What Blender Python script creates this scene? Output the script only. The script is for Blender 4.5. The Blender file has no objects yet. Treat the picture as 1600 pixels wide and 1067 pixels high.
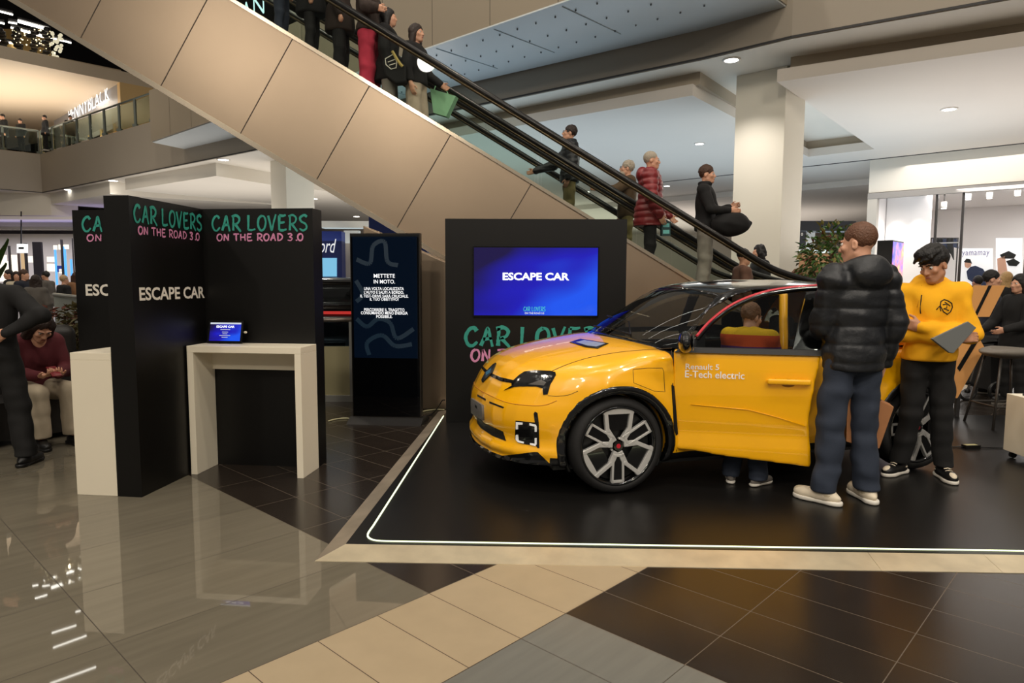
import bpy, bmesh, math, random
import numpy as np
from mathutils import Vector, Matrix, Euler
from mathutils.bvhtree import BVHTree
random.seed(7)
SC = bpy.context.scene
COL = SC.collection
PI = math.pi

# ------------------------------------------------------------------ camera, world, lights, exposure
FOC, PITCH, ROLL, CAM_H = 1059.67, 0.0887061, -0.00368, 1.5
_cp, _sp, _cr, _sr = math.cos(PITCH), math.sin(PITCH), math.cos(ROLL), math.sin(ROLL)
_f = Vector((0, _cp, -_sp)); _d0 = Vector((0, -_sp, -_cp)); _r0 = Vector((1, 0, 0))
C_R = _cr * _r0 + _sr * _d0; C_D = -_sr * _r0 + _cr * _d0; C_F = _f
cam_d = bpy.data.cameras.new('camera'); cam = bpy.data.objects.new('camera', cam_d); COL.objects.link(cam)
cam_d.sensor_width = 36; cam_d.lens = FOC / 1600 * 36; cam_d.clip_end = 300
cam.matrix_world = Matrix(((C_R.x, -C_D.x, -C_F.x, 0), (C_R.y, -C_D.y, -C_F.y, 0), (C_R.z, -C_D.z, -C_F.z, CAM_H), (0, 0, 0, 1)))
SC.camera = cam
SC.view_settings.view_transform = 'Standard'; SC.view_settings.look = 'None'
SC.view_settings.gamma = 1; SC.view_settings.use_curve_mapping = False
SC.view_settings.exposure = -0.15

W = bpy.data.worlds.new('world'); SC.world = W; W.use_nodes = True
W.node_tree.nodes['Background'].inputs[0].default_value = (1.0, 0.92, 0.82, 1)
W.node_tree.nodes['Background'].inputs[1].default_value = 0.2

def lamp(kind, loc, power, col=(1, .85, .66), size=1.0, size_y=None, target=None, spot=1.2, blend=.6):
    d = bpy.data.lights.new('lamp_light', kind); d.energy = power; d.color = col
    if kind == 'AREA':
        d.size = size
        if size_y: d.shape = 'RECTANGLE'; d.size_y = size_y
    if kind == 'SPOT': d.spot_size = spot; d.spot_blend = blend; d.shadow_soft_size = size
    if kind == 'POINT': d.shadow_soft_size = size
    o = bpy.data.objects.new('lamp_light', d); COL.objects.link(o); o.location = loc
    t = Vector(target) if target else Vector((loc[0], loc[1], 0))
    o.rotation_euler = (t - Vector(loc)).to_track_quat('-Z', 'Y').to_euler()
    return o
WARM = (1, .90, .76); NEUT = (1, .93, .86); COOL = (.66, .85, 1.0); VIOL = (.62, .55, 1.0)
for _x, _y, _t in ((-10, 9, (-17, 27, 6.2)), (-5, 8, (-10, 22, 6.0)), (0, 3, (-2, 14, 6.5))):
    lamp('SPOT', (_x, _y, 12), 1500, WARM, .2, target=_t, spot=.8, blend=.9)            # added spots that brighten the gallery fascia
for _x, _y, _z in ((-3, -2.5, 9), (5.5, -2, 9), (1.5, .5, 12)):
    lamp('SPOT', (_x, _y, _z), 520, NEUT, .12, target=(1.6, 5.6, .6), spot=.62, blend=.9)      # added spots that brighten the displayed car
for _x, _y in ((-14, 9), (-14, 17), (-7, 3), (-7, 11), (-7, 19), (-1, 1), (-1, 8), (4, 0), (4, 6), (9, 2), (10, 8), (-19, 18)):
    lamp('SPOT', (_x, _y, 12.6), 620, WARM, .16, spot=2.5, blend=.6)         # downlights under the atrium roof
for _x, _y in ((-9, -5), (-3, -6), (3, -5), (9, -6), (-5, -12), (5, -12)):
    lamp('SPOT', (_x, _y, 9.0), 900, WARM, .3, target=(_x * .4, 4, 0), spot=2.3, blend=.7)   # added unseen fill spots behind the viewer
lamp('AREA', (3, 18, 2.2), 420, COOL, 16, 9, target=(3, 18.1, 6))        # added uplight to brighten the ceiling, cool for its blue tint
lamp('AREA', (9.5, 13, 1.9), 170, NEUT, 7, 6, target=(9.5, 13.1, 6))  # added uplight below the right-hand ceiling
lamp('AREA', (-9, 25, 1.8), 480, NEUT, 14, 8, target=(-9, 25.3, 6))  # added uplight below the left ceiling
lamp('AREA', (-24, 32, 7.8), 520, WARM, 9, 7, target=(-24, 32.1, 12))    # added uplight to brighten the upper gallery
lamp('AREA', (8, 17.5, 4.7), 260, NEUT, 10, 3)  # added fill under the right-hand ceiling
lamp('AREA', (6, 36, 1.9), 900, NEUT, 20, 12, target=(6, 36.1, 6)); lamp('AREA', (6, 38, 4.6), 700, NEUT, 20, 8)  # added lamps to brighten the far ceiling and back wall
lamp('AREA', (-9, 26, 4.8), 260, NEUT, 10, 6)  # added fill under the left ceiling
# ------------------------------------------------------------------ helpers
def ray(px, py): return C_R * ((px - 800) / FOC) + C_D * ((py - 533.5) / FOC) + C_F
CAMP = Vector((0, 0, CAM_H))
def atz(px, py, z): v = ray(px, py); return CAMP + v * ((z - CAM_H) / v.z)
def aty(px, py, y): v = ray(px, py); return CAMP + v * (y / v.y)
def atplane(px, py, p, n):
    v = ray(px, py); return CAMP + v * ((Vector(p) - CAMP).dot(n) / v.dot(n))
def lin(c):
    c = c / 255
    return c / 12.92 if c <= .04045 else ((c + .055) / 1.055) ** 2.4
def rgb(r, g, b): return (lin(r), lin(g), lin(b), 1)
MATS = {}
def mat(name, col=(.5, .5, .5, 1), rough=.5, metal=0, coat=0, spec=.5, noise=None, bump=None, emit=None, estr=0, sheen=0, trans=0):
    """procedural principled material; noise=(scale, amount), bump=(scale, strength)"""
    if name in MATS: return MATS[name]
    m = bpy.data.materials.new(name); m.use_nodes = True; MATS[name] = m
    nt = m.node_tree; b = nt.nodes['Principled BSDF']
    b.inputs['Base Color'].default_value = col; b.inputs['Roughness'].default_value = rough
    b.inputs['Metallic'].default_value = metal; b.inputs['Coat Weight'].default_value = coat
    b.inputs['Coat Roughness'].default_value = .03; b.inputs['Specular IOR Level'].default_value = spec
    b.inputs['Sheen Weight'].default_value = sheen; b.inputs['Transmission Weight'].default_value = trans
    if emit: b.inputs['Emission Color'].default_value = emit; b.inputs['Emission Strength'].default_value = estr
    tc = nt.nodes.new('ShaderNodeTexCoord')
    if noise:
        n = nt.nodes.new('ShaderNodeTexNoise'); n.inputs['Scale'].default_value = noise[0]; n.inputs['Detail'].default_value = 5
        nt.links.new(tc.outputs['Object'], n.inputs['Vector'])
        mx = nt.nodes.new('ShaderNodeMix'); mx.data_type = 'RGBA'
        a = noise[1]
        mx.inputs['A'].default_value = tuple(c * (1 - a) for c in col[:3]) + (1,)
        mx.inputs['B'].default_value = tuple(min(1, c * (1 + a)) for c in col[:3]) + (1,)
        nt.links.new(n.outputs['Fac'], mx.inputs['Factor']); nt.links.new(mx.outputs['Result'], b.inputs['Base Color'])
    if bump:
        n = nt.nodes.new('ShaderNodeTexNoise'); n.inputs['Scale'].default_value = bump[0]; n.inputs['Detail'].default_value = 4
        nt.links.new(tc.outputs['Object'], n.inputs['Vector'])
        bp = nt.nodes.new('ShaderNodeBump'); bp.inputs['Strength'].default_value = bump[1]; bp.inputs['Distance'].default_value = .02
        nt.links.new(n.outputs['Fac'], bp.inputs['Height']); nt.links.new(bp.outputs['Normal'], b.inputs['Normal'])
    return m
def glow(name, col, strength):
    return mat(name, (0, 0, 0, 1), .5, emit=col, estr=strength)
def glass(name, tint=(.8, .9, .88, 1), refl=.08, rough=0.0, fr=.55):
    """thin pane: tinted see-through plus a fresnel reflection"""
    if name in MATS: return MATS[name]
    m = bpy.data.materials.new(name); m.use_nodes = True; MATS[name] = m
    nt = m.node_tree; nt.nodes.clear(); N = nt.nodes.new; L = nt.links.new
    out = N('ShaderNodeOutputMaterial'); mx = N('ShaderNodeMixShader'); tr = N('ShaderNodeBsdfTransparent'); gl = N('ShaderNodeBsdfGlossy')
    tr.inputs[0].default_value = tint; gl.inputs['Roughness'].default_value = rough
    lw = N('ShaderNodeLayerWeight'); lw.inputs['Blend'].default_value = .25
    ma = N('ShaderNodeMath'); ma.operation = 'MULTIPLY_ADD'; ma.inputs[1].default_value = fr; ma.inputs[2].default_value = refl
    L(lw.outputs['Fresnel'], ma.inputs[0]); L(ma.outputs[0], mx.inputs[0]); L(tr.outputs[0], mx.inputs[1]); L(gl.outputs[0], mx.inputs[2]); L(mx.outputs[0], out.inputs[0])
    return m

def pmat(o):
    if o is None: return Matrix()
    m = Matrix.Translation(o.location) @ o.rotation_euler.to_matrix().to_4x4()
    return pmat(o.parent) @ m if o.parent else m
def link(name, me, m, parent=None, world=False, smooth=None):
    o = bpy.data.objects.new(name, me); COL.objects.link(o)
    if m is not None:
        for k in (m if isinstance(m, (list, tuple)) else [m]): me.materials.append(k)
    if parent is not None:
        o.parent = parent
        if world: me.transform(pmat(parent).inverted())
    if smooth is not None:
        me.polygons.foreach_set('use_smooth', [smooth] * len(me.polygons))
    return o
def obj(name, bm, m, parent=None, world=False, smooth=False, bevel=0):
    if bevel: bmesh.ops.bevel(bm, geom=[e for e in bm.edges if e.is_manifold and e.calc_face_angle(0) > .6], offset=bevel, segments=2, affect='EDGES', profile=.5, clamp_overlap=True)
    me = bpy.data.meshes.new(name); bm.normal_update(); bm.to_mesh(me); bm.free()
    return link(name, me, m, parent, world, smooth)
def tag(o, label, cat, group=None):
    o['label'] = label; o['category'] = cat
    if group: o['group'] = group
    return o
def thing(name, label, cat, loc=(0, 0, 0), rotz=0, group=None):
    o = bpy.data.objects.new(name, None); COL.objects.link(o); o.location = loc; o.rotation_euler = (0, 0, rotz); o.empty_display_size = .1
    return tag(o, label, cat, group)
def struct(o): o['kind'] = 'structure'; return o
def BM(): return bmesh.new()
def box(bm, x0, x1, y0, y1, z0, z1, M=None):
    vs = [bm.verts.new((x, y, z)) for x in (x0, x1) for y in (y0, y1) for z in (z0, z1)]
    for f in ((0, 1, 3, 2), (4, 6, 7, 5), (0, 4, 5, 1), (2, 3, 7, 6), (0, 2, 6, 4), (1, 5, 7, 3)): bm.faces.new([vs[i] for i in f])
    if M is not None:
        for v in vs: v.co = M @ v.co
    return bm
def boxc(bm, c, s, M=None): return box(bm, c[0] - s[0] / 2, c[0] + s[0] / 2, c[1] - s[1] / 2, c[1] + s[1] / 2, c[2] - s[2] / 2, c[2] + s[2] / 2, M)
def prism(bm, pts, vec):
    """closed prism: polygon of 3D points pushed along vec"""
    vec = Vector(vec); a = [bm.verts.new(Vector(p)) for p in pts]; b = [bm.verts.new(Vector(p) + vec) for p in pts]; n = len(a)
    fs = [bm.faces.new(a), bm.faces.new(b[::-1])] + [bm.faces.new((a[(i + 1) % n], a[i], b[i], b[(i + 1) % n])) for i in range(n)]
    bmesh.ops.recalc_face_normals(bm, faces=fs)
    return bm
def slab(bm, pts, z0, z1): return prism(bm, [(p[0], p[1], z0) for p in pts], (0, 0, z1 - z0))
def tube(bm, pts, r, seg=8, cap=True, closed=False):
    pts = [Vector(p) for p in pts]; n = len(pts); rings = []; up = None
    rs = r if isinstance(r, (list, tuple)) else [r] * n
    for i, p in enumerate(pts):
        if closed: t = pts[(i + 1) % n] - pts[i - 1]
        else: t = pts[min(i + 1, n - 1)] - pts[max(i - 1, 0)]
        t.normalize()
        if up is None: up = Vector((0, 0, 1)) if abs(t.z) < .9 else Vector((1, 0, 0))
        a = t.cross(up); a.normalize(); b = a.cross(t); up = b
        rings.append([bm.verts.new(p + (a * math.cos(k * 2 * PI / seg) + b * math.sin(k * 2 * PI / seg)) * rs[i]) for k in range(seg)])
    m = n if closed else n - 1
    for i in range(m):
        A, B = rings[i], rings[(i + 1) % n]
        for k in range(seg): bm.faces.new((A[k], A[(k + 1) % seg], B[(k + 1) % seg], B[k]))
    if cap and not closed: bm.faces.new(rings[0][::-1]); bm.faces.new(rings[-1])
    return bm
def lathe(bm, prof, M=None, seg=48, closed=False):
    """profile of (radius, height) turned about local Z"""
    rings = []
    for r, h in prof:
        rings.append([bm.verts.new((M or Matrix()) @ Vector((r * math.cos(2 * PI * k / seg), r * math.sin(2 * PI * k / seg), h))) for k in range(seg)])
    n = len(rings)
    for i in range(n if closed else n - 1):
        A, B = rings[i], rings[(i + 1) % n]
        for k in range(seg): bm.faces.new((A[k], A[(k + 1) % seg], B[(k + 1) % seg], B[k]))
    return bm
def disc(bm, r, h0, h1, M, seg=24):
    lathe(bm, [(1e-4, h0), (r, h0), (r, h1), (1e-4, h1)], M, seg); return bm
def ball(bm, c, r, seg=12, M=None):
    r = r if isinstance(r, (tuple, list, Vector)) else (r, r, r)
    mm = (M or Matrix()) @ Matrix.Translation(c) @ Matrix.Diagonal((r[0], r[1], r[2], 1))
    bmesh.ops.create_uvsphere(bm, u_segments=seg, v_segments=max(4, seg * 2 // 3), radius=1, matrix=mm); return bm
def spline(pts, n=8, closed=False):
    P = [Vector(p) for p in pts]; out = []; m = len(P)
    for i in range(m if closed else m - 1):
        if closed: a, b, c, d = P[i - 1], P[i], P[(i + 1) % m], P[(i + 2) % m]
        else: a, b, c, d = P[max(i - 1, 0)], P[i], P[i + 1], P[min(i + 2, m - 1)]
        for k in range(n):
            t = k / n
            out.append(.5 * ((2 * b) + (c - a) * t + (2 * a - 5 * b + 4 * c - d) * t * t + (3 * b - a - 3 * c + d) * t ** 3))
    if not closed: out.append(P[-1])
    return out
def frame(o, right, up):
    """matrix whose local x/y run along right/up, z out of the surface"""
    r = Vector(right).normalized(); u = Vector(up).normalized(); n = r.cross(u); o = Vector(o)
    return Matrix(((r.x, u.x, n.x, o.x), (r.y, u.y, n.y, o.y), (r.z, u.z, n.z, o.z), (0, 0, 0, 1)))
def text_me(s, M, width=None, height=None, bold=0, shear=0, spacing=1.0, depth=.002, align='CENTER'):
    cu = bpy.data.curves.new('t', 'FONT'); cu.body = s; cu.size = 1; cu.offset = bold; cu.shear = shear; cu.space_character = spacing
    cu.extrude = 0; cu.align_x = align; cu.resolution_u = 3
    o = bpy.data.objects.new('t', cu); COL.objects.link(o); bpy.context.view_layer.update()
    me = bpy.data.meshes.new_from_object(o.evaluated_get(bpy.context.evaluated_depsgraph_get()))
    bpy.data.objects.remove(o); bpy.data.curves.remove(cu)
    co = np.empty(len(me.vertices) * 3); me.vertices.foreach_get('co', co); co = co.reshape(-1, 3)
    x0, x1, y0, y1 = co[:, 0].min(), co[:, 0].max(), co[:, 1].min(), co[:, 1].max()
    sx = width / (x1 - x0) if width else None; sy = height / (y1 - y0) if height else None
    sx = sx or sy; sy = sy or sx
    cx = {'CENTER': (x0 + x1) / 2, 'LEFT': x0, 'RIGHT': x1}[align]
    co[:, 0] = (co[:, 0] - cx) * sx; co[:, 1] = (co[:, 1] - (y0 + y1) / 2) * sy; co[:, 2] = depth
    me.vertices.foreach_set('co', co.ravel()); me.transform(M)
    return me
def text(name, s, M, m, parent=None, world=True, **k):
    return link(name, text_me(s, M, **k), m, parent, world)
# brush lettering made of strokes
STROKES = {
 'C': [[(.92, .82), (.7, 1.0), (.35, .9), (.08, .5), (.25, .08), (.6, .0), (.95, .22)]],
 'A': [[(.02, 0), (.3, .5), (.55, 1.0), (.72, .5), (.9, -.05)], [(.2, .36), (.85, .42)]],
 'R': [[(.12, 0), (.16, .5), (.18, 1.0)], [(.0, .93), (.5, 1.03), (.88, .82), (.7, .52), (.2, .42)], [(.35, .44), (.65, .2), (1.0, -.08)]],
 'L': [[(.15, 1.05), (.12, .5), (.08, .05)], [(.08, .05), (.5, .02), (.92, .1)]],
 'O': [[(.5, 1.0), (.15, .8), (.05, .35), (.35, .0), (.75, .12), (.95, .55), (.8, .92), (.45, 1.0)]],
 'V': [[(.05, 1.0), (.25, .5), (.42, .0), (.65, .5), (.95, 1.08)]],
 'E': [[(.15, 1.0), (.1, .5), (.1, .02)], [(.12, 1.0), (.55, .98), (.9, 1.03)], [(.12, .52), (.45, .52), (.75, .56)], [(.1, .02), (.55, .0), (.95, .08)]],
 'S': [[(.92, .9), (.6, 1.02), (.15, .85), (.25, .6), (.75, .42), (.85, .15), (.45, -.02), (.05, .12)]],
 'N': [[(.1, 0), (.14, .5), (.15, 1.0)], [(.15, 1.0), (.5, .5), (.82, .02)], [(.82, .02), (.86, .5), (.9, 1.02)]],
 'T': [[(.0, .95), (.5, 1.0), (1.0, 1.0)], [(.52, 1.0), (.48, .5), (.5, -.03)]],
 'H': [[(.12, 1.0), (.1, .5), (.12, 0)], [(.88, 1.03), (.85, .5), (.88, -.02)], [(.1, .5), (.88, .54)]],
 'D': [[(.15, 1.0), (.14, .5), (.12, .0)], [(.02, .98), (.6, .95), (.95, .55), (.6, .1), (.05, .02)]],
 '3': [[(.1, .95), (.6, 1.02), (.8, .8), (.4, .55), (.85, .35), (.6, .02), (.05, .08)]],
 '0': [[(.5, 1.0), (.12, .8), (.08, .3), (.4, .0), (.8, .15), (.92, .6), (.75, .95), (.45, 1.0)]],
 '.': [[(.3, .0), (.42, .06), (.55, .02)]]}
def brush(name, s, M, width, height, m, parent=None, stroke=.25, adv=1.2, seed=1):
    rnd = random.Random(seed); bm = BM(); x = 0; W_ = sum({' ': .6, '.': .6}.get(c, adv) for c in s) - (adv - 1)
    sx = width / W_
    for ch in s:
        if ch == ' ': x += .6; continue
        for st in STROKES[ch]:
            p = spline([(a + x, b, 0) for a, b in st], 5)
            p = [Vector((q.x * sx, q.y * height, 0)) for q in p]
            w = stroke * min(height, sx * 1.15) * rnd.uniform(.85, 1.15); n = len(p); L, R_ = [], []
            for i, q in enumerate(p):
                t = (p[min(i + 1, n - 1)] - p[max(i - 1, 0)]).normalized(); a = Vector((-t.y, t.x, 0))
                k = w * .5 * (1 - .35 * (i / n) + rnd.uniform(-.10, .10))
                L.append(bm.verts.new(q + a * k + Vector((0, 0, .002)))); R_.append(bm.verts.new(q - a * k + Vector((0, 0, .002))))
            for i in range(n - 1): bm.faces.new((R_[i], R_[i + 1], L[i + 1], L[i]))
        x += {'.': .6}.get(ch, adv)
    bm.transform(Matrix.Translation((0, 0, 0))); bm.transform(M)
    return obj(name, bm, m, parent, world=True)

# ------------------------------------------------------------------ implicit solids -> mesh (surface nets)
class Field:
    def __init__(s, lo, hi, h):
        s.lo = np.array(lo, float); s.h = h; s.n = np.ceil((np.array(hi) - s.lo) / h).astype(int) + 1
        s.F = np.full(s.n, 1.0, np.float32)
        s.ax = [(s.lo[i] + h * np.arange(s.n[i])).astype(np.float32) for i in range(3)]
    def grid(s, sl=(slice(None),) * 3):
        return s.ax[0][sl[0]][:, None, None], s.ax[1][sl[1]][None, :, None], s.ax[2][sl[2]][None, None, :]
    def region(s, lo, hi):
        a = np.clip(np.floor((np.array(lo) - s.lo) / s.h).astype(int), 0, s.n); b = np.clip(np.ceil((np.array(hi) - s.lo) / s.h).astype(int) + 1, 0, s.n)
        return tuple(slice(int(i), int(j)) for i, j in zip(a, b))
    def comb(s, sl, d, k, sub=False):
        f = s.F[sl]
        if sub:
            d = -d
            if k > 0: h = np.clip(.5 - .5 * (f - d) / k, 0, 1); s.F[sl] = f * (1 - h) + d * h + k * h * (1 - h)
            else: s.F[sl] = np.maximum(f, d)
        else:
            if k > 0: h = np.clip(.5 + .5 * (f - d) / k, 0, 1); s.F[sl] = f * (1 - h) + d * h - k * h * (1 - h)
            else: s.F[sl] = np.minimum(f, d)
    def rc(s, a, b, ra, rb, k=.03, sub=False):
        a = np.array(a, float); b = np.array(b, float); m = max(ra, rb) + k + 3 * s.h
        sl = s.region(np.minimum(a, b) - m, np.maximum(a, b) + m); x, y, z = s.grid(sl)
        if 0 in s.F[sl].shape: return
        ba = b - a; l2 = max(ba @ ba, 1e-9)
        t = np.clip(((x - a[0]) * ba[0] + (y - a[1]) * ba[1] + (z - a[2]) * ba[2]) / l2, 0, 1)
        d = np.sqrt((x - a[0] - t * ba[0]) ** 2 + (y - a[1] - t * ba[1]) ** 2 + (z - a[2] - t * ba[2]) ** 2) - (ra + (rb - ra) * t)
        s.comb(sl, d.astype(np.float32), k, sub)
    def el(s, c, r, R=None, k=.03, sub=False):
        c = np.array(c, float); r = np.array(r, float); m = r.max() + k + 3 * s.h
        sl = s.region(c - m, c + m); x, y, z = s.grid(sl)
        if 0 in s.F[sl].shape: return
        X = [x - c[0], y - c[1], z - c[2]]
        if R is not None: R = np.array(R); X = [R[0, i] * X[0] + R[1, i] * X[1] + R[2, i] * X[2] for i in range(3)]
        k0 = np.sqrt((X[0] / r[0]) ** 2 + (X[1] / r[1]) ** 2 + (X[2] / r[2]) ** 2) + 1e-6
        k1 = np.sqrt((X[0] / r[0] ** 2) ** 2 + (X[1] / r[1] ** 2) ** 2 + (X[2] / r[2] ** 2) ** 2) + 1e-6
        s.comb(sl, (k0 * (k0 - 1) / k1).astype(np.float32), k, sub)
    def bx(s, c, hs, rad=.01, R=None, k=.01, sub=False):
        c = np.array(c, float); hs = np.array(hs, float); m = np.linalg.norm(hs) + rad + k + 3 * s.h
        sl = s.region(c - m, c + m); x, y, z = s.grid(sl)
        if 0 in s.F[sl].shape: return
        X = [x - c[0], y - c[1], z - c[2]]
        if R is not None: R = np.array(R); X = [R[0, i] * X[0] + R[1, i] * X[1] + R[2, i] * X[2] for i in range(3)]
        q = [np.abs(X[i]) - hs[i] + rad for i in range(3)]
        d = np.sqrt(sum(np.maximum(v, 0) ** 2 for v in q)) + np.minimum(np.maximum(np.maximum(q[0], q[1]), q[2]), 0) - rad
        s.comb(sl, d.astype(np.float32), k, sub)
    def plane(s, p, n, k=0):
        """cut away the side the normal points to"""
        x, y, z = s.grid(); d = (x - p[0]) * n[0] + (y - p[1]) * n[1] + (z - p[2]) * n[2]
        s.comb((slice(None),) * 3, np.broadcast_to(-d, s.F.shape).astype(np.float32), k, True)
    def waves(s, amp, fr, seed=0):
        r = np.random.RandomState(seed); x, y, z = s.grid(); a = np.zeros(s.F.shape, np.float32)
        for i in range(6):
            v = r.normal(size=3); v /= np.linalg.norm(v); f = fr * r.uniform(.6, 1.6); w = r.normal(size=3) * 2
            a += np.sin(f * (v[0] * x + v[1] * y + v[2] * z) + r.uniform(0, 6) + np.sin(w[0] * x * 8 + w[1] * y * 8 + w[2] * z * 6)).astype(np.float32)
        s.F += a * amp / 2.4
    def mesh(s, name, scale=1, F=None, smooth=1):
        F = s.F if F is None else F
        F = F.copy(); F[0] = F[-1] = 1; F[:, 0] = F[:, -1] = 1; F[:, :, 0] = F[:, :, -1] = 1
        S = F < 0; n = F.shape
        c = np.zeros((n[0] - 1, n[1] - 1, n[2] - 1), np.uint8)
        offs = [(i, j, k) for i in (0, 1) for j in (0, 1) for k in (0, 1)]
        for i, j, k in offs: c += S[i:n[0] - 1 + i, j:n[1] - 1 + j, k:n[2] - 1 + k]
        I = np.argwhere((c > 0) & (c < 8)); idx = np.full(c.shape, -1, np.int32); idx[tuple(I.T)] = np.arange(len(I))
        P = np.zeros((len(I), 3)); cnt = np.zeros(len(I))
        for a in offs:
            for ax in range(3):
                if a[ax]: continue
                b = list(a); b[ax] = 1
                fa = F[I[:, 0] + a[0], I[:, 1] + a[1], I[:, 2] + a[2]]; fb = F[I[:, 0] + b[0], I[:, 1] + b[1], I[:, 2] + b[2]]
                m = (fa < 0) != (fb < 0); t = np.where(m, fa / np.where(m, fa - fb, 1), 0)
                q = np.array(a, float)[None, :].repeat(len(I), 0); q[:, ax] += t
                P[m] += q[m]; cnt[m] += 1
        P = P / np.maximum(cnt, 1)[:, None] + I
        faces = []
        for ax in range(3):
            u, v = (ax + 1) % 3, (ax + 2) % 3
            sa = [slice(None)] * 3; sb = [slice(None)] * 3; sa[ax] = slice(0, -1); sb[ax] = slice(1, None)
            A, B = S[tuple(sa)], S[tuple(sb)]; E = np.argwhere(A != B)
            E = E[(E[:, u] > 0) & (E[:, v] > 0) & (E[:, u] < n[u] - 1) & (E[:, v] < n[v] - 1)]
            if not len(E): continue
            fl = A[tuple(E.T)]
            def g(du, dv):
                q = E.copy(); q[:, u] -= du; q[:, v] -= dv; return idx[tuple(q.T)]
            Q = np.stack([g(1, 1), g(0, 1), g(0, 0), g(1, 0)], 1); Q[~fl] = Q[~fl][:, ::-1]; faces.append(Q)
        Q = np.concatenate(faces) if faces else np.zeros((0, 4), int)
        for _ in range(smooth):
            acc = np.zeros_like(P); k = np.zeros(len(P))
            for a, b in ((0, 1), (1, 2), (2, 3), (3, 0)):
                np.add.at(acc, Q[:, a], P[Q[:, b]]); np.add.at(k, Q[:, a], 1)
                np.add.at(acc, Q[:, b], P[Q[:, a]]); np.add.at(k, Q[:, b], 1)
            P = .5 * P + .5 * acc / np.maximum(k, 1)[:, None]
        P = (P * s.h + s.lo) * scale
        me = bpy.data.meshes.new(name); me.vertices.add(len(P)); me.vertices.foreach_set('co', P.ravel())
        me.loops.add(Q.size); me.loops.foreach_set('vertex_index', Q.ravel().astype(np.int32))
        me.polygons.add(len(Q)); me.polygons.foreach_set('loop_start', np.arange(0, Q.size, 4, dtype=np.int32))
        me.polygons.foreach_set('use_smooth', np.ones(len(Q), bool)); me.update(calc_edges=True); me.validate()
        return me
def polysdf(x, y, poly):
    """signed distance to a closed polygon, x/y broadcastable arrays"""
    P = np.array([(p[0], p[1]) for p in poly], float); d = np.full(np.broadcast(x, y).shape, 1e9); s = np.ones(d.shape)
    n = len(P)
    for i in range(n):
        a, b = P[i], P[i - 1]; e = b - a; wx = x - a[0]; wy = y - a[1]
        t = np.clip((wx * e[0] + wy * e[1]) / (e @ e + 1e-12), 0, 1)
        d = np.minimum(d, (wx - e[0] * t) ** 2 + (wy - e[1] * t) ** 2)
        c1 = y >= a[1]; c2 = y < b[1]; c3 = e[0] * wy > e[1] * wx
        flip = (c1 & c2 & c3) | (~c1 & ~c2 & ~c3); s = np.where(flip, -s, s)
    return s * np.sqrt(d)
def sp2(pts, n=6, closed=True): return [(p.x, p.y) for p in spline([(a, b, 0) for a, b in pts], n, closed)]
def smax(a, b, k): h = np.clip(.5 - .5 * (a - b) / k, 0, 1); return a * (1 - h) + b * h + k * h * (1 - h)
def smin(a, b, k): return -smax(-a, -b, k)
def sstep(a, b, x): t = np.clip((x - a) / (b - a), 0, 1); return t * t * (3 - 2 * t)
# ------------------------------------------------------------------ the building
TH = math.radians(46.7618)                              # the building runs at this angle to the view
AD = Vector((math.cos(TH), math.sin(TH), 0)); BD = Vector((-math.sin(TH), math.cos(TH), 0))
def uw(u, w): return AD * u + BD * w
def tile_mat(name, c1, c2, grout, pu, pw, ou, ow, rough, streak=0, gw=.004, seedv=0):
    m = bpy.data.materials.new(name); m.use_nodes = True; nt = m.node_tree; N = nt.nodes.new; L = nt.links.new; b = nt.nodes['Principled BSDF']
    tc = N('ShaderNodeTexCoord'); sx = N('ShaderNodeSeparateXYZ'); L(tc.outputs['Object'], sx.inputs[0])
    def mth(op, a, v=None, c=None):
        n = N('ShaderNodeMath'); n.operation = op
        for i, q in enumerate((a, v, c)):
            if q is None: continue
            if isinstance(q, (int, float)): n.inputs[i].default_value = q
            else: L(q, n.inputs[i])
        return n.outputs[0]
    lines = []; cells = []
    for s, p, o in ((sx.outputs[0], pu, ou), (sx.outputs[1], pw, ow)):
        q = mth('DIVIDE', mth('SUBTRACT', s, o), p); fr = mth('FRACT', q); cells.append(mth('FLOOR', q))
        dd = mth('MULTIPLY', mth('MINIMUM', fr, mth('SUBTRACT', 1.0, fr)), p); lines.append(mth('LESS_THAN', dd, gw / 2))
    ln = mth('MAXIMUM', lines[0], lines[1])
    cb = N('ShaderNodeCombineXYZ'); L(cells[0], cb.inputs[0]); L(cells[1], cb.inputs[1])
    wn = N('ShaderNodeTexWhiteNoise'); wn.noise_dimensions = '3D'; L(cb.outputs[0], wn.inputs['Vector'])
    mp = N('ShaderNodeMapping'); L(tc.outputs['Object'], mp.inputs[0]); mp.inputs['Scale'].default_value = (.7, 7, 1) if streak else (3, 3, 3)
    no = N('ShaderNodeTexNoise'); L(mp.outputs[0], no.inputs['Vector']); no.inputs['Scale'].default_value = 2.2; no.inputs['Detail'].default_value = 6
    f = mth('ADD', mth('MULTIPLY', no.outputs['Fac'], .8), mth('MULTIPLY', wn.outputs['Value'], .25))
    m1 = N('ShaderNodeMix'); m1.data_type = 'RGBA'; m1.inputs['A'].default_value = c1; m1.inputs['B'].default_value = c2; L(f, m1.inputs['Factor'])
    m2 = N('ShaderNodeMix'); m2.data_type = 'RGBA'; L(ln, m2.inputs['Factor']); L(m1.outputs['Result'], m2.inputs['A']); m2.inputs['B'].default_value = grout
    L(m2.outputs['Result'], b.inputs['Base Color'])
    rr = N('ShaderNodeMix'); rr.data_type = 'FLOAT'; L(ln, rr.inputs['Factor']); rr.inputs['A'].default_value = rough; rr.inputs['B'].default_value = .6; L(rr.outputs['Result'], b.inputs['Roughness'])
    b.inputs['Specular IOR Level'].default_value = .5
    return m
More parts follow.
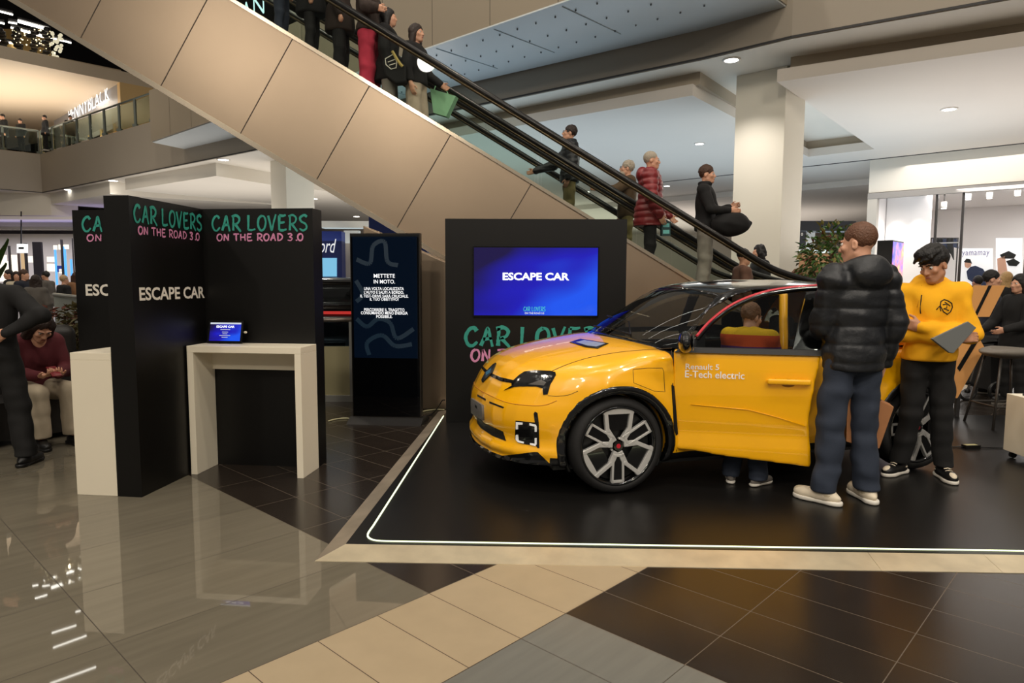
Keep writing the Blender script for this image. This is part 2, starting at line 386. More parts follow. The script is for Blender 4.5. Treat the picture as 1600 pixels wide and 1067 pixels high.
GR = tile_mat('polished_grey_stone', rgb(98, 92, 80), rgb(128, 120, 104), rgb(62, 54, 44), 1.2, .6, 2.022, 2.444, .022, 1)
DK = tile_mat('dark_tile', rgb(34, 28, 24), rgb(48, 41, 35), rgb(98, 86, 72), .3, .6, 2.022, 2.444, .22)
BE = tile_mat('beige_tile', rgb(166, 148, 120), rgb(184, 164, 134), rgb(70, 52, 38), .3, .6, 2.022, 2.444, .38)
G2 = tile_mat('grey_matt_tile', rgb(104, 103, 97), rgb(132, 130, 122), rgb(74, 66, 58), 1.2, .6, 2.022, 1.843, .25, 1)
bm = BM()
def zone(u0, u1, w0, w1, i):
    f = bm.faces.new([bm.verts.new((u, w, 0)) for u, w in ((u0, w0), (u1, w0), (u1, w1), (u0, w1))]); f.material_index = i
_uA = 1.7236 * .9677 * 1.0
zone(-40, 2.022, 2.444, 60, 0); zone(2.022, 60, 2.444, 60, 1); zone(-40, 60, 1.843, 2.444, 2)
zone(-40, 2.32, -40, 1.843, 3); zone(2.32, 60, -40, 1.843, 1)
me = bpy.data.meshes.new('floor'); bm.to_mesh(me); bm.free()
fl = struct(link('floor', me, [GR, DK, BE, G2])); fl.rotation_euler = (0, 0, TH)

WHITE = mat('white_plaster', rgb(226, 220, 208), .75, noise=(.6, .04))
FASC = mat('grey_fascia', rgb(158, 148, 134), .55, noise=(.5, .05))
FAS2 = mat('grey_band', rgb(136, 138, 140), .6, noise=(.5, .04))
DARKL = mat('dark_slot', rgb(52, 50, 50), .6)
def P(px, py, z): return atz(px, py, z)
def face(name, pts, z0, z1, m):
    b = BM(); slab(b, pts, z0, z1); return struct(obj(name, b, m))
# first-floor slab: soffit at 5.4 m, edge seen on both sides of the escalator
l0, l1, l2 = P(66, 301, 5.4), P(-60, 293, 5.4), P(-420, 262, 5.4)
r1, r2, r3 = P(709, 172, 5.4), P(1100, 91, 5.4), P(1237, 58, 5.4)
r4 = P(1600, -7, 5.4); far = 62
face('ceiling', [l2, l0, r1, r2, r3, r4, (24, 6, 0), (40, 30, 0), (30, far, 0), (-40, far, 0), (-40, 30, 0)], 5.4, 7.1, FASC)
# white soffit lining under the slab
ins = Vector((.02, .04, 0))
face('ceiling', [l2 + ins, l0 + ins, r1 + ins, r2 + ins, r3 + ins, r4 + ins, (23.9, 6.2, 0), (39, 30, 0), (29, far - 1, 0), (-39, far - 1, 0), (-39, 30, 0)], 5.385, 5.41, WHITE)
# black shadow gap along the slab edge
b = BM(); pts = [l2, l0, r1, r2, r3, r4]
for a, c in zip(pts, pts[1:]):
    n = (c - a).cross(Vector((0, 0, 1))).normalized()
    prism(b, [a + Vector((0, 0, -.012)), c + Vector((0, 0, -.012)), c + Vector((0, 0, .02)), a + Vector((0, 0, .02))], n * .015)
struct(obj('trim_1', b, DARKL))
# bridge with a glossy soffit in front of the slab edge
s1, s2 = P(236, 222, 5.9), P(664, 77, 5.9)
d = (s2 - s1).normalized(); s3 = s2 + d * 9
e3 = P(1236, 16, 5.9); e4 = P(1215, 0, 5.9); dd = (e4 - e3).normalized()
e1 = P(299, 235, 5.9); e2 = P(709, 135, 5.9)
k1 = s1 + AD * 3.0
BRF = mat('bridge_fascia', rgb(150, 138, 120), .4, noise=(.4, .05))
BRS = mat('bridge_soffit', rgb(205, 212, 214), .28, spec=.6)
endp = e3 + dd * ((s1 - e3).cross(d).z / dd.cross(d).z)
face('wall_bridge', [s1, endp, e3 + Vector((.0, -.02, 0)), e2, e1], 5.92, 7.5, BRF)
o = face('ceiling_bridge', [s1 + Vector((.03, .03, 0)), endp + Vector((-.06, .03, 0)), e3 + Vector((-.04, -.04, 0)), e2 + Vector((0, -.02, 0)), e1], 5.895, 5.92, BRS)
# panel joints on the bridge fascia, soffit joints and anchor points
b = BM(); L_ = (endp - s1).length; nb = AD * -1
for k in range(1, 12):
    q = s1 + d * (k * 1.5)
    if k * 1.5 < L_: prism(b, [q + Vector((0, 0, .03)), q + d * .012 + Vector((0, 0, .03)), q + d * .012 + Vector((0, 0, 1.6)), q + Vector((0, 0, 1.6))], nb * .004)
struct(obj('trim_2', b, mat('joint', rgb(96, 88, 78), .7)))
b = BM()
for k in range(3, 12):
    q = s1 + d * (k * 1.5)
    prism(b, [q + AD * .1, q + AD * 1.75, q + AD * 1.75 + d * .014, q + AD * .1 + d * .014], (0, 0, -.012))
    b2 = None
for v in b.verts: v.co.z += -.006
struct(obj('trim_3', b, mat('joint2', rgb(176, 186, 190), .6)))
b = BM()
for k in range(0, 40):
    for t in (.35, .95, 1.55):
        q = s1 + d * (4.3 + k * .42 + t * .3) + AD * t
        if (q - endp).dot(d) < -.2: ball(b, q + Vector((0, 0, -.02)), .018, 6)
struct(obj('trim_4', b, mat('anchor', rgb(120, 126, 130), .4)))
# brownish end fascia at right of the bridge and its joint
b = BM(); q = P(1374, 34, 5.42); tt = (r4 - r3).normalized(); nn = Vector((tt.y, -tt.x, 0))
prism(b, [q, q + tt * .014, q + tt * .014 + Vector((0, 0, 1.6)), q + Vector((0, 0, 1.6))], nn * .006)
struct(obj('trim_5', b, DARKL))
# dropped ceiling blocks at 4.95 m, with the channel that runs past the white column
zc = 4.95
n1, n2, n3, n4 = P(1082, 149, zc), P(1263, 245, zc), P(1366, 233, zc), P(1214, 128, zc)
n0 = P(560, 240, zc); n5 = P(1600, 72, zc); n6 = n5 + (n5 - n4).normalized() * 4; lb = P(1236, 293, zc); rb = P(1600, 262, zc); rb2 = rb + (rb - lb).normalized() * 8
lb2 = P(640, 370, zc)
TAUPE = mat('taupe_plaster', rgb(222, 214, 204), .75, noise=(.5, .04))
face('ceiling_block', [n0, n1, n2, n3, n4, n6, rb2, lb, lb2], zc, 5.16, TAUPE)
ib = AD * .16 + BD * 0
u1 = P(1094, 112, 5.385); v4 = P(1226, 105, 5.16)
face('ceiling_block', [n0 + AD * .35, u1, n2 + BD * .1 + AD * .1, n3 + AD * .2, v4 + AD * .25, n6 + AD * .6, rb2, lb + AD * .1, lb2 + AD * .2], 5.16, 5.386, mat('taupe_shaded', rgb(176, 164, 146), .8))  # shade on the stepped-back face put into a darker taupe
# slot lines in the ceiling
b = BM()
for (xa, ya, xb, yb, w) in ((960, 292, 1900, 191, .07), (900, 332, 1236, 293, .35), (1236, 293, 1900, 233, .35)):
    a, c = P(xa, ya, zc), P(xb, yb, zc); t = (c - a).normalized(); n = Vector((-t.y, t.x, 0)) * w
    prism(b, [a, c, c + n, a + n], (0, 0, -.012))
struct(obj('trim_6', b, DARKL))
kq = P(1236, 299, 4.75); face('ceiling_back', [kq - BD * 9, kq + BD * 22, kq + BD * 22 + AD * 26, kq - BD * 9 + AD * 26], 4.75, 4.96, TAUPE)
# left blocks
q0, q1, q2 = P(-120, 352, zc), P(338, 274.8, zc), P(426, 289, zc)
q3 = q2 + AD * 12; q4 = q0 + BD * 1 + AD * 12
m0 = P(196, 297, zc); m1 = P(80, 318, zc)
face('ceiling_block', [m0, q1, q2, q3, q4 + AD * 2, m0 + AD * 6], zc, 5.386, WHITE)
p0 = P(80, 319, 4.9); p1 = P(172, 303, 4.9)
face('ceiling_block', [p0, p1, p1 + AD * 1.5, m0 + AD * 6, p0 + AD * 9], 4.9, 5.386, WHITE)
b = BM()
for (xa, ya, xb, yb) in ((88, 308, 196, 288), (200, 280, 345, 257)):
    a, c = P(xa, ya, 5.384), P(xb, yb, 5.384); n = AD * .5; prism(b, [a, c, c + n, a + n], (0, 0, -.01))
struct(obj('trim_7', b, mat('block_shadow', rgb(120, 112, 104), .8)))  # shadows of the ceiling blocks painted as dark strips
# lower soffit far at left with violet light tinted into its colour, wall band in front of it
z5 = 4.25; a0 = Vector((-48, 29.0, 0)); a1 = Vector((l0.x, l0.y, 0)); a2 = a1 + AD * 10
face('wall_left', [a0, a1 + AD * .3, a1 + AD * .3 + BD * -.3 + AD * 1, a0 + Vector((0, 1, 0))], 4.4, 5.4, WHITE)
VIO = mat('violet_tinted_soffit', rgb(206, 198, 214), .6)
face('ceiling_left', [Vector((-48, 29.2, 0)), a1 + AD * .4, a1 + AD * 10, Vector((-10, 47, 0)), Vector((-48, 47, 0))], z5, z5 + .16, VIO)
bb = BM()
for (ya, yb) in ((30.2, 31.2), (36, 37)):
    box(bb, -40, -17, ya, yb, z5 - .12, z5 + .01)
struct(obj('trim_8', bb, WHITE))

# columns
def column(ax, ay, w, h, name, label):
    o = Vector((ax, ay, 0)); b = BM(); slab(b, [o, o + AD * w, o + AD * w + BD * w, o + BD * w], 0, h)
    e = obj(name, b, mat('column_white', rgb(236, 230, 214), .55, noise=(.4, .02)), bevel=.008); return struct(e)
column(4.93, 12.6, .95, 5.385, 'wall_column', '')
arr = aty(448, 330, 22); column(arr.x, 22, 1.0, 5.385, 'wall_column', '')

# far walls of the ground floor
WF = mat('shop_wall', rgb(196, 186, 172), .7)
face('wall_back', [(-50, 47, 0), (36, 47, 0), (36, 47.3, 0), (-50, 47.3, 0)], 0, 5.4, WF)
SHOPL = glow('shop_light', (1, .93, .82, 1), 1.5); SHOPV = glow('shop_violet', (.62, .66, 1, 1), 1.5); SHOPY = glow('shop_amber', (1, .72, .36, 1), 1.1)

# downlights
LED = glow('downlight_glow', (1, .95, .86, 1), 14)
RIM = mat('downlight_rim', rgb(230, 226, 218), .4)
def downlight(px, py, z, label, group, s=.11, power=0, col=WARM):
    p = P(px, py, z); t = thing('downlight', label, 'light', (p.x, p.y, z), TH, group)
    b = BM()
    for a in (0, 1):
        b2 = None
    lathe(b, [(s * .8, -.02), (s, -.022), (s * 1.05, .0), (s * .8, .0)], seg=16, closed=True); obj('rim', b, RIM, t, smooth=True)
    b = BM(); disc(b, s * .8, -.016, -.004, Matrix(), 16); obj('lens', b, LED, t)
    if power: lamp('SPOT', (p.x, p.y, z - .05), power, col, .06, spot=1.9, blend=.8)
    return t
RG = 'downlights in the ground floor ceiling at right'
for px, py, z, l, pw in ((1143, 93, 5.385, 'square downlight in the white soffit strip just above the column top', 260),
    (1093, 224, zc, 'downlight in the blue tinted ceiling left of the white column, above the escalator rail', 90),
    (1042, 290, zc, 'downlight in the ceiling between the red jacket and the black sweater riders', 60),
    (917, 299, zc, 'small downlight behind the man in black puffer jacket on the escalator', 40),
    (1483, 170, zc, 'bright downlight in the middle of the right hand ceiling', 120),
    (1546, 240, zc, 'downlight just beyond the dark slot at the right edge of the ceiling', 100)):
    downlight(px, py, z, l, RG, .15 if px > 1100 else .13, pw, NEUT)
LG = 'downlights in the ground floor ceiling at left'
for px, py, z, l, pw in ((349, 249, 5.385, 'downlight in the slot under the escalator, above the right booth wall', 60),
    (177, 282, 5.385, 'downlight in the left ceiling slot nearer the booth', 60), (107, 296, 5.385, 'downlight at the far left end of the ceiling slot', 0),
    (417, 318, zc, 'downlight in the white ceiling just left of the distant column', 60), (557, 338, zc, 'downlight between distant column and the escalator underside', 50),
    (490, 310, zc, 'tiny downlight right of the distant column', 0)):
    downlight(px, py, z, l, LG, .2, pw, NEUT)
# cove light in the channel
lamp('AREA', tuple((n2 + n3) / 2 + Vector((-.25, -.75, 4.98))), 28, (1, .82, .5), 1.4, .3, target=tuple((n2 + n3) / 2 + Vector((0, 0, 5.25))))

# ------------------------------------------------------------------ escalators
ED = 9.0                                                  # distance of the near cladding
SL = Vector((1, 0, -.593)).normalized()
def EP(px, py, y=ED): return aty(px, py, y)
STEEL = mat('brushed_bronze_steel', rgb(160, 142, 122), .34, metal=.85, noise=(.9, .12), bump=(140, .02))
TRIMS = mat('polished_trim', rgb(214, 200, 178), .2, metal=.9)
RUB = mat('black_rubber', rgb(16, 15, 15), .3)
BGLS = glass('balustrade_glass', (.95, .97, .95, 1), .0, fr=.3)
tp = EP(649, 174.6); bt = EP(372, 211)
def tz(x): return tp.z - .593 * (x - tp.x)
def bz(x): return bt.z - .593 * (x - bt.x)
XL, XR = -8.3, 3.85
rail_off = EP(649, 75).z - tp.z
def escal(name, label, y0, wid, near):
    t = thing(name, label, 'escalator', (XR, y0 + wid / 2, 0), 0, 'the pair of escalators')
    for side, yy in (('near', y0), ('far', y0 + wid)):
        s = -1 if side == 'near' else 1
        b = BM()
        bx = 3.0                                          # where the truss reaches the floor
        xb = bt.x + (bt.z - .0) / .593
        prism(b, [(XL, yy, bz(XL)), (min(xb, XR + .4), yy, max(0, bz(min(xb, XR + .4)))), (XR + .9, yy, 0), (XR + .9, yy, max(.12, tz(XR + .9))), (XL, yy, tz(XL))], (0, -s * .06, 0))
        obj('cladding', b, STEEL, t, True)
        # panel joints square to the slope
        pn = Vector((.593, 0, 1)).normalized()
        for k in range(7):
            jx, jy = ((318, 10), (419, 130), (570, 147), (697, 223), (828, 291), (154, 6), (950, 372))[k]
            base = EP(jx, jy); base.y = yy
            lo = base - pn * 8; 
            t0 = (bz(base.x) - base.z) / (pn.z + .593 * pn.x); t1 = (tz(base.x) - base.z) / (pn.z + .593 * pn.x)
            a, c = base + pn * (t0 + .02), base + pn * (t1 - .02)
            if a.z < 0.02: continue
            w_ = SL * .006; b = BM()
            prism(b, [a - w_, a + w_, c + w_, c - w_], (0, s * .003, 0))
            obj('panel_joint', b, mat('joint_dark', rgb(70, 60, 50), .7), t, True)
        b = BM()
        for zf, hgt, xe in ((tz, .05, XR), (bz, .075, xb - .12)):
            b = BM()
            prism(b, [(XL, yy, zf(XL) - hgt * .5), (xe, yy, zf(xe) - hgt * .5), (xe, yy, zf(xe) + hgt * .5), (XL, yy, zf(XL) + hgt * .5)], (0, s * .025, 0))
            obj('edge_trim', b, TRIMS, t, True)
        # glass balustrade in panels and its handrail
        yg = yy - s * .09
        xs = [XL + k * (XR - XL) / 7 for k in range(8)]
        for xa, xc in zip(xs, xs[1:]):
            b = BM(); g = .006
            prism(b, [(xa + g, yg, tz(xa + g)), (xc - g, yg, tz(xc - g)), (xc - g, yg, tz(xc - g) + rail_off - .05), (xa + g, yg, tz(xa + g) + rail_off - .05)], (0, .012, 0))
            obj('glass_panel', b, BGLS, t, True)
        pts = [Vector((XL, yg, tz(XL) + rail_off)), Vector((XR - .6, yg, tz(XR - .6) + rail_off))]
        e0 = pts[-1]; pts += [e0 + Vector((.3, 0, -.15)), e0 + Vector((.75, 0, -.28)), e0 + Vector((1.1, 0, -.32)), e0 + Vector((1.32, 0, -.42)), e0 + Vector((1.36, 0, -.62)), e0 + Vector((1.22, 0, -.78))]
        pts = [pts[0]] + spline(pts[1:], 5)
        b = BM(); tube(b, pts, .038, 10); obj('handrail', b, RUB, t, True, smooth=True)
        b = BM(); tube(b, [p + Vector((0, 0, -.055)) for p in pts], .02, 8); obj('handrail_guide', b, mat('brass_guide', rgb(84, 74, 56), .3, metal=.9), t, True, smooth=True)
    stm = mat('step_metal', rgb(92, 92, 94), .4, metal=.7)
    src = None
    for k in range(24):
        x = XL + .3 + k * .45
        z = tz(x) - .16
        if z < .05: break
        if src is None:
            b = BM(); box(b, -.23, .22, y0 + .2 - (y0 + wid / 2), y0 + wid - .2 - (y0 + wid / 2), -.26, 0); st = src = obj('step', b, stm, t)
        else:
            st = src.copy(); COL.objects.link(st); st.parent = t
        st.location = Vector((x, y0 + wid / 2, z)) - Vector(t.location)
    return t
escal('escalator', 'nearer brushed steel escalator carrying riders down, its cladding facing the display booth', ED, 1.25, True)
escal('escalator', 'farther escalator behind the first, carrying a man in a black puffer jacket up', ED + 1.5, 1.25, False)
# enclosure under the escalator beside the totem
b = BM(); c0 = aty(585, 640, 7.85); c1 = aty(705, 640, 7.85)
prism(b, [(c0.x - .1, 7.85, 0), (1.6, 7.85, 0), (1.6, 7.85, 1.1), (aty(693, 408, 7.85).x, 7.85, aty(693, 408, 7.85).z), (aty(655, 391, 7.85).x, 7.85, aty(655, 391, 7.85).z), (c0.x - .1, 7.85, aty(655, 391, 7.85).z + .28)], (0, .9, 0))
o = struct(obj('wall_escalator_base', b, STEEL, bevel=.01))

# ------------------------------------------------------------------ upper floor at left: balustrade, shop, ceiling, light tubes
z7 = 7.12
rt = l0.copy(); rt.z = z7
t = thing('glass_railing', 'glass balustrade with steel posts on the upper gallery below the lit shop sign', 'railing', (rt.x, rt.y, z7))
PST = mat('rail_steel', rgb(120, 126, 118), .35, metal=.7)
GRG = glass('gallery_glass', (.80, .88, .80, 1), .06)
run = [l2.copy(), l0.copy(), P(238, 267, 5.4)]
for p in run: p.z = z7
for a, c in zip(run, run[1:]):
    n = max(2, int((c - a).length / 1.25)); tt = (c - a).normalized(); nn = Vector((-tt.y, tt.x, 0)) * .08
    for k in range(n + 1):
        q = a.lerp(c, k / n) + nn
        b = BM(); boxc(b, (q.x, q.y, z7 + .5), (.07, .07, 1.0)); boxc(b, (q.x, q.y, z7 + .05), (.16, .16, .1)); obj('post', b, PST, t, True)
    for k in range(n):
        q, w_ = a.lerp(c, (k + .06) / n) + nn, a.lerp(c, (k + .94) / n) + nn
        b = BM(); prism(b, [q + Vector((0, 0, .06)), w_ + Vector((0, 0, .06)), w_ + Vector((0, 0, .95)), q + Vector((0, 0, .95))], nn * .15); obj('glass_panel', b, GRG, t, True)
    b = BM(); tube(b, [a + nn + Vector((0, 0, 1.02)), c + nn + Vector((0, 0, 1.02))], .035, 8); obj('top_rail', b, PST, t, True, smooth=True)
zu = 10.3
w0 = atz(187, 128, zu); w1 = w0 + BD * 11; w2 = w0 + AD * 1.9
GOLD = mat('warm_shop_wall', rgb(226, 190, 132), .6)
GREYP = mat('grey_sign_band', rgb(150, 146, 146), .5)
face('wall_upper', [w0 + AD * .05, w1, w1 + AD * .4, w0 + AD * .4 + BD * .05], 8.7, zu, GREYP)
face('wall_upper', [w0, w2, w2 + BD * .4, w0 + BD * .4 + AD * .01], z7, zu, GOLD)
face('wall_upper', [w0 + AD * 2.5 + BD * -.0, w1 + AD * 2.5, w1 + AD * 2.8, w0 + AD * 2.8], z7, zu, mat('shop_interior', rgb(250, 226, 180), .6))
face('floor_upper', [l2 + Vector((0, .1, 0)), l0 + AD * .1, P(238, 267, 5.4) + AD * .1, w2 + AD * 14, w1 + AD * 14], 7.08, 7.115, mat('upper_floor', rgb(150, 130, 104), .4))
lamp('AREA', tuple(w0 + BD * 4 + AD * 1.3 + Vector((0, 0, 9.9 - zu)) ), 190, WARM, 1.2, 6)
for k in range(5):
    b = BM(); q = w0 + BD * (1.3 + k * 1.9) + AD * .1; q.z = z7; boxc(b, (q.x, q.y, z7 + .95), (.1, .1, 1.9)); struct(obj('trim_9', b, GOLD))
SIGNW = glow('sign_white', (1, .98, .94, 1), 1.7)
sg = thing('shop_sign', 'illuminated white PENNYBLACK letters on the grey band of the upper gallery shop', 'sign', tuple(w0 + BD * 1.4 - AD * .02 + Vector((0, 0, 9.55 - zu))))
_po = w0 - AD * .06; _a, _c = atplane(106, 177, _po, AD), atplane(172, 148, _po, AD); sp0 = (_a + _c) / 2
text('lettering', 'PENNYBLACK', frame(sp0, -BD, (0, 0, 1)), SIGNW, sg, width=(_c - _a).length * .97, height=.72, bold=.0)
CEILU = mat('upper_ceiling', rgb(214, 196, 172), .6)
f0, f1 = P(-60, 75, zu), P(164, 124, zu)
face('ceiling_upper', [f0 - AD * 8, f1, w2 + AD * 3, w2 + AD * 3 + BD * 2, w1 + BD * 12, f0 + BD * 18 - AD * 8], zu, zu + .5, CEILU)
g0, g1 = P(75, 88, zu + .9), P(178, 107, zu + .9)
face('ceiling_upper', [g0 - AD * 12, g1 + AD * .3, g1 + AD * .3 + BD * 6, g0 - AD * 12 + BD * 6], zu + .45, zu + .9, mat('upper_ceiling_step', rgb(190, 168, 138), .6))
face('ceiling_atrium', [(-70, 22, 0), (6, 22, 0), (6, 75, 0), (-70, 75, 0)], 15.0, 15.2, mat('dark_atrium_ceiling', rgb(20, 18, 16), .8))
face('wall_atrium', [(-70, 56, 0), (6, 56, 0), (6, 56.3, 0), (-70, 56.3, 0)], 10.4, 15.0, mat('dark_atrium_ceiling'))
TUBE = glow('tube_glow', (1, .96, .86, 1), 9)
TG = 'linear light tubes under the atrium roof'
def tubelight(a, c, label):
    m = (a + c) / 2; t = thing('tube_light', label, 'light', tuple(m), 0, TG)
    b = BM(); tube(b, [a, c], .03, 8); obj('diffuser', b, TUBE, t, True)
    b = BM(); tt = (c - a).normalized(); n = Vector((-tt.y, tt.x, 0)) * .05
    prism(b, [a - n + Vector((0, 0, .06)), c - n + Vector((0, 0, .06)), c + n + Vector((0, 0, .06)), a + n + Vector((0, 0, .06))], (0, 0, .08)); obj('housing', b, DARKL, t, True)
for (xa, ya, xb, yb), l in zip(((-20, 13, 20, 23), (28, 32, 76, 45), (-10, 34, 7, 37), (17, 43, 111, 67), (-10, 61, 75, 81)),
    ('topmost glowing tube at the upper left corner', 'short glowing tube second from the top right of the dark void', 'tube cut off by the left frame edge', 'long glowing tube crossing over the glittering display', 'lowest glowing tube in front of the glittering display')):
    tubelight(P(xa, ya, 12), P(xb, yb, 12), l)
for k in range(8):                                         # the rest of the array over the atrium
    for j in range(3):
        c = Vector((-8 + j * 6.0, 9.5 - k * 1.5 + j * .8, 12.0)); dv = Vector((.93, .36, 0))
        tubelight(c - dv * 1.2, c + dv * 1.2, 'linear light tube over the atrium, reflected in the polished floor and the car')
def mirrored(px, py, z): v = ray(px, py); return Vector((v.x, v.y, -v.z)) * ((z + CAM_H) / -v.z) + Vector((0, 0, -CAM_H))
for (xa, ya, xb, yb) in ((75, 905, 124, 887), (66, 916, 78, 914), (80, 917, 125, 902), (24, 919, 42, 914), (118, 956, 126, 954), (81, 989, 119, 977), (83, 1012, 135, 993), (78, 1068, 158, 1039)):
    tubelight(mirrored(xa, ya, 12), mirrored(xb, yb, 12), 'linear light tube over the atrium, reflected in the polished floor and the car')
# glittering display
t = thing('light_display', 'glittering gold display with dark hanging garlands at upper left', 'display', tuple(P(60, 70, 11.6)))
dp = Vector(t.location); dx = AD
b = BM(); prism(b, [P(-10, 92, 11.35), P(80, 92, 11.35), P(80, 92, 11.35) + Vector((0, 0, 1.3)), P(-10, 92, 11.35) + Vector((0, 0, 1.3))], BD * .2); obj('backing', b, mat('display_gold', rgb(196, 160, 96), .3, metal=.5), t, True)
b = BM()
for k in range(60): ball(b, P(14 + random.random() * 72, 46 + random.random() * 44, 11.35) - BD * .1, random.uniform(.015, .035), 6)
obj('fairy_lights', b, glow('fairy', (1, .85, .5, 1), 2.5), t, True)['kind'] = 'stuff'
BLK = mat('black_ornament', rgb(18, 15, 13), .4)
for px in (2, 26, 50, 69):
    b = BM()
    for k in range(9): ball(b, P(px + random.uniform(-4, 4), 48 + k * 5.0, 11.4) - BD * .2, (.13 + .05 * (k % 3), .13, .1), 8)
    obj('garland', b, BLK, t, True, smooth=True)
b = BM()
for k in range(24): ball(b, P(84 + random.uniform(-6, 11), 53 + k * 1.6, 11.4) - BD * .15, .07, 6)
obj('tinsel', b, glow('tinsel_glow', (1, .9, .62, 1), .8), t, True)['kind'] = 'stuff'
lamp('POINT', tuple(P(55, 75, 11.4) - BD * .8), 15, (1, .8, .45), .04)
# ------------------------------------------------------------------ display booth, counters, totem, TV stand, stage
BLK_L = mat('black_laminate', rgb(11, 10, 9), .4, noise=(30, .1), spec=.35)
TEAL = mat('teal_print', rgb(46, 152, 136), .6); PINK = mat('pink_print', rgb(216, 140, 180), .6); OFFW = mat('white_print', rgb(232, 226, 214), .6)
CREAM = mat('cream_laminate', rgb(240, 230, 208), .45, noise=(2, .02))
HB = 2.06
g = lambda px, py, z=0: atz(px, py, z)
a2 = g(340, 725); b2 = g(497, 730.5)
D2 = (b2 - a2).normalized(); D1 = Vector((-D2.y, D2.x, 0))           # D2 runs right, D1 runs back
pf = g(222, 777)                                                      # near right corner of the projecting wall
t1 = .18
corner = pf + D1 * ((a2 - pf).dot(D1))
LENR = (b2 - corner).dot(D2)
pl = aty(121, 420, (corner.y + .15)); LENL = (corner - pl).dot(D2)
booth = thing('display_booth', 'black display booth of crossing walls printed CAR LOVERS and ESCAPE CAR', 'booth', tuple(corner))
def wallbox(o, d, n, L, T, h=HB): b = BM(); slab(b, [o, o + d * L, o + d * L + n * T, o + n * T], 0.0, h); return b
obj('wall_panel', wallbox(pf - D2 * t1, D2, D1, t1, (corner - pf).dot(D1) + t1), BLK_L, booth, True)
obj('wall_panel', wallbox(corner, D2, D1, LENR, t1), BLK_L, booth, True)
obj('wall_panel', wallbox(corner - D2 * LENL, D2, D1, LENL - t1 - .001, t1), BLK_L, booth, True)
Z3 = Vector((0, 0, 1))
def on_face(name, px, py, o, n, f): return atplane(px, py, o, n)
# printed lettering: right hand wall, projecting wall, far left wall
nR = -D1; nP = D2
def ptR(px, py): return atplane(px, py, corner - D1 * .002, nR)
def ptP(px, py): return atplane(px, py, pf + D2 * .002, nP)
def brush_on(P_, n, s, x0, y0, x1, y1, hgt, m, right, seed):
    p0 = P_(x0, y0); p1 = P_(x1, y1); w = (p1 - p0).length
    return brush('lettering', s, frame(Vector((p0.x, p0.y, (p0.z))), right, Z3), w, hgt, m, booth, seed=seed)
hh = ptR(405, 338).z - ptR(405, 361).z
zt0 = ptR(405, 360).z; zp0 = ptR(405, 376).z
def place(P_, right, xl, xr, seed):
    a = P_(xl, 350); c = P_(xr, 350); w = (Vector((c.x, c.y, 0)) - Vector((a.x, a.y, 0))).length
    brush('lettering', 'CAR LOVERS', frame((a.x, a.y, zt0), right, Z3), w, hh, TEAL, booth, seed=seed)
    brush('lettering', 'ON THE ROAD 3.0', frame(Vector((a.x, a.y, zp0)) + Vector(right) * w * .05, right, Z3), w * .9, hh * .46, PINK, booth, seed=seed + 1)
    return a, w
aR, wR = place(ptR, D2, 331, 481, 3)
aP, wP = place(ptP, D1, 209, 315, 5)
oL = corner - D2 * LENL - D1 * .002
aL = oL + D2 * .045
brush('lettering', 'CAR LOVERS', frame((aL.x, aL.y, zt0), D2, Z3), .9 * .45, hh, TEAL, booth, seed=9) if False else None
def ptL(px, py): return atplane(px, py, oL, nR)
aa = ptL(128, 350)
brush('lettering', 'CA', frame((aa.x, aa.y, zt0), D2, Z3), (ptL(160, 350) - aa).length, hh, TEAL, booth, seed=9)
aa = ptL(135, 350)
brush('lettering', 'ON', frame((aa.x, aa.y, zp0), D2, Z3), (ptL(158, 350) - aa).length, hh * .46, PINK, booth, seed=10)
pe = (ptP(216, 459) + ptP(320, 455)) / 2; we = (ptP(320, 455) - ptP(216, 459)).length
text('lettering', 'ESCAPE CAR', frame((pe.x, pe.y, ptP(268, 458).z), D1, Z3), OFFW, booth, width=we * .98, height=.092, bold=.025)
pe = ptL(134, 453)
text('lettering', 'ESC', frame((pe.x, pe.y, ptL(148, 453).z), D2, Z3), OFFW, booth, width=(ptL(172, 453) - pe).length, height=.095, bold=.025, align='LEFT')

# counters
def counter(o, dx, dy, label, Lx, Dy):
    """o: near left floor corner, dx along the front, dy to the back"""
    t = thing('counter_table', label, 'table', tuple(o)); T = .05; h = 1.0
    def bxx(a0, a1, b0, b1, z0, z1):
        b = BM(); slab(b, [o + dx * a0 + dy * b0, o + dx * a1 + dy * b0, o + dx * a1 + dy * b1, o + dx * a0 + dy * b1], z0, z1); return b
    obj('tabletop', bxx(0, Lx, 0, Dy, h - T, h), CREAM, t, True, bevel=.002)
    obj('side_panel', bxx(0, T, 0, Dy, 0, h - T - .0005), CREAM, t, True, bevel=.002); obj('side_panel', bxx(Lx - T, Lx, 0, Dy, 0, h - T - .0005), CREAM, t, True, bevel=.002)
    obj('apron', bxx(T, Lx - T, Dy - .03, Dy - .002, h - T - .16, h - T - .0005), CREAM, t, True)
    return t
cf = g(299, 741); cr = g(475, 747)
dpt = (corner - cf).dot(D1) - .004
LX = (cr - cf).dot(D2)
counter(cf, D2, D1, 'cream counter table carrying the tablet, in front of the right booth wall', LX, dpt)
cl = g(180, 775); cl = pf - D2 * (t1 + .004) + D1 * ((cl - pf).dot(D1))
counter(cl, D1, -D2, 'cream counter table seen end on, left of the projecting booth wall', 1.0, (g(180, 775) - g(118, 772)).length)
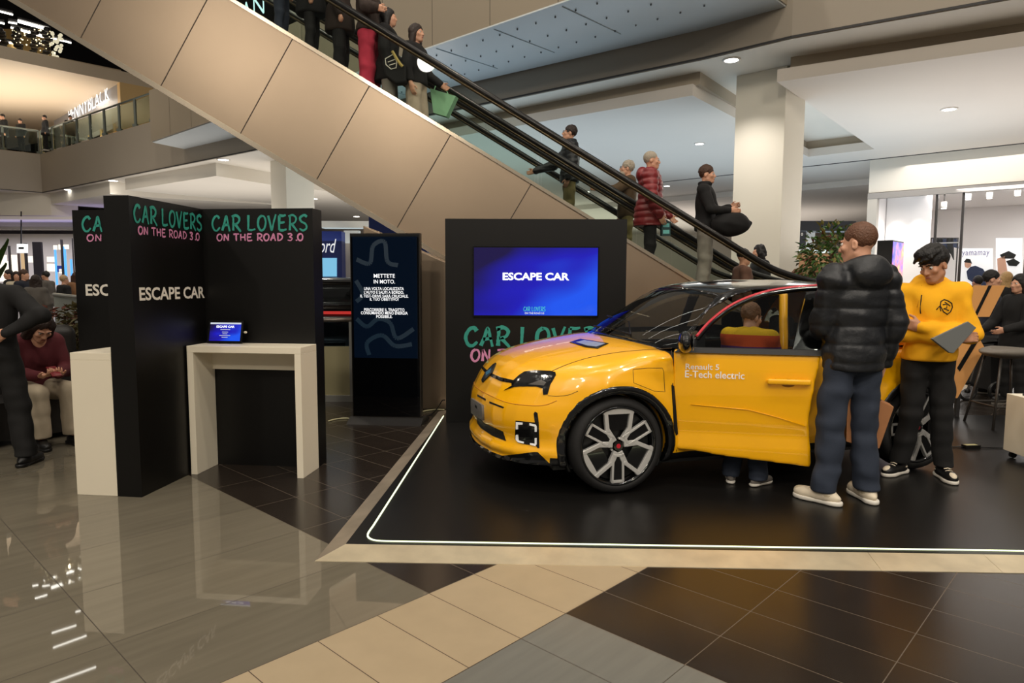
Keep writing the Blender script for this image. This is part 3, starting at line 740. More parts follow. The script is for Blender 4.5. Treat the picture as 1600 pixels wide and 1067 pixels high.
# tablet with screen
SCR = {}
def screen_mat(name, c1, c2, c3, strength, ax='X'):
    m = bpy.data.materials.new(name); m.use_nodes = True; nt = m.node_tree; N = nt.nodes.new; L = nt.links.new; b = nt.nodes['Principled BSDF']
    b.inputs['Base Color'].default_value = (.005, .005, .006, 1); b.inputs['Roughness'].default_value = .12
    tc = N('ShaderNodeTexCoord'); no = N('ShaderNodeTexNoise'); no.inputs['Scale'].default_value = 1.6; no.inputs['Detail'].default_value = 1
    L(tc.outputs['Generated'], no.inputs['Vector'])
    sp = N('ShaderNodeSeparateXYZ'); L(tc.outputs['Generated'], sp.inputs[0])
    ad = N('ShaderNodeMath'); ad.operation = 'MULTIPLY_ADD'; L(sp.outputs[ax], ad.inputs[0]); ad.inputs[1].default_value = .75; L(no.outputs['Fac'], ad.inputs[2])
    sb = N('ShaderNodeMath'); sb.operation = 'MULTIPLY_ADD'; L(sp.outputs['Z'], sb.inputs[0]); sb.inputs[1].default_value = -.45; L(ad.outputs[0], sb.inputs[2])
    r = N('ShaderNodeValToRGB'); e = r.color_ramp.elements; e[0].position = .2; e[0].color = c1; e[1].position = 1.0; e[1].color = c3; k = e.new(.62); k.color = c2
    L(sb.outputs[0], r.inputs[0]); L(r.outputs[0], b.inputs['Emission Color']); b.inputs['Emission Strength'].default_value = strength
    return m
BLUE = screen_mat('blue_screen', rgb(24, 14, 70), rgb(28, 24, 190), rgb(30, 90, 250), 1.0)
BZ = mat('gloss_black_bezel', rgb(10, 10, 11), .15)
WTXT = glow('white_text', (1, 1, 1, 1), 1.5); WTX2 = glow('white_text_dim', (.9, .95, 1, 1), .8)
tb = atz(351, 537, 1.0); tt = thing('tablet', 'small tablet in a black case showing ESCAPE CAR on the counter table', 'tablet', tuple(tb), math.atan2(D2.y, D2.x))
Rt = Matrix.Rotation(math.radians(-14), 4, 'X')
b = BM(); box(b, -.145, .145, -.008, .006, .004, .185, Rt); obj('case', b, BZ, tt, bevel=.004)
b = BM(); box(b, -.128, .128, -.0095, -.008, .022, .168, Rt); obj('screen', b, BLUE, tt)
b = BM(); box(b, -.128, .128, -.0105, -.0095, .155, .168, Rt); obj('status_bar', b, glow('bar_glow', (.75, .8, .9, 1), .9), tt)
mt = lambda x, z: pmat(tt) @ Rt @ frame((x, -.0108, z), (1, 0, 0), (0, 0, 1))
text('lettering', 'ESCAPE CAR', mt(0, .135), WTXT, tt, width=.15, height=.017, bold=.03, depth=.0004)
for k, (w_, z) in enumerate(((.08, .112), (.05, .092), (.04, .078), (.09, .064), (.05, .05))):
    b = BM(); box(b, -w_ / 2, w_ / 2, -.0107, -.0098, z - .002, z + .002, Rt); obj('text_line', b, WTX2, tt)
b = BM(); box(b, -.05, .05, .006, .05, .0, .01); box(b, -.05, .05, .006, .016, .0, .12, Rt); obj('stand', b, BZ, tt)
b = BM(); ball(b, (.16, .03, .09), (.014, .01, .01), 10); cp = obj('charging_plug', b, CREAM, tt, smooth=True)

# totem screen
k0, k1 = g(541, 663), g(657, 666)
dk = (k1 - k0).normalized(); nk = Vector((-dk.y, dk.x, 0)); kw = (k1 - k0).length
km = (k0 + k1) / 2
tot = thing('totem_screen', 'tall black digital totem with white Italian text, beside the TV wall', 'totem', tuple(km), math.atan2(dk.y, dk.x))
hw = .372
b = BM(); prism(b, [(-kw / 2, 0, 0), (-kw / 2, .44, 0), (-kw / 2, .28, .055), (-kw / 2, .12, .06)], (kw, 0, 0)); obj('base', b, mat('base_black', rgb(26, 24, 23), .5), tot)
b = BM(); box(b, -hw, hw, .14, .215, .055, 1.99); obj('body', b, mat('totem_frame', rgb(60, 56, 52), .3, metal=.6), tot, bevel=.006)
b = BM(); box(b, -hw + .012, hw - .012, .134, .139, .07, 1.978); obj('glass_front', b, mat('black_glass', rgb(5, 6, 8), .04, spec=.8), tot)
TS = mat('dark_screen', rgb(6, 10, 16), .05, emit=rgb(10, 26, 46), estr=.35)
b = BM(); box(b, -hw + .03, hw - .03, .1325, .1335, .69, 1.955); obj('screen', b, TS, tot)
SQ = glow('squiggle', rgb(26, 50, 66), .5)
for k, pts in enumerate((((-.3, 1.72), (-.16, 1.68), (-.12, 1.86), (.0, 1.9), (.03, 1.7), (.14, 1.66)), ((-.31, 1.1), (-.2, 1.02), (-.08, 1.1), (.05, 1.06), (.12, .9), (.3, 1.0)), ((-.18, .72), (-.2, .85), (-.04, .93), (.1, .82), (.28, .84)), ((-.31, 1.5), (-.24, 1.36), (-.31, 1.28)))):
    b = BM(); p = spline([(x, .1318, z) for x, z in pts], 8)
    for q, r in zip(p, p[1:]):
        t_ = (r - q).normalized(); n_ = Vector((-t_.z, 0, t_.x)) * .022
        b.faces.new([b.verts.new(v) for v in (q - n_, r - n_, r + n_, q + n_)])
    bmesh.ops.remove_doubles(b, verts=b.verts, dist=.004)
    obj('screen_line', b, SQ, tot)
TW = pmat(tot)
def tline(s, px0, px1, py, hpx):
    o = Vector(tot.location) + nk * .129
    a, c = atplane(px0, py, o, nk), atplane(px1, py, o, nk); m = (a + c) / 2
    text('lettering', s, frame(m, dk, Z3), WTXT, tot, width=(c - a).length, height=(atplane(px0, py - hpx / 2, o, nk) - atplane(px0, py + hpx / 2, o, nk)).length, bold=.004, depth=.001)
for s, x0, x1, y, h_ in (('METTETE', 584, 617, 431, 6), ('IN MOTO.', 584, 617, 440, 6), ('UNA VOLTA LOCALIZZATA', 569, 631, 451, 4.6), ("L'AUTO E SALITI A BORDO,", 569, 631, 457, 5), ('IL TEST-DRIVE SARÀ CRUCIALE.', 563, 638, 462, 5.4), ('IL TUO OBIETTIVO?', 578, 623, 467.5, 4.6), ('PERCORRERE IL TRAGITTO', 569, 632, 484, 4.6), ('CONSUMANDO MENO ENERGIA', 564, 637, 489, 4.6), ('POSSIBILE.', 588, 613, 494.5, 4.6)):
    tline(s, x0, x1, y, h_)
# cables
CBL = mat('white_cable', rgb(196, 190, 150), .5); CBB = mat('black_cable', rgb(14, 14, 14), .5)
b = BM(); tube(b, spline([g(513, 658, .008), g(524, 655, .008), g(540, 653.5, .008), g(560, 656, .008)], 6), .008, 6); tag(obj('power_cable', b, CBL, smooth=True), 'pale cable on the floor between the booth and the totem', 'cable')
b = BM(); tube(b, spline([g(650, 648, .01), g(664, 642, .01), g(680, 640, .01), g(694, 640, .03)], 6), .008, 6); tag(obj('power_cable', b, CBL, smooth=True), 'pale cable running from the totem to the TV wall', 'cable')
b = BM(); tube(b, spline([g(660, 652, .01), g(676, 646, .012), aty(686, 634, 7.3), aty(691, 626, 7.25), aty(695, 625, 7.2)], 6), .006, 6); tag(obj('power_cable', b, CBB, smooth=True), 'thin black cable hanging at the left edge of the TV wall', 'cable')

# stage platform with metal rim and light strip
ZS = .025
c00 = g(492, 877); c01 = g(1600, 896); c10 = g(688, 640)
fx = (c01 - c00).normalized(); fy = (c10 - c00); fy = (fy - fx * fy.dot(fx)).normalized()
fy = (c10 - c00).normalized()
i00 = g(540, 850, ZS)
stage = thing('stage_platform', 'low black display stage with brushed metal ramp edge under the yellow car', 'platform', tuple(c00))
ia = (i00 - c00).dot(Vector((-fx.y, fx.x, 0))); LXs, LYs = 9.0, 4.0
ix = i00; iy = ix + fy * LYs; ixr = ix + fx * LXs; iyr = ixr + fy * LYs
STG = mat('stage_black', rgb(20, 19, 18), .34, noise=(6, .15), spec=.35)
b = BM(); slab(b, [ix, ixr, iyr, iy], 0.0, ZS); obj('deck', b, STG, stage, True)
RAMP = mat('worn_metal_rim', rgb(226, 210, 180), .38, metal=.55, noise=(5, .35), bump=(25, .05))
RAMP2 = mat('dull_metal_rim', rgb(170, 156, 138), .42, metal=.55, noise=(4, .5), bump=(25, .05))
def ramp(o0, o1, n1_, n0_, m):
    b = BM(); z = lambda p, h: Vector((p.x, p.y, h))
    t_ = [z(o0, .003), z(o1, .003), z(n1_, ZS + .001), z(n0_, ZS + .001)]; u_ = [z(o0, 0), z(o1, 0), z(n1_, 0), z(n0_, 0)]
    A = [b.verts.new(p) for p in t_]; B_ = [b.verts.new(p) for p in u_]
    fs = [b.faces.new(A), b.faces.new(B_[::-1])] + [b.faces.new((A[(i + 1) % 4], A[i], B_[i], B_[(i + 1) % 4])) for i in range(4)]
    bmesh.ops.recalc_face_normals(b, faces=fs); return obj('metal_rim', b, m, stage, True)
seam = (g(1375, 890) - c00).length
oxr = c00 + fx * LXs; oy = c00 + fy * (LYs + .2)
ws = [0, seam, seam + .62, LXs]
il = (ixr - ix).length
for k in range(3): ramp(c00 + fx * ws[k] , c00 + fx * (ws[k + 1] - .002), ix + fx * max(0, min(il, ws[k + 1] - .10 - .002)), ix + fx * max(0, ws[k] - .10), RAMP)
ly = (oy - c00).length
vs_ = [0, .85, 2.2, ly]
for k in range(3): ramp(c00 + fy * vs_[k], c00 + fy * (vs_[k + 1] - .002), ix + fy * max(0, vs_[k + 1] - .22), ix + fy * max(0, vs_[k] - .22), RAMP2)
LST = glow('light_strip', (.92, 1, .62, 1), 2.2)
la, lb_ = g(573, 842, ZS), g(693, 650, ZS); lr = g(1600, 861, ZS)
lfx = (lr - g(620, 846, ZS)).normalized(); lo = la
path = [g(693, 650, ZS), g(640, 733, ZS), g(583, 822, ZS), g(575, 834, ZS), g(577, 841, ZS), g(590, 845, ZS), g(620, 846, ZS), g(1100, 853.5, ZS), g(1600, 861, ZS), g(1600, 861, ZS) + lfx * 2.5]
def ribbon(pts, w, z, h):
    b = BM(); n = len(pts); vs = []
    for i, p in enumerate(pts):
        t_ = (pts[min(i + 1, n - 1)] - pts[max(i - 1, 0)]).normalized(); a = Vector((-t_.y, t_.x, 0)) * w
        vs.append([b.verts.new(Vector((p.x, p.y, z)) + s_ * a + Vector((0, 0, q))) for s_, q in ((-1, 0), (-1, h), (1, h), (1, 0))])
    for A, B_ in zip(vs, vs[1:]):
        for i in range(4): b.faces.new((A[i], A[(i + 1) % 4], B_[(i + 1) % 4], B_[i]))
    return b
path = path[:2] + spline(path[2:7], 5) + path[7:]
obj('light_strip', ribbon(path, .005, ZS, .004), LST, stage, True)

# TV wall
tv0 = g(697, 660, ZS); yv = tv0.y; tx1 = aty(979, 400, yv).x; tz1 = aty(838, 342, yv).z
tv = thing('tv_wall', 'freestanding black wall with a blue ESCAPE CAR screen behind the car bonnet', 'display', ((tv0.x + tx1) / 2, yv, ZS))
b = BM(); box(b, tv0.x, tx1, yv, yv + .32, ZS + .001, tz1); obj('wall_panel', b, BLK_L, tv, True, bevel=.004)
A_, B2 = aty(739, 385, yv), aty(934, 495, yv)
b = BM(); box(b, A_.x, B2.x, yv - .035, yv, B2.z, A_.z); bez = obj('television', b, BZ, tv, True, bevel=.004)
b = BM(); box(b, A_.x + .012, B2.x - .012, yv - .0365, yv - .035, B2.z + .014, A_.z - .012); scr = obj('screen', b, BLUE, bez, False)
scr.parent = tv; scr.data.transform(pmat(tv).inverted())
m_ = (aty(787, 432, yv - .037) + aty(888, 432, yv - .037)) / 2
GLWT = glow('screen_title', (.95, .97, 1, 1), 1.6)
text('lettering', 'ESCAPE CAR', frame(m_, (1, 0, 0), Z3), GLWT, tv, width=.68, height=.078, bold=.032, depth=.001)
p_ = aty(818, 486, yv - .0372); brush('lettering', 'CAR LOVERS', frame(p_, (1, 0, 0), Z3), aty(852, 486, yv).x - aty(818, 486, yv).x, .043, glow('teal_glow', rgb(80, 225, 210), .9), tv, seed=21)
p_ = aty(821, 491, yv - .0372)
text('lettering', 'ON THE ROAD 3.0', frame(aty(835, 489.3, yv - .0372), (1, 0, 0), Z3), WTX2, tv, width=.2, height=.02, bold=.03, depth=.0005)
p_ = aty(726, 540, yv - .002); brush('lettering', 'CAR LOVERS', frame(p_, (1, 0, 0), Z3), aty(958, 540, yv).x - p_.x, aty(726, 512, yv).z - p_.z, TEAL, tv, seed=23)
p_ = aty(736, 564, yv - .002); brush('lettering', 'ON THE ROAD 3.0', frame(p_, (1, 0, 0), Z3), aty(948, 560, yv).x - p_.x, aty(726, 546, yv).z - p_.z, PINK, tv, seed=24)
# ------------------------------------------------------------------ the yellow car (x to the rear, y away from the viewer, z up)
CAR = thing('car', 'bright yellow compact electric car with black roof and open front door on the stage', 'car', (-.1919, 5.2672, ZS), math.atan2(.2505, .968))
YEL = mat('yellow_paint', rgb(255, 184, 2), .28, coat=1.0, spec=.5)
GBL = mat('gloss_black', rgb(9, 9, 10), .12, coat=.6)
SBL = mat('satin_black', rgb(14, 14, 14), .4); INT = mat('interior_black', rgb(22, 21, 21), .7)
CGL = glass('car_glass', (.52, .55, .55, 1), .05); CGD = glass('car_glass_dark', (.5, .53, .53, 1), .02)
REDL = mat('red_line', rgb(190, 30, 48), .35); SILV = mat('machined_silver', rgb(212, 210, 206), .35, metal=.45)
h_ = .0125
fd = Field((-.22, -1.0, .12), (3.97, 1.0, 1.56), h_)
X, Y_, Z_ = fd.grid(); X = X.astype(np.float32)
def look(poly, x, z):
    gx = np.arange(-.9, 4.8, .01); gz = np.arange(-.1, 1.9, .01)
    T = polysdf(gx[:, None], gz[None, :], poly).astype(np.float32)
    fx_ = np.clip((x + .9) / .01, 0, len(gx) - 1.001); fz_ = np.clip((z + .1) / .01, 0, len(gz) - 1.001)
    fx_, fz_ = np.broadcast_arrays(fx_, fz_); i = fx_.astype(np.int32); j = fz_.astype(np.int32); a = fx_ - i; b_ = fz_ - j
    return T[i, j] * (1 - a) * (1 - b_) + T[i + 1, j] * a * (1 - b_) + T[i, j + 1] * (1 - a) * b_ + T[i + 1, j + 1] * a * b_
ay = np.abs(Y_)
SIDE = sp2([(-.03, .20), (-.085, .235), (-.115, .285), (-.085, .335), (-.075, .38), (-.095, .45), (-.10, .52), (-.085, .60), (-.055, .66), (-.02, .73), (.03, .80), (.10, .865), (.22, .925), (.4, .975), (.65, 1.02), (.9, 1.05), (1.1, 1.04), (1.5, 1.01), (2.2, 1.0), (3.0, 1.02), (3.5, 1.05), (3.70, 1.04), (3.78, .96), (3.82, .8), (3.84, .6), (3.82, .4), (3.75, .27), (3.6, .20), (3.0, .19), (1.0, .19)], 4)
bow = np.interp(ay, [0, .2, .4, .52, .62, .70, .77, .82, .86, .95], [0, .008, .045, .10, .165, .25, .36, .47, .60, .9]).astype(np.float32)
bow = bow - 0
x1 = X - bow * (1 - sstep(.35, 1.35, X)) + .25 * (ay / .86) ** 5 * sstep(2.9, 3.7, X)
z1 = Z_ + .075 * (ay / .85) ** 2 * sstep(.7, 1.0, Z_)
sd = look(SIDE, x1.astype(np.float32), z1.astype(np.float32))
hw = np.interp(Z_, [.15, .22, .32, .5, .7, .86, .95, 1.02, 1.1], [.79, .815, .845, .86, .868, .868, .852, .81, .74]).astype(np.float32)
waist = -.018 * np.exp(-((X - 2.0) / .6) ** 4) * np.exp(-((Z_ - .48) / .16) ** 2)
def rw(cx): return np.sqrt((X - cx) ** 2 + (Z_ - .336) ** 2)
rF, rR = rw(.74), rw(3.28)
fl_ = .022 * np.exp(-(np.clip(np.minimum(rF, rR) - .43, 0, 9) / .07) ** 2)
body = smax(sd, ay - hw - waist - fl_, .075)
arch = np.minimum(rF, rR) - .372
GH = sp2([(.80, .96), (.86, 1.03), (1.0, 1.135), (1.2, 1.255), (1.4, 1.365), (1.55, 1.428), (1.75, 1.472), (2.1, 1.497), (2.5, 1.497), (2.9, 1.478), (3.25, 1.44), (3.48, 1.40), (3.54, 1.36), (3.62, 1.22), (3.72, 1.03), (3.72, .94), (2.5, .93), (1.2, .93)], 4)
hwg_z = lambda z: np.interp(z, [.9, 1.0, 1.1, 1.2, 1.3, 1.4, 1.46, 1.52], [.825, .805, .772, .735, .692, .642, .60, .55])
hwg = hwg_z(Z_).astype(np.float32)
x1g = X - .25 * (ay / .7) ** 2 * (1 - sstep(1.2, 2.0, X)) + .16 * (ay / .7) ** 3 * sstep(2.9, 3.6, X)
zg = Z_ + .055 * (ay / .6) ** 2
gs = look(GH, x1g.astype(np.float32), zg.astype(np.float32))
gh = smax(gs, ay - hwg, .05)
gh = np.maximum(gh, .985 - Z_)
DOOR = [(1.145, 1.00), (1.15, .80), (1.165, .31), (1.19, .29), (1.36, .275), (1.46, .255), (2.075, .215), (2.085, .24), (2.06, .55), (2.085, .80), (2.13, 1.0), (2.18, 1.20), (2.255, 1.45), (2.0, 1.44), (1.75, 1.388), (1.55, 1.303), (1.32, 1.148), (1.22, 1.04)]
OPEN_ = [(1.15, 1.0), (1.17, .45), (1.22, .31), (2.03, .29), (2.06, .5), (2.10, 1.0), (2.18, 1.40), (1.95, 1.415), (1.75, 1.37), (1.55, 1.285), (1.3, 1.11)]
W_FRONT = [(1.34, 1.05), (1.60, 1.26), (1.76, 1.345), (1.95, 1.395), (2.10, 1.405), (2.06, 1.05)]
W_REAR = [(2.14, 1.05), (2.21, 1.405), (2.55, 1.40), (2.80, 1.375), (2.84, 1.33), (2.74, 1.06)]
W_QTR = [(2.98, 1.09), (3.0, 1.19), (3.06, 1.235), (3.16, 1.16), (3.19, 1.10)]
def pxz(poly): return polysdf(X[:, :, 0], Z_[0, :, :], poly).astype(np.float32)[:, None, :]
near = Y_ + .3
opn = np.maximum(pxz(OPEN_), near)
cav = np.maximum.reduce(np.broadcast_arrays(1.12 - X, X - 3.45, ay - .74, .3 - Z_)).astype(np.float32)
bodyF = np.maximum(body, -np.maximum(arch, .52 - ay)); bodyF = np.maximum(bodyF, -cav); bodyF = np.maximum(bodyF, -opn)
wsc = np.maximum.reduce(np.broadcast_arrays(x1g - 1.56, 1.065 - zg, ay - hwg + .06)).astype(np.float32)
rsc = np.maximum.reduce(np.broadcast_arrays(3.50 - x1g, 1.10 - Z_, Z_ - 1.36, ay - hwg + .09)).astype(np.float32)
dsc = np.maximum(-hwg + ay - .2, .35 - ay)
wF, wR_, wQ = pxz(W_FRONT), pxz(W_REAR), pxz(W_QTR)
swin = np.maximum(np.minimum(wF, np.minimum(wR_, wQ)), .35 - ay)
ghF = np.maximum(gh, -(gh + .04)); ghF = np.maximum(ghF, -np.maximum(gh + .03, 0) - .0) if False else ghF
for c in (wsc, rsc, swin, opn): ghF = np.maximum(ghF, -c)
CM = pmat(CAR)
def part(name, F, m, cutfn=None, parent=CAR, smooth=2):
    return link(name, fd.mesh(name, 1, F, smooth), m, parent)
def split_faces(me, test, name, m, parent=CAR):
    """move the faces whose centre passes the test into a part of their own"""
    b = BM(); b.from_mesh(me); d = [f for f in b.faces if test(f.calc_center_median())]
    keep = set(d); b2 = b.copy(); b2.faces.ensure_lookup_table()
    idx = {f.index for f in d}
    bmesh.ops.delete(b2, geom=[f for f in b2.faces if f.index not in idx], context='FACES')
    bmesh.ops.delete(b, geom=d, context='FACES'); b.to_mesh(me); b.free()
    o = obj(name, b2, m, parent, smooth=True); return o
def bisect(me, planes):
    b = BM(); b.from_mesh(me)
    for p, n in planes: bmesh.ops.bisect_plane(b, geom=b.verts[:] + b.edges[:] + b.faces[:], plane_co=p, plane_no=n, dist=1e-5)
    b.to_mesh(me); b.free()
solid = fd.mesh('solid', 1, np.minimum(body, gh), 2)                 # plain outer skin, only used to lay trim onto
sb_ = BM(); sb_.from_mesh(solid); BV = BVHTree.FromBMesh(sb_); sb_.free(); bpy.data.meshes.remove(solid)
bs = part('body_shell', bodyF, YEL)
bisect(bs.data, [((0, 0, .262), (0, 0, 1)), ((0, 0, .226), (0, 0, 1)), ((.27, 0, 0), (1, 0, 0))])
split_faces(bs.data, lambda c: c.z < .226 or (c.z < .262 and c.x > .27), 'sill_trim', SBL)
split_faces(bs.data, lambda c: 1.115 < c.x < 3.46 and abs(c.y) < .755 and c.z > .28 and c.z < .97 or (c.x > 1.1 and c.x < 3.46 and abs(c.y) < .745 and c.z >= .97), 'cabin_lining', INT)
gp = part('roof_and_pillars', ghF, GBL)
pn_ = Vector((.38, 0, -.2)).normalized()
bisect(gp.data, [((2.88, 0, 1.0), pn_), ((0, 0, 1.375), (0, 0, 1))])
split_faces(gp.data, lambda c: (c - Vector((2.88, 0, 1.0))).dot(pn_) > 0 and c.z < 1.375 and abs(c.y) > .42, 'rear_pillar', YEL)
# door aperture edge seen through the glass: yellow centre pillar
b = BM(); ps = [(2.03, -.80, .3), (2.05, -.82, .6), (2.08, -.79, 1.0), (2.125, -.715, 1.2), (2.17, -.645, 1.38)]
tube(b, spline(ps, 5), .032, 10); obj('centre_pillar', b, YEL, CAR, smooth=True)
# glazing
def glazing(name, off, test, m):
    me = fd.mesh(name, 1, gh + off, 2); b = BM(); b.from_mesh(me)
    bmesh.ops.delete(b, geom=[f for f in b.faces if not test(f.calc_center_median(), f.normal)], context='FACES'); bpy.data.meshes.remove(me)
    return obj(name, b, m, CAR, smooth=True)
def inpoly(poly, x, z, g=.0):
    return polysdf(np.array([x]), np.array([z]), poly)[0] < g
glazing('windscreen', .008, lambda c, n: n.x < -.25 and c.z > 1.0 and c.x < 1.75 and abs(c.y) < hwg_z(c.z) - .035, CGL)
glazing('rear_window', .008, lambda c, n: n.x > .4 and 1.08 < c.z < 1.38, CGD)
glazing('side_window', .008, lambda c, n: c.y > .5 and inpoly(W_FRONT, c.x, c.z, .02) and n.y > .5, CGD)
for sgn in (1, -1):
    glazing('side_window', .008, lambda c, n: c.y * sgn > .5 and inpoly(W_REAR, c.x, c.z, .02), CGD)
    glazing('quarter_window', .008, lambda c, n: c.y * sgn > .4 and inpoly(W_QTR, c.x, c.z, .02), CGD)
# wheel arch trims
for cx, rr in ((.74, rF), (3.28, rR)):
    for sgn in (1, -1):
        F = np.maximum.reduce(np.broadcast_arrays(body - .010, np.abs(rr - .402) - .03, .70 - ay, -sgn * Y_, .19 - Z_)).astype(np.float32)
        part('wheel_arch_trim', F, GBL if cx < 1 else SBL)
        F = np.maximum.reduce(np.broadcast_arrays(rr - .385, .50 - ay, ay - .80, -sgn * Y_, -(rr - .36), .15 - Z_)).astype(np.float32)
        part('arch_liner', F, SBL)
b = BM(); box(b, .3, 3.6, -.76, .76, .17, .2); obj('underbody', b, SBL, CAR)
b = BM(); box(b, .25, 1.1, -.5, .5, .2, .8); obj('motor_bay', b, SBL, CAR)

# wheels
def bar(bm, p, q, w, z0, z1):
    p, q = Vector((*p, 0)), Vector((*q, 0)); t_ = (q - p).normalized(); n = Vector((-t_.y, t_.x, 0)) * w / 2
    e = t_ * w * .35
    prism(bm, [p - e - n + Vector((0, 0, z0)), q + e - n + Vector((0, 0, z0)), q + e + n + Vector((0, 0, z0)), p - e + n + Vector((0, 0, z0))], (0, 0, z1 - z0))
TYR = mat('tyre_rubber', rgb(20, 19, 19), .75, bump=(60, .1))
def wheel(cx, sgn, rot):
    w = bpy.data.objects.new('wheel', None); COL.objects.link(w); w.parent = CAR; w.location = (cx, sgn * .775, .340); w.empty_display_size = .1
    w.rotation_euler = (PI / 2, 0, 0) if sgn < 0 else (-PI / 2, 0, 0)
    b = BM(); lathe(b, [(.265, -.09), (.30, -.1), (.327, -.085), (.338, -.06), (.340, 0), (.338, .06), (.327, .085), (.305, .1), (.285, .1), (.276, .092), (.27, .06), (.265, 0)], seg=64, closed=True); obj('tyre', b, TYR, w, smooth=True)
    b = BM(); lathe(b, [(.271, .088), (.279, .094), (.279, .097), (.266, .097), (.258, .06), (.24, -.08), (.268, -.08)], seg=64, closed=True); obj('rim', b, GBL, w, smooth=True)
    b = BM(); disc(b, .25, -.02, .03, Matrix(), 48); obj('wheel_dish', b, SBL, w)
    b = BM(); disc(b, .034, .05, .088, Matrix(), 24); obj('hub_cap', b, GBL, w)
    b = BM(); disc(b, .016, .088, .090, Matrix(), 20); obj('hub_badge', b, REDL, w)
    R = .268
    for k in range(3):
        A = rot + k * 2 * PI / 3; c, s = math.cos(A), math.sin(A)
        T = lambda r, t: (c * r - s * t, s * r + c * t)
        b = BM()
        for sg in (1, -1):
            bar(b, T(R * .97, sg * R * .37), T(R * .40, sg * R * .30), R * .105, .058, .09)
            bar(b, T(R * .40, sg * R * .30), T(R * .16, sg * R * .14), R * .15, .056, .088)
        bar(b, T(R * .91, -R * .37), T(R * .91, R * .37), R * .16, .060, .088)
        obj('spoke', b, SILV, w, bevel=.003)
        b = BM(); prism(b, [(*T(R * .9, -R * .33), .04), (*T(R * .9, R * .33), .04), (*T(R * .4, R * .26), .04), (*T(R * .4, -R * .26), .04)], (0, 0, .03)); obj('spoke_infill', b, GBL, w)
        A2 = A + PI / 3; c2, s2_ = math.cos(A2), math.sin(A2); T2 = lambda r, t: (c2 * r - s2_ * t, s2_ * r + c2 * t)
        b = BM()
        for sg in (1, -1): bar(b, T2(R * .95, sg * R * .15), T2(R * .22, sg * R * .13), R * .06, .058, .09)
        bar(b, T2(R * .94, -R * .15), T2(R * .94, R * .15), R * .07, .060, .09); bar(b, T2(R * .26, -R * .12), T2(R * .26, R * .12), R * .06, .06, .09)
        obj('spoke', b, SILV, w, bevel=.002)
        b = BM(); prism(b, [(*T2(R * .92, -R * .12), .05), (*T2(R * .92, R * .12), .05), (*T2(R * .26, R * .1), .05), (*T2(R * .26, -R * .1), .05)], (0, 0, .03)); obj('spoke_infill', b, GBL, w)
    for k in range(5):
        b = BM(); A = k * 2 * PI / 5; disc(b, .008, .05, .07, Matrix.Translation((.05 * math.cos(A), .05 * math.sin(A), 0)), 8); obj('wheel_bolt', b, SILV, w)
for cx, r in ((.74, PI / 2 + .0), (3.28, PI / 2 + .55)):
    for s in (-1, 1): wheel(cx, s, r)

# trim laid onto the skin along outlines read off the photograph
CMI = CM.inverted(); CAMC = CMI @ CAMP
def hit(px, py):
    d_ = (CMI.to_3x3() @ ray(px, py)).normalized(); l, n, i, ds = BV.ray_cast(CAMC, d_); return (l, n) if l else None
from mathutils.geometry import delaunay_2d_cdt
def skin(name, px, m, off=.004, step=4.0, mirror=True, parent=None, curve=False):
    parent = parent or CAR
    if curve: px = [(p.x, p.y) for p in spline([(a, b_, 0) for a, b_ in px], 5, True)]
    pts = []
    for i in range(len(px)):
        a, c = Vector(px[i]), Vector(px[(i + 1) % len(px)]); n = max(1, int((c - a).length / step))
        pts += [a.lerp(c, k / n) for k in range(n)]
    nb = len(pts); xs = [p.x for p in pts]; ys = [p.y for p in pts]
    gx = np.arange(min(xs) + step, max(xs), step); gy = np.arange(min(ys) + step, max(ys), step)
    if len(gx) and len(gy):
        G = np.array([(a, c) for a in gx for c in gy]); dd_ = polysdf(G[:, 0], G[:, 1], [tuple(p) for p in pts]); pts += [Vector(q) for q, v in zip(G, dd_) if v < -step * .45]
    V, E_, F_, *_ = delaunay_2d_cdt(pts, [(i, (i + 1) % nb) for i in range(nb)], [list(range(nb))], 1, 1e-4)
    cx, cy = sum(xs) / len(xs), sum(ys) / len(ys)
    L = []
    for v in V:
        q = None
        for t_ in (0, .03, .06, .1, .2, .4):
            q = hit(v.x + (cx - v.x) * t_, v.y + (cy - v.y) * t_)
            if q: break
        L.append(q or hit(cx, cy))
    out = []
    for sg in ((1, -1) if mirror else (1,)):
        b = BM(); top = []; bot = []
        for l, n in L:
            p = l + n * off; q = l - n * .004
            if sg < 0: p = Vector((p.x, -p.y, p.z)); q = Vector((q.x, -q.y, q.z))
            top.append(b.verts.new(p)); bot.append(b.verts.new(q))
        for f in F_:
            try: b.faces.new([top[i] for i in f])
            except ValueError: pass
        for e in [e for e in b.edges if e.is_boundary]:
            i, j = top.index(e.verts[0]), top.index(e.verts[1]); b.faces.new((top[i], top[j], bot[j], bot[i]))
        bmesh.ops.recalc_face_normals(b, faces=b.faces[:])
        out.append(obj(name, b, m, parent))
    return out
def seamline(name, px, m, r=.003, mirror=True, curve=True, parent=None):
    pts = [(p.x, p.y) for p in spline([(a, c, 0) for a, c in px], 6)] if curve else px
    P3 = [q for q in (hit(*p) for p in pts) if q]
    for sg in ((1, -1) if mirror else (1,)):
        b = BM(); tube(b, [Vector((l.x, sg * l.y, l.z)) for l, n in P3], r, 6); obj(name, b, m, parent or CAR, smooth=True)
HLG = mat('headlamp_lens', rgb(26, 25, 25), .06, coat=1); GREYL = mat('lamp_reflector', rgb(120, 116, 112), .2, metal=.6)
skin('headlamp_surround', [(788, 610), (800, 603), (800, 597), (812, 586), (820, 581), (836, 579), (860, 580), (868, 582), (869, 586), (860, 601), (856, 616), (849, 617), (848, 607), (838, 604), (812, 604), (803, 605)], GBL, .006)
skin('headlamp_lens', [(810, 597), (818, 585), (836, 583), (862, 584), (864, 588), (852, 604), (838, 600)], HLG, .008)
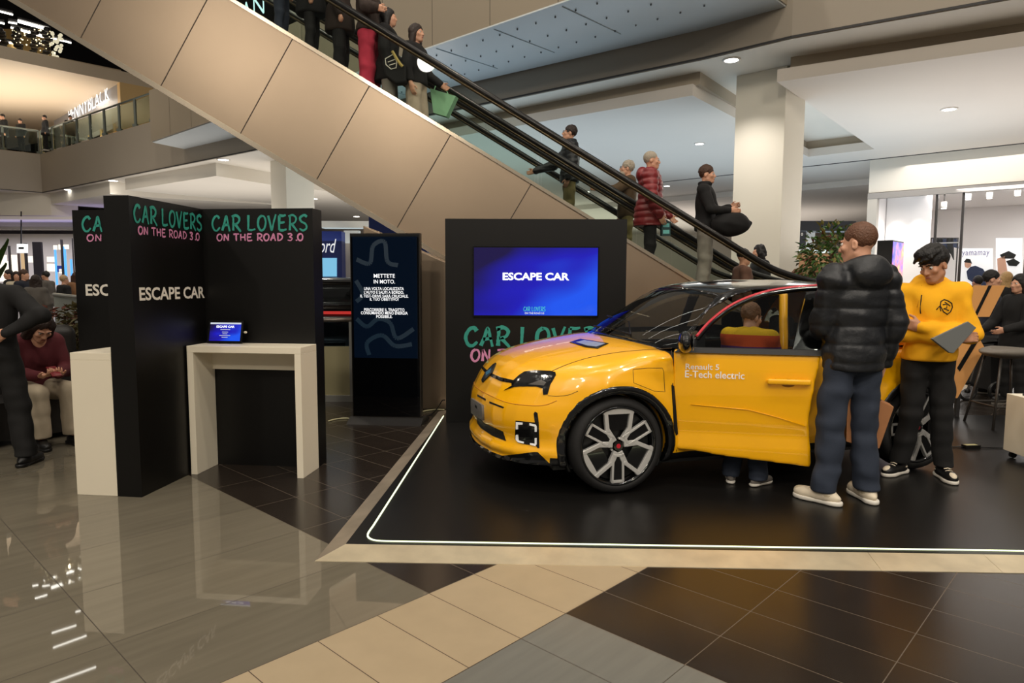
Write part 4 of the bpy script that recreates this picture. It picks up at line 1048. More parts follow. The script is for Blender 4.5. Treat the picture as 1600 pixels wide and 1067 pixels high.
skin('lamp_element', [(826, 601), (846, 594), (854, 598), (850, 603)], GREYL, .009, 3)
skin('bonnet_grille_strip', [(753, 571), (762, 579), (772, 585), (784, 590), (802, 594), (802, 599), (784, 596), (770, 590), (759, 583), (752, 575)], GBL, .004, mirror=False)
skin('badge', [(776, 568), (770, 583), (755, 598), (754, 594), (760, 582), (772, 570)], mat('badge_dark', rgb(60, 66, 72), .2, metal=.8), .012, 3, mirror=False)
skin('badge_centre', [(769, 577), (767, 584), (762, 588), (761, 583)], mat('badge_blue', rgb(60, 130, 170), .3, metal=.5), .014, 2, mirror=False)
skin('number_plate', [(739, 622), (756, 633), (757, 656), (739, 644)], mat('plate_grey', rgb(104, 102, 100), .4), .018, 4, mirror=False)
skin('plate_lettering', [(746, 632), (748.5, 634), (748.5, 638), (746, 636)], SBL, .020, 1.5, mirror=False)
skin('lower_grille', [(746, 650), (757, 661), (786, 674), (791, 689), (770, 681), (752, 669), (746, 661)], SBL, .004, mirror=False)
for s in (1, -1): pass
skin('upper_slot', [(746, 616), (759, 623), (759, 626), (746, 619)], SBL, .003, 3, mirror=False)
skin('upper_slot', [(765, 627), (788, 636), (786, 638), (765, 630)], SBL, .003, 3, mirror=False)
skin('lamp_housing', [(806, 657), (836, 660), (834, 646), (836, 643), (840, 645), (842, 660), (843, 700), (840, 700), (838, 697), (810, 692), (805, 686)], GBL, .004)
DRL = mat('drl_white', rgb(236, 234, 230), .3, emit=(1, 1, 1, 1), estr=.12)
skin('running_light', [(807, 659), (817, 660), (817, 663), (810, 663), (810, 670), (807, 670)], DRL, .010, 2.5)
skin('running_light', [(807, 679), (810, 679), (811, 688), (819, 690), (819, 693), (810, 691), (807, 687)], DRL, .010, 2.5)
skin('running_light', [(828, 661), (837, 663), (839, 666), (839, 674), (836, 674), (836, 666), (828, 664)], DRL, .010, 2.5)
skin('running_light', [(836, 684), (839, 684), (839, 694), (837, 697), (829, 695), (829, 692), (836, 693)], DRL, .010, 2.5)
skin('lower_valance', [(737, 683), (745, 692), (765, 704), (784, 712), (810, 709), (834, 706), (840, 706), (862, 727), (855, 729), (820, 724), (800, 722), (780, 716), (757, 703), (740, 690)], GBL, .004)
skin('parking_sensor', [(861, 666), (864, 664), (867, 667), (864, 670)], YEL, .004, 1.5, curve=True)
BONS = mat('bonnet_badge_screen', rgb(40, 50, 90), .1, coat=1)
skin('charge_display', [(890, 535), (907, 530), (951, 537), (934, 545), (915, 543)], GBL, .005, mirror=False)
skin('charge_display_panel', [(900, 535.5), (913, 532.5), (946, 537.5), (932, 542.5), (918, 541)], mat('display_panel', rgb(150, 160, 190), .15), .007, mirror=False)
SEAM = mat('panel_gap', rgb(60, 38, 6), .7)
seamline('bonnet_gap', [(862, 580), (885, 570), (920, 559), (970, 550), (1020, 546), (1050, 544)], SEAM)
seamline('charge_flap', [(989, 577), (1012, 575), (1035, 575), (1037, 580), (1039, 612), (1022, 611), (1000, 602), (990, 598), (989, 577)], SEAM, .002, curve=False)
seamline('bumper_gap', [(856, 618), (870, 619), (888, 617), (903, 611)], SEAM, .002)
seamline('bumper_crease', [(742, 604), (760, 615), (790, 628), (820, 633), (850, 633), (870, 626)], mat('crease_shade', rgb(200, 126, 4), .4), .003)  # shade along the bumper fold painted as a darker yellow line
skin('side_vent', [(1049, 601), (1053, 603), (1059, 678), (1056, 680), (1053, 670)], SBL, .004, 3)
seamline('wing_gap', [(1049, 548), (1051, 600), (1055, 660), (1057, 705)], SEAM, .004, curve=False)
# wiper and roof spoiler
b = BM(); tube(b, [(1.02, -.42, 1.075), (1.0, -.1, 1.10), (.96, .2, 1.10)], .008, 6); tube(b, [(1.02, -.42, 1.06), (1.1, -.2, 1.16), (1.1, .25, 1.185)], .006, 6); obj('wiper', b, SBL, CAR)
b = BM(); sp_ = [(3.36, 1.425), (3.62, 1.385), (3.64, 1.36), (3.4, 1.37)]
prism(b, [(x, -.56, z) for x, z in sp_], (0, 1.12, 0)); obj('roof_spoiler', b, GBL, CAR, bevel=.012)
for sg in (-1, 1):
    b = BM(); tube(b, [(2.3, sg * .652, 1.432), (2.8, sg * .64, 1.425), (3.2, sg * .60, 1.40), (3.5, sg * .55, 1.37)], .009, 6); obj('roof_red_line', b, REDL, CAR, smooth=True)
# cabin
def seat(x, y):
    f = Field((x - .45, y - .3, .25), (x + .5, y + .3, 1.25), .02)
    f.bx((x, y, .46), (.26, .23, .09), .07, None, .04); Rm = Matrix.Rotation(math.radians(-18), 3, 'Y')
    f.bx((x + .32, y, .78), (.08, .22, .32), .07, [[v for v in r] for r in Rm], .05); f.bx((x + .42, y, 1.12), (.05, .13, .09), .05, None, .02)
    link('seat', f.mesh('seat'), mat('seat_fabric', rgb(46, 44, 44), .85, bump=(60, .2)), CAR)
seat(1.95, -.36); seat(1.95, .36); seat(2.85, -.33); seat(2.85, .33)
f = Field((1.0, -.75, .5), (1.6, .75, 1.05), .025); f.bx((1.25, 0, .82), (.18, .68, .12), .08, None, .05); link('dashboard', f.mesh('dashboard'), INT, CAR)
b = BM(); Mw = Matrix.Translation((1.52, -.36, .86)) @ Matrix.Rotation(math.radians(-68), 4, 'Y')
tube(b, [Mw @ Vector((.17 * math.cos(a * PI / 12), .17 * math.sin(a * PI / 12), 0)) for a in range(24)], .014, 8, closed=True); ball(b, (0, 0, 0), (.06, .08, .02), 10, Mw); obj('steering_wheel', b, SBL, CAR, smooth=True)

# open front door: cut from the same skin, then swung about its hinge
hinge = bpy.data.objects.new('front_door', None); COL.objects.link(hinge); hinge.parent = CAR; hinge.location = (1.15, -.86, 0); hinge.rotation_euler = (0, 0, -math.radians(27)); hinge.empty_display_size = .1
HI = Matrix.Translation((-1.15, .86, 0))
def dpart(name, F, m, sm=2):
    me = fd.mesh(name, 1, F, sm); me.transform(HI); return link(name, me, m, hinge)
DP = [p for p in DOOR if p[1] <= 1.0] 
panel = [(1.147, 1.0), (1.15, .80), (1.165, .31), (1.19, .29), (1.36, .280), (1.46, .262), (2.07, .214), (2.08, .24), (2.05, .55), (2.075, .80), (2.115, 1.0)]
bd = smax(sd, ay - np.interp(Z_, [.15, .25, .32, .5, .7, .86, .95, 1.0, 1.1], [.82, .835, .846, .852, .862, .866, .86, .845, .74]).astype(np.float32), .03)
Fp = np.maximum.reduce(np.broadcast_arrays(ay - np.interp(Z_, [.15, .25, .32, .42, .5, .7, .86, .95, 1.0, 1.1], [.835, .842, .846, .838, .85, .864, .868, .862, .85, .80]).astype(np.float32), -(ay - .76), pxz(panel), near)).astype(np.float32)
do = dpart('door_panel', Fp, YEL)
b = BM(); b.from_mesh(do.data); DB = BVHTree.FromBMesh(b); b.free()
def dY(x, z): return -float(hwg_z(z)) - .01
top = [(1.30, 1.075), (1.40, 1.19), (1.55, 1.303), (1.75, 1.385), (1.98, 1.425), (2.235, 1.440)]
tops = [(p.x, p.y) for p in spline([(a, c, 0) for a, c in top], 6)]
L2 = lambda x, z, o=0: Vector((x - 1.15, dY(x, z) + .86 - o, z))
b = BM(); tube(b, [L2(x, z) for x, z in tops], .021, 8); obj('window_frame', b, GBL, hinge, smooth=True)
b = BM(); tube(b, [L2(x, z + .016, .012) for x, z in tops], .012, 8); obj('red_frame_line', b, REDL, hinge, smooth=True)
b = BM(); rear = [(2.235, 1.44), (2.17, 1.22), (2.10, 1.0)]
prism(b, [L2(2.235, 1.44), L2(2.05, 1.43), L2(1.93, 1.0), L2(2.105, 1.0)], (0, .035, 0)); obj('window_pillar', b, GBL, hinge)
b = BM(); prism(b, [L2(1.16, .99), L2(1.36, .99), L2(1.36, 1.15), L2(1.30, 1.09)], (0, .03, 0)); obj('mirror_corner', b, GBL, hinge)
b = BM(); prism(b, [Vector((.0, .03, .985)), Vector((.96, .03, .985)), Vector((.965, .05, 1.02)), Vector((.05, .05, 1.02))], (0, -.045, 0)); obj('waist_trim', b, mat('waist_black', rgb(12, 12, 12), .6), hinge)
b = BM(); lo = [(x, 1.0) for x, z in tops]; va = [b.verts.new(L2(x, z)) for x, z in tops]; vb = [b.verts.new(L2(min(x, 2.1), 1.0)) for x, z in tops]
for i in range(len(tops) - 1): b.faces.new((vb[i], vb[i + 1], va[i + 1], va[i]))
obj('door_glass', b, CGD, hinge, smooth=True)
b = BM(); box(b, .02, .9, .105, .125, .3, .96); obj('door_card', b, INT, hinge)
f = Field((-.1, -.4, .9), (.25, .15, 1.25), .008)
f.el((.07, -.135, 1.07), (.055, .125, .075), None, .02); f.plane((.115, 0, 0), (1, 0, 0), .01); f.rc((.05, -.02, 1.0), (.06, .03, .995), .02, .025, .02)
link('mirror_housing', f.mesh('mirror_housing'), GBL, hinge)
b = BM(); Mm = Matrix.Translation((.117, -.135, 1.07)) @ Matrix.Rotation(PI / 2, 4, 'Y'); disc(b, .058, 0, .004, Mm @ Matrix.Diagonal((1, 1.75, 1, 1)), 24); obj('mirror_glass', b, mat('mirror', rgb(190, 190, 192), .02, metal=1), hinge)
f = Field((.55, -.12, .7), (.95, .1, .9), .006)
f.bx((.755, -.038, .805), (.14, .014, .020), .013, [[1, 0, 0], [0, 1, 0], [0, 0, 1]], .005); f.rc((.63, -.03, .805), (.63, .01, .805), .013, .016, .01); f.rc((.88, -.03, .805), (.88, .01, .805), .013, .016, .01)
link('door_handle', f.mesh('door_handle'), YEL, hinge)
b = BM(); ball(b, (.755, .0, .80), (.085, .008, .05), 20); obj('handle_recess', b, mat('handle_recess_shade', rgb(150, 96, 4), .4), hinge, smooth=True)  # shade of the recess put in as a darker yellow ellipse
HM = pmat(hinge)
def door_text(s, xL, z, h, w):
    return link('lettering', text_me(s, frame((xL, -.010, z), (1, 0, 0), (0, 0, 1)), width=w, height=h, bold=.012, align='LEFT'), mat('white_lettering', rgb(244, 240, 232), .5), hinge)
door_text('Renault 5', .078, .888, .040, .225); door_text('E-Tech electric', .076, .835, .050, .395)
b = BM(); tube(b, [(.12, -.004, .62), (.5, -.004, .60), (.70, -.003, .555), (.88, -.003, .50)], .003, 6); obj('door_crease', b, YEL, hinge, smooth=True)
# ------------------------------------------------------------------ people: continuous bodies grown from implicit limbs
SKIN = mat('skin', rgb(214, 160, 130), .5, noise=(8, .05)); SKIN2 = mat('skin_tan', rgb(190, 136, 104), .5, noise=(8, .05))
EYEW = mat('eye_white', rgb(225, 220, 214), .3); EYED = mat('eye_dark', rgb(30, 20, 16), .2); LIPM = mat('lips', rgb(170, 96, 88), .45)
SOLE = mat('sole_white', rgb(226, 220, 208), .6)
def HAIR(n, c): return mat('hair_' + n, c, .55, noise=(60, .35), bump=(90, .5))
H_BLK = HAIR('black', rgb(20, 17, 16)); H_BRN = HAIR('brown', rgb(72, 46, 30)); H_LBR = HAIR('light_brown', rgb(126, 88, 58)); H_GRY = HAIR('grey', rgb(176, 164, 146)); H_DBR = HAIR('dark_brown', rgb(44, 29, 22))
def cloth(n, c, r=.85, bump=(220, .15)): return mat(n, c, r, bump=bump, noise=(14, .12))
V = lambda *a: np.array(a, float)
def rotz3(a): c, s = math.cos(a), math.sin(a); return np.array([[c, -s, 0], [s, c, 0], [0, 0, 1]])
def eul(yaw=0, pitch=0, roll=0):
    """head turn: yaw left +, pitch down +, roll"""
    return np.array(Matrix.Rotation(yaw, 3, 'Z') @ Matrix.Rotation(pitch, 3, 'X') @ Matrix.Rotation(roll, 3, 'Y'))
DEF = dict(pelvis=V(0, 0, .95), waist=V(0, .0, 1.08), chest=V(0, .0, 1.27), neck=V(0, .015, 1.46), head=V(0, -.015, 1.625),
    hipL=V(.088, 0, .92), hipR=V(-.088, 0, .92), kneeL=V(.10, -.015, .50), kneeR=V(-.10, -.015, .50), ankL=V(.105, .02, .085), ankR=V(-.105, .02, .085),
    shL=V(.175, .015, 1.405), shR=V(-.175, .015, 1.405), elL=V(.235, .03, 1.125), elR=V(-.235, .03, 1.125), wrL=V(.245, -.05, .88), wrR=V(-.245, -.05, .88))
def hand(f, wr, dr, pn, side, curl=.5, spread=.0, k=.008, thumb=1.0):
    """palm, four unequal bent fingers and a thumb. dr: hand direction, pn: palm normal (side the fingers close to)"""
    dr = dr / np.linalg.norm(dr); pn = pn - dr * (pn @ dr); pn = pn / np.linalg.norm(pn); ac = np.cross(dr, pn) * side
    R = np.stack([ac, pn, dr], 1)
    f.bx(wr + dr * .048, (.040, .014, .046), .013, R, .02); f.rc(wr - dr * .02, wr + dr * .02, .027, .026, .02)
    for i, (o, ln) in enumerate(((.030, .070), (.010, .078), (-.010, .073), (-.029, .058))):
        p = wr + dr * .09 + ac * o; a1, a2, a3 = curl * .7, curl * 1.5, curl * 2.1
        for ang, l, r in ((a1, ln * .45, .0098), (a2, ln * .32, .009), (a3, ln * .26, .008)):
            q = p + (dr * math.cos(ang) + pn * math.sin(ang)) * l; f.rc(p, q, r, r * .93, .004); p = q
    p = wr + dr * .025 + ac * .034; q = p + dr * .035 * 1 + ac * .022 * thumb + pn * .018; f.rc(p, q, .0125, .011, .012)
    f.rc(q, q + dr * .032 + ac * .002 + pn * .012, .0105, .009, .004)
def limb_dir(a, b): d = b - a; return d / np.linalg.norm(d)
def person(label, loc, rotz, h=1.75, J=None, skin=None, top=None, legs=None, shoes=None, hair=None, head=(0, 0, 0), detail=1, lean=0, group=None,
           palms=None, curls=(.5, .5), fem=False, face=True, hands=True, build=1.0, lower=True, toes=(.15, .15)):
    j = {k: v.copy() for k, v in DEF.items()}
    if lean:
        Rl = np.array(Matrix.Rotation(lean, 3, 'X'))
        for k in ('waist', 'chest', 'neck', 'head', 'shL', 'shR', 'elL', 'elR', 'wrL', 'wrR'): j[k] = Rl @ (j[k] - j['pelvis']) + j['pelvis']
    if fem: j['shL'][0] -= .02; j['shR'][0] += .02
    if J:
        for k, v in J.items(): j[k] = V(*v)
    s = h / 1.75; skin = skin or SKIN
    vox = {0: .018, 1: .011, 2: .0062}[detail]
    A = np.array(list(j.values())); lo, hi = A.min(0) - .2, A.max(0) + .2; lo[2] = min(lo[2], -.01); hi[2] += .03
    Hm = eul(*head); hc = j['head']
    hp = lambda x, y, z: hc + Hm @ V(x, y, z)
    f = Field(lo, hi, vox); B = build
    k = .035
    Rt = np.array(Matrix.Rotation(lean, 3, 'X')) if lean else None
    f.el(j['pelvis'], (.15 * B, .105 * B, .12), Rt, k); f.el(j['waist'], (.13 * B, .09 * B, .14), Rt, k); f.el(j['chest'], (.155 * B, .105 * B, .19), Rt, k)
    f.rc(j['shL'], j['shR'], .062, .062, .05); f.rc(j['chest'], j['neck'], .09, .06, .05); f.rc(j['neck'] - V(0, 0, .03), hc - Hm @ V(0, -.02, .06), .052, .052, .03)
    for S in 'LR':
        f.rc(j['hip' + S], j['knee' + S], .078 * B, .052, .03); f.rc(j['knee' + S], j['ank' + S], .052, .036, .03)
        f.rc(j['sh' + S], j['el' + S], .046, .036, .02); f.rc(j['el' + S], j['wr' + S], .036, .025, .015)
        sg = 1 if S == 'L' else -1
        an = j['ank' + S]; tz_ = toes[0] if S == 'L' else toes[1]
        fd_ = V(math.sin(tz_) * sg, -math.cos(tz_), 0); f.rc(an - V(0, 0, .03), an + fd_ * .13 - V(0, 0, .055), .035, .025, .02)
        if hands:
            d_ = limb_dir(j['el' + S], j['wr' + S]); pn = V(-sg, -.3, 0) if not palms or palms[S] is None else V(*palms[S][:3])
            if palms and palms[S] is not None and len(palms[S]) > 3: d_ = V(*palms[S][3:6])
            if detail: hand(f, j['wr' + S], d_, pn, sg * (-1), curls[0 if S == 'L' else 1])
            else: f.el(j['wr' + S] + d_ * .07, (.035, .035, .06), None, .02)
    # head
    f.el(hp(0, .02, .035), (.073, .093, .092), Hm, .02); f.el(hp(0, -.03, -.035), (.056, .064, .082), Hm, .03); f.el(hp(0, -.066, -.092), (.026, .024, .022), Hm, .025)
    f.rc(hp(.045, .0, -.06), hp(.02, -.06, -.098), .02, .016, .02); f.rc(hp(-.045, .0, -.06), hp(-.02, -.06, -.098), .02, .016, .02)
    if face:
        f.rc(hp(.0, -.088, .012), hp(0, -.108, -.028), .009, .0125, .012); f.el(hp(.012, -.098, -.033), (.009, .009, .007), Hm, .006); f.el(hp(-.012, -.098, -.033), (.009, .009, .007), Hm, .006)
        for sg in (1, -1):
            f.el(hp(sg * .033, -.094, .008), (.017, .014, .012), Hm, .012, sub=True); f.rc(hp(sg * .015, -.089, .026), hp(sg * .05, -.077, .026), .008, .007, .012)
            f.el(hp(sg * .045, -.066, -.022), (.02, .018, .018), Hm, .02)
        f.rc(hp(.018, -.088, -.058), hp(-.018, -.088, -.058), .0075, .0075, .006); f.rc(hp(.014, -.087, -.068), hp(-.014, -.087, -.068), .008, .008, .006)
    for sg in (1, -1):
        f.el(hp(sg * .076, .012, -.012), (.010, .02, .031), Hm, .008)
        if detail == 2: f.el(hp(sg * .084, .008, -.008), (.006, .011, .018), Hm, .004, sub=True)
    me = f.mesh('person', s, smooth=1 if detail == 2 else 1)
    root = link('person', me, skin); root.location = loc; root.rotation_euler = (0, 0, rotz); tag(root, label, 'person', group)
    if face and detail:
        for sg in (1, -1):
            b = BM(); ball(b, Vector(hp(sg * .033, -.077, .008) * s), .0115 * s, 10); e = obj('eye', b, EYEW, root, smooth=True)
            b = BM(); ball(b, Vector(hp(sg * .033, -.0845, .006) * s), .0062 * s, 8); obj('iris', b, EYED, e, smooth=True)
        b = BM(); Mh = Matrix(Hm.tolist()).to_4x4(); Mh.translation = Vector(hc)
        Mh = Matrix.Scale(s, 4) @ Mh
        ball(b, (0, -.091, -.063), (.021, .007, .0085), 12, Mh); obj('lips', b, LIPM, root, smooth=True)
        if hair and detail == 2:
            for sg in (1, -1):
                b = BM(); tube(b, [Vector(hp(sg * .014, -.096, .027) * s), Vector(hp(sg * .034, -.094, .033) * s), Vector(hp(sg * .053, -.081, .027) * s)], .004 * s, 6); obj('eyebrow', b, hair[1], root, smooth=True)
    # hair
    if hair:
        st, hm = hair[:2]; g_ = Field(hc - .30, hc + .26, max(vox, .007)) if st != 'long' else Field(hc - V(.3, .3, .5), hc + V(.3, .3, .26), max(vox, .009))
        if st == 'crop': g_.el(hp(0, .024, .042), (.079, .097, .093), Hm, .01); cut = (0, -.10, -.035, .075, .085, .092)
        elif st == 'short': g_.el(hp(0, .022, .048), (.083, .103, .1), Hm, .01); cut = (0, -.105, -.04, .074, .08, .088)
        elif st == 'fringe':
            g_.el(hp(0, .028, .055), (.094, .11, .108), Hm, .02); g_.el(hp(.0, -.045, .112), (.08, .07, .045), Hm, .03)
            for i in range(9): a = -.8 + i * .2; g_.rc(hp(.06 * a, -.05, .11), hp(.088 * a, -.116 + .03 * abs(a), .062 + .012 * (i % 3)), .022, .010, .012)
            cut = (0, -.115, -.055, .066, .082, .086)
        elif st in ('long', 'bob', 'curly'):
            g_.el(hp(0, .025, .045), (.088, .106, .1), Hm, .02); L_ = {'long': .42, 'bob': .17, 'curly': .24}[st]
            for x in (-.075, -.04, 0, .04, .075): g_.rc(hp(x, .055 - abs(x) * .4, .0), hp(x * 1.25, .07 - abs(x) * .5, -L_ + .03 * abs(x) * 10), .05, .035, .03)
            cut = (0, -.11, -.045, .07, .098, .11)
        elif st == 'bald': g_.el(hp(0, .05, .0), (.08, .075, .06), Hm, .01); cut = (0, -.08, .09, .1, .12, .09)
        elif st == 'beanie': g_.el(hp(0, .02, .06), (.085, .105, .095), Hm, .01); cut = (0, -.105, -.05, .08, .085, .088)
        g_.el(hp(*cut[:3]), cut[3:], Hm, .02, sub=True)
        if st == 'crop' or st == 'short': g_.plane(hp(0, 0, -.075), Hm @ V(0, 0, -1), .01); g_.el(hp(.085, -.005, -.01), (.03, .025, .045), Hm, .01, True); g_.el(hp(-.085, -.005, -.01), (.03, .025, .045), Hm, .01, True)
        if st == 'fringe': g_.plane(hp(0, 0, -.07), Hm @ V(0, 0, -1), .01); g_.el(hp(.088, -.01, -.02), (.03, .03, .05), Hm, .01, True); g_.el(hp(-.088, -.01, -.02), (.03, .03, .05), Hm, .01, True)
        g_.waves({'curly': .016, 'crop': .0012}.get(st, .004), 80 if st == 'curly' else 130, 3)
        link('hair', g_.mesh('hair', s), hm, root)
    # top
    if top:
        kind, mt = top['kind'], top['mat']; th = top.get('th', .03); zh = top.get('hem', .86)
        t_ = Field(lo - .05, hi + .05, max(vox, .0075)); pl = j['pelvis']; low = zh < pl[2] + .05
        for c, r in ((j['waist'], (.135, .095, .2)), (j['chest'], (.16, .11, .2))): t_.el(c, np.array(r) * V(B, B, 1) + th, Rt, .05)
        if low: t_.el(pl + V(0, 0, -.02), np.array((.155, .115, .17)) * V(B, B, 1) + th, Rt, .05)
        if zh < .8: t_.rc(pl, V(pl[0], pl[1], zh - .05), .15 * B + th, .155 * B + th + .01, .05)
        t_.rc(j['shL'], j['shR'], .064 + th * .8, .064 + th * .8, .05)
        for S in 'LR':
            sl = top.get('sl', 1.25)
            d_ = limb_dir(j['el' + S], j['wr' + S])
            t_.rc(j['sh' + S], j['el' + S], .052 + th * .9, .046 + th * .8, .02); t_.rc(j['el' + S], j['wr' + S] - d_ * .01, .044 + th * .8, .031 + th * .5, .02)
        sub_neck = top.get('collar', 'none')
        if kind == 'puffer':
            x, y, z = t_.grid(); per = top.get('per', .085)
            zz = z + .25 * 0 * x; t_.F -= (top.get('amp', .014) * (np.abs(np.sin(PI * zz / per)) ** .6 - .5)).astype(np.float32); t_.waves(.0035, 50, 5)
        elif kind in ('hoodie', 'sweater', 'coat', 'shirt'): t_.waves(top.get('fold', .005), 26, 8)
        if kind == 'hoodie':
            pass
        t_.plane((0, 0, zh), (0, 0, -1), .02)
        if kind in ('puffer', 'hoodie') and zh > .7:
            x, y, z = t_.grid(); 
        if top.get('hood') or sub_neck == 'high':
            nk = j['neck']
        if top.get('hood'):
            for i in range(13):
                a = math.radians(-215 + i * 250 / 12) ; 
                p = nk + V(.095 * math.cos(a), .015 - .075 * math.sin(a) * -1 * -1, .03 + .0 * i)
            ring = [nk + V(.092 * math.cos(a), .02 + .085 * math.sin(a), .0 + .045 * math.sin(a)) for a in np.linspace(-1.0, PI + 1.0, 16)]
            for p, q in zip(ring, ring[1:]): t_.rc(p, q, top.get('hr', .036), top.get('hr', .036), .02)
            t_.el(nk + V(0, .125, -.02), (.13, .06, .085), None, .04)
        if sub_neck == 'high':
            for i in range(16):
                a, c = i * PI / 8, (i + 1) * PI / 8
                t_.rc(nk + V(.068 * math.cos(a), .0 + .068 * math.sin(a), .05), nk + V(.068 * math.cos(c), .0 + .068 * math.sin(c), .05), .026, .026, .015)
        o = link('jacket' if kind in ('puffer', 'coat') else kind, t_.mesh('top', s), mt, root)
        if top.get('stripes'): pass
    if legs:
        lt = Field(lo - .05, hi + .05, max(vox, .0075)); w_ = legs.get('w', .0); zc_ = legs.get('cuff', .07)
        if j['pelvis'][2] > .8: lt.el(j['pelvis'] + V(0, .01, -.01), (.158 * B, .12 * B, .13), Rt, .04)
        else: lt.el(j['pelvis'], (.165 * B, .13, .12), None, .05)
        for S in 'LR':
            lt.rc(j['hip' + S], j['knee' + S], .09 * B + w_ * .4, .068 + w_ * .8, .03); lt.rc(j['knee' + S], j['ank' + S] + V(0, 0, -.02), .066 + w_ * .8, .056 + w_, .02)
        lt.waves(legs.get('fold', .006), 32, 11); lt.plane((0, 0, zc_), (0, 0, -1), .01)
        lt.plane((0, 0, j['pelvis'][2] + .10), (0, 0, 1), .01)
        link('trousers', lt.mesh('trousers', s), legs['mat'], root)
    if shoes:
        for S in 'LR':
            sg = 1 if S == 'L' else -1; an = j['ank' + S]; tz_ = toes[0] if S == 'L' else toes[1]
            fw = V(math.sin(tz_) * sg, -math.cos(tz_), 0); sd_ = V(math.cos(tz_) * sg, math.sin(tz_), 0); gz = an[2] - .085
            sf = Field(an - .3, an + .3, .0065 if detail == 2 else .012); Rs = np.stack([sd_, fw, V(0, 0, 1)], 1)
            base = V(an[0], an[1], gz)
            sf.el(base + fw * .045 + V(0, 0, .045), (.047, .145, .04), Rs, .02); sf.rc(base + V(0, 0, .06) - fw * .02, base + V(0, 0, .10) - fw * .01, .042, .04, .03); sf.el(base + fw * .13 + V(0, 0, .04), (.045, .07, .038), Rs, .02)
            sf.plane((0, 0, gz + .022), (0, 0, -1), .006)
            sh = link('shoe', sf.mesh('shoe', s), shoes['mat'], root)
            so = Field(an - .3, an + .3, .0065 if detail == 2 else .012)
            so.el(base + fw * .12 + V(0, 0, .016), (.052, .085, .06), Rs, .01); so.bx(base + fw * .04 + V(0, 0, .016), (.043, .12, .03), .03, Rs, .02); so.el(base - fw * .05 + V(0, 0, .016), (.045, .06, .05), Rs, .01)
            so.plane((0, 0, gz + .03), (0, 0, 1), .004); so.plane((0, 0, gz + .001), (0, 0, -1), .002)
            link('sole', so.mesh('sole', s), shoes.get('sole', SOLE), sh)
            if shoes.get('panel') and detail == 2:
                pf_ = Field(an - .3, an + .3, .0065)
                pf_.el(base + fw * .14 + V(0, 0, .052), (.034, .06, .03), Rs, .01); pf_.el(base - fw * .02 + V(0, 0, .06) , (.0505, .05, .022), Rs, .01)
                link('shoe_panel', pf_.mesh('shoe_panel', s), shoes['panel'], sh)
                b = BM()
                for i in range(4): c_ = base + fw * (.05 + .022 * i) + V(0, 0, .102 - .012 * i); tube(b, [Vector((c_ - sd_ * .025) * s), Vector((c_ + V(0, 0, .006)) * s), Vector((c_ + sd_ * .025) * s)], .004, 6)
                obj('laces', b, shoes['panel'], sh, smooth=True)
    root['_s'] = s
    return root, j, s
# ------------------------------------------------------------------ the people in the photograph
G = lambda px, py: g(px, py, ZS)
BLKC = cloth('black_cloth', rgb(17, 16, 17)); PUFF = mat('black_puffer', rgb(25, 27, 31), .45, bump=(40, .15), noise=(6, .15)); JEAN = cloth('blue_denim', rgb(40, 48, 63)); YHOOD = cloth('yellow_fleece', rgb(250, 176, 8)); BTR = cloth('black_trousers', rgb(14, 13, 13))
WSH = mat('worn_white_leather', rgb(222, 208, 184), .55, noise=(20, .12)); BSH = mat('black_shoe', rgb(18, 17, 17), .4); GSH = cloth('grey_suede', rgb(110, 104, 98)); CAMO = cloth('grey_jeans', rgb(150, 142, 132))
# man in the black puffer, seen from behind at the end of the open door
pA = (G(1293, 781) + G(1353, 783)) / 2
man, jA, sA = person('person in a black hooded puffer jacket and jeans, back turned, at the open car door', (pA.x, pA.y, ZS), PI + .18, 1.86,
    J=dict(ankL=(.17, .02, .085), kneeL=(.13, -.015, .5), ankR=(-.125, .02, .085), elR=(-.235, .05, 1.13), wrR=(-.235, -.03, .88), elL=(.19, -.05, 1.13), wrL=(.08, -.24, 1.0)),
    skin=SKIN, detail=2, hair=('crop', HAIR('auburn', rgb(98, 62, 40))), head=(.55, .12, 0), top=dict(kind='puffer', mat=PUFF, th=.036, hem=.84, hood=True, hr=.046, per=.112, amp=.012), legs=dict(mat=JEAN, w=.022, fold=.008, cuff=.075), shoes=dict(mat=WSH, panel=mat('shoe_cream', rgb(196, 180, 150), .6)), toes=(.55, .15), curls=(.6, .9))
# young man in the yellow hoodie with folded arms
pB = (G(1416, 735) + G(1466, 754)) / 2
boy, jB, sB = person('person in a yellow hoodie and black trousers, arms folded, looking down beside the rear wheel', (pB.x, pB.y, ZS), -.28, 1.75,
    J=dict(ankL=(.14, .0, .085), ankR=(-.15, .04, .085), shL=(.165, .01, 1.395), shR=(-.165, .01, 1.395), elL=(.235, -.08, 1.10), wrL=(-.12, -.185, 1.15), elR=(-.235, -.07, 1.10), wrR=(.13, -.215, 1.085), head=(-.02, -.06, 1.60)),
    skin=SKIN2, detail=2, hair=('fringe', H_BLK), head=(-.85, .36, -.1), top=dict(kind='hoodie', mat=YHOOD, th=.032, hem=.895, hood=True, fold=.008), legs=dict(mat=BTR, w=.012, fold=.006, cuff=.09), shoes=dict(mat=BSH, panel=WSH), toes=(.1, .75),
    palms=dict(L=(.1, .9, .2, -1, .25, .35), R=(.2, .9, -.2, 1, .25, .05)), curls=(.35, .5))
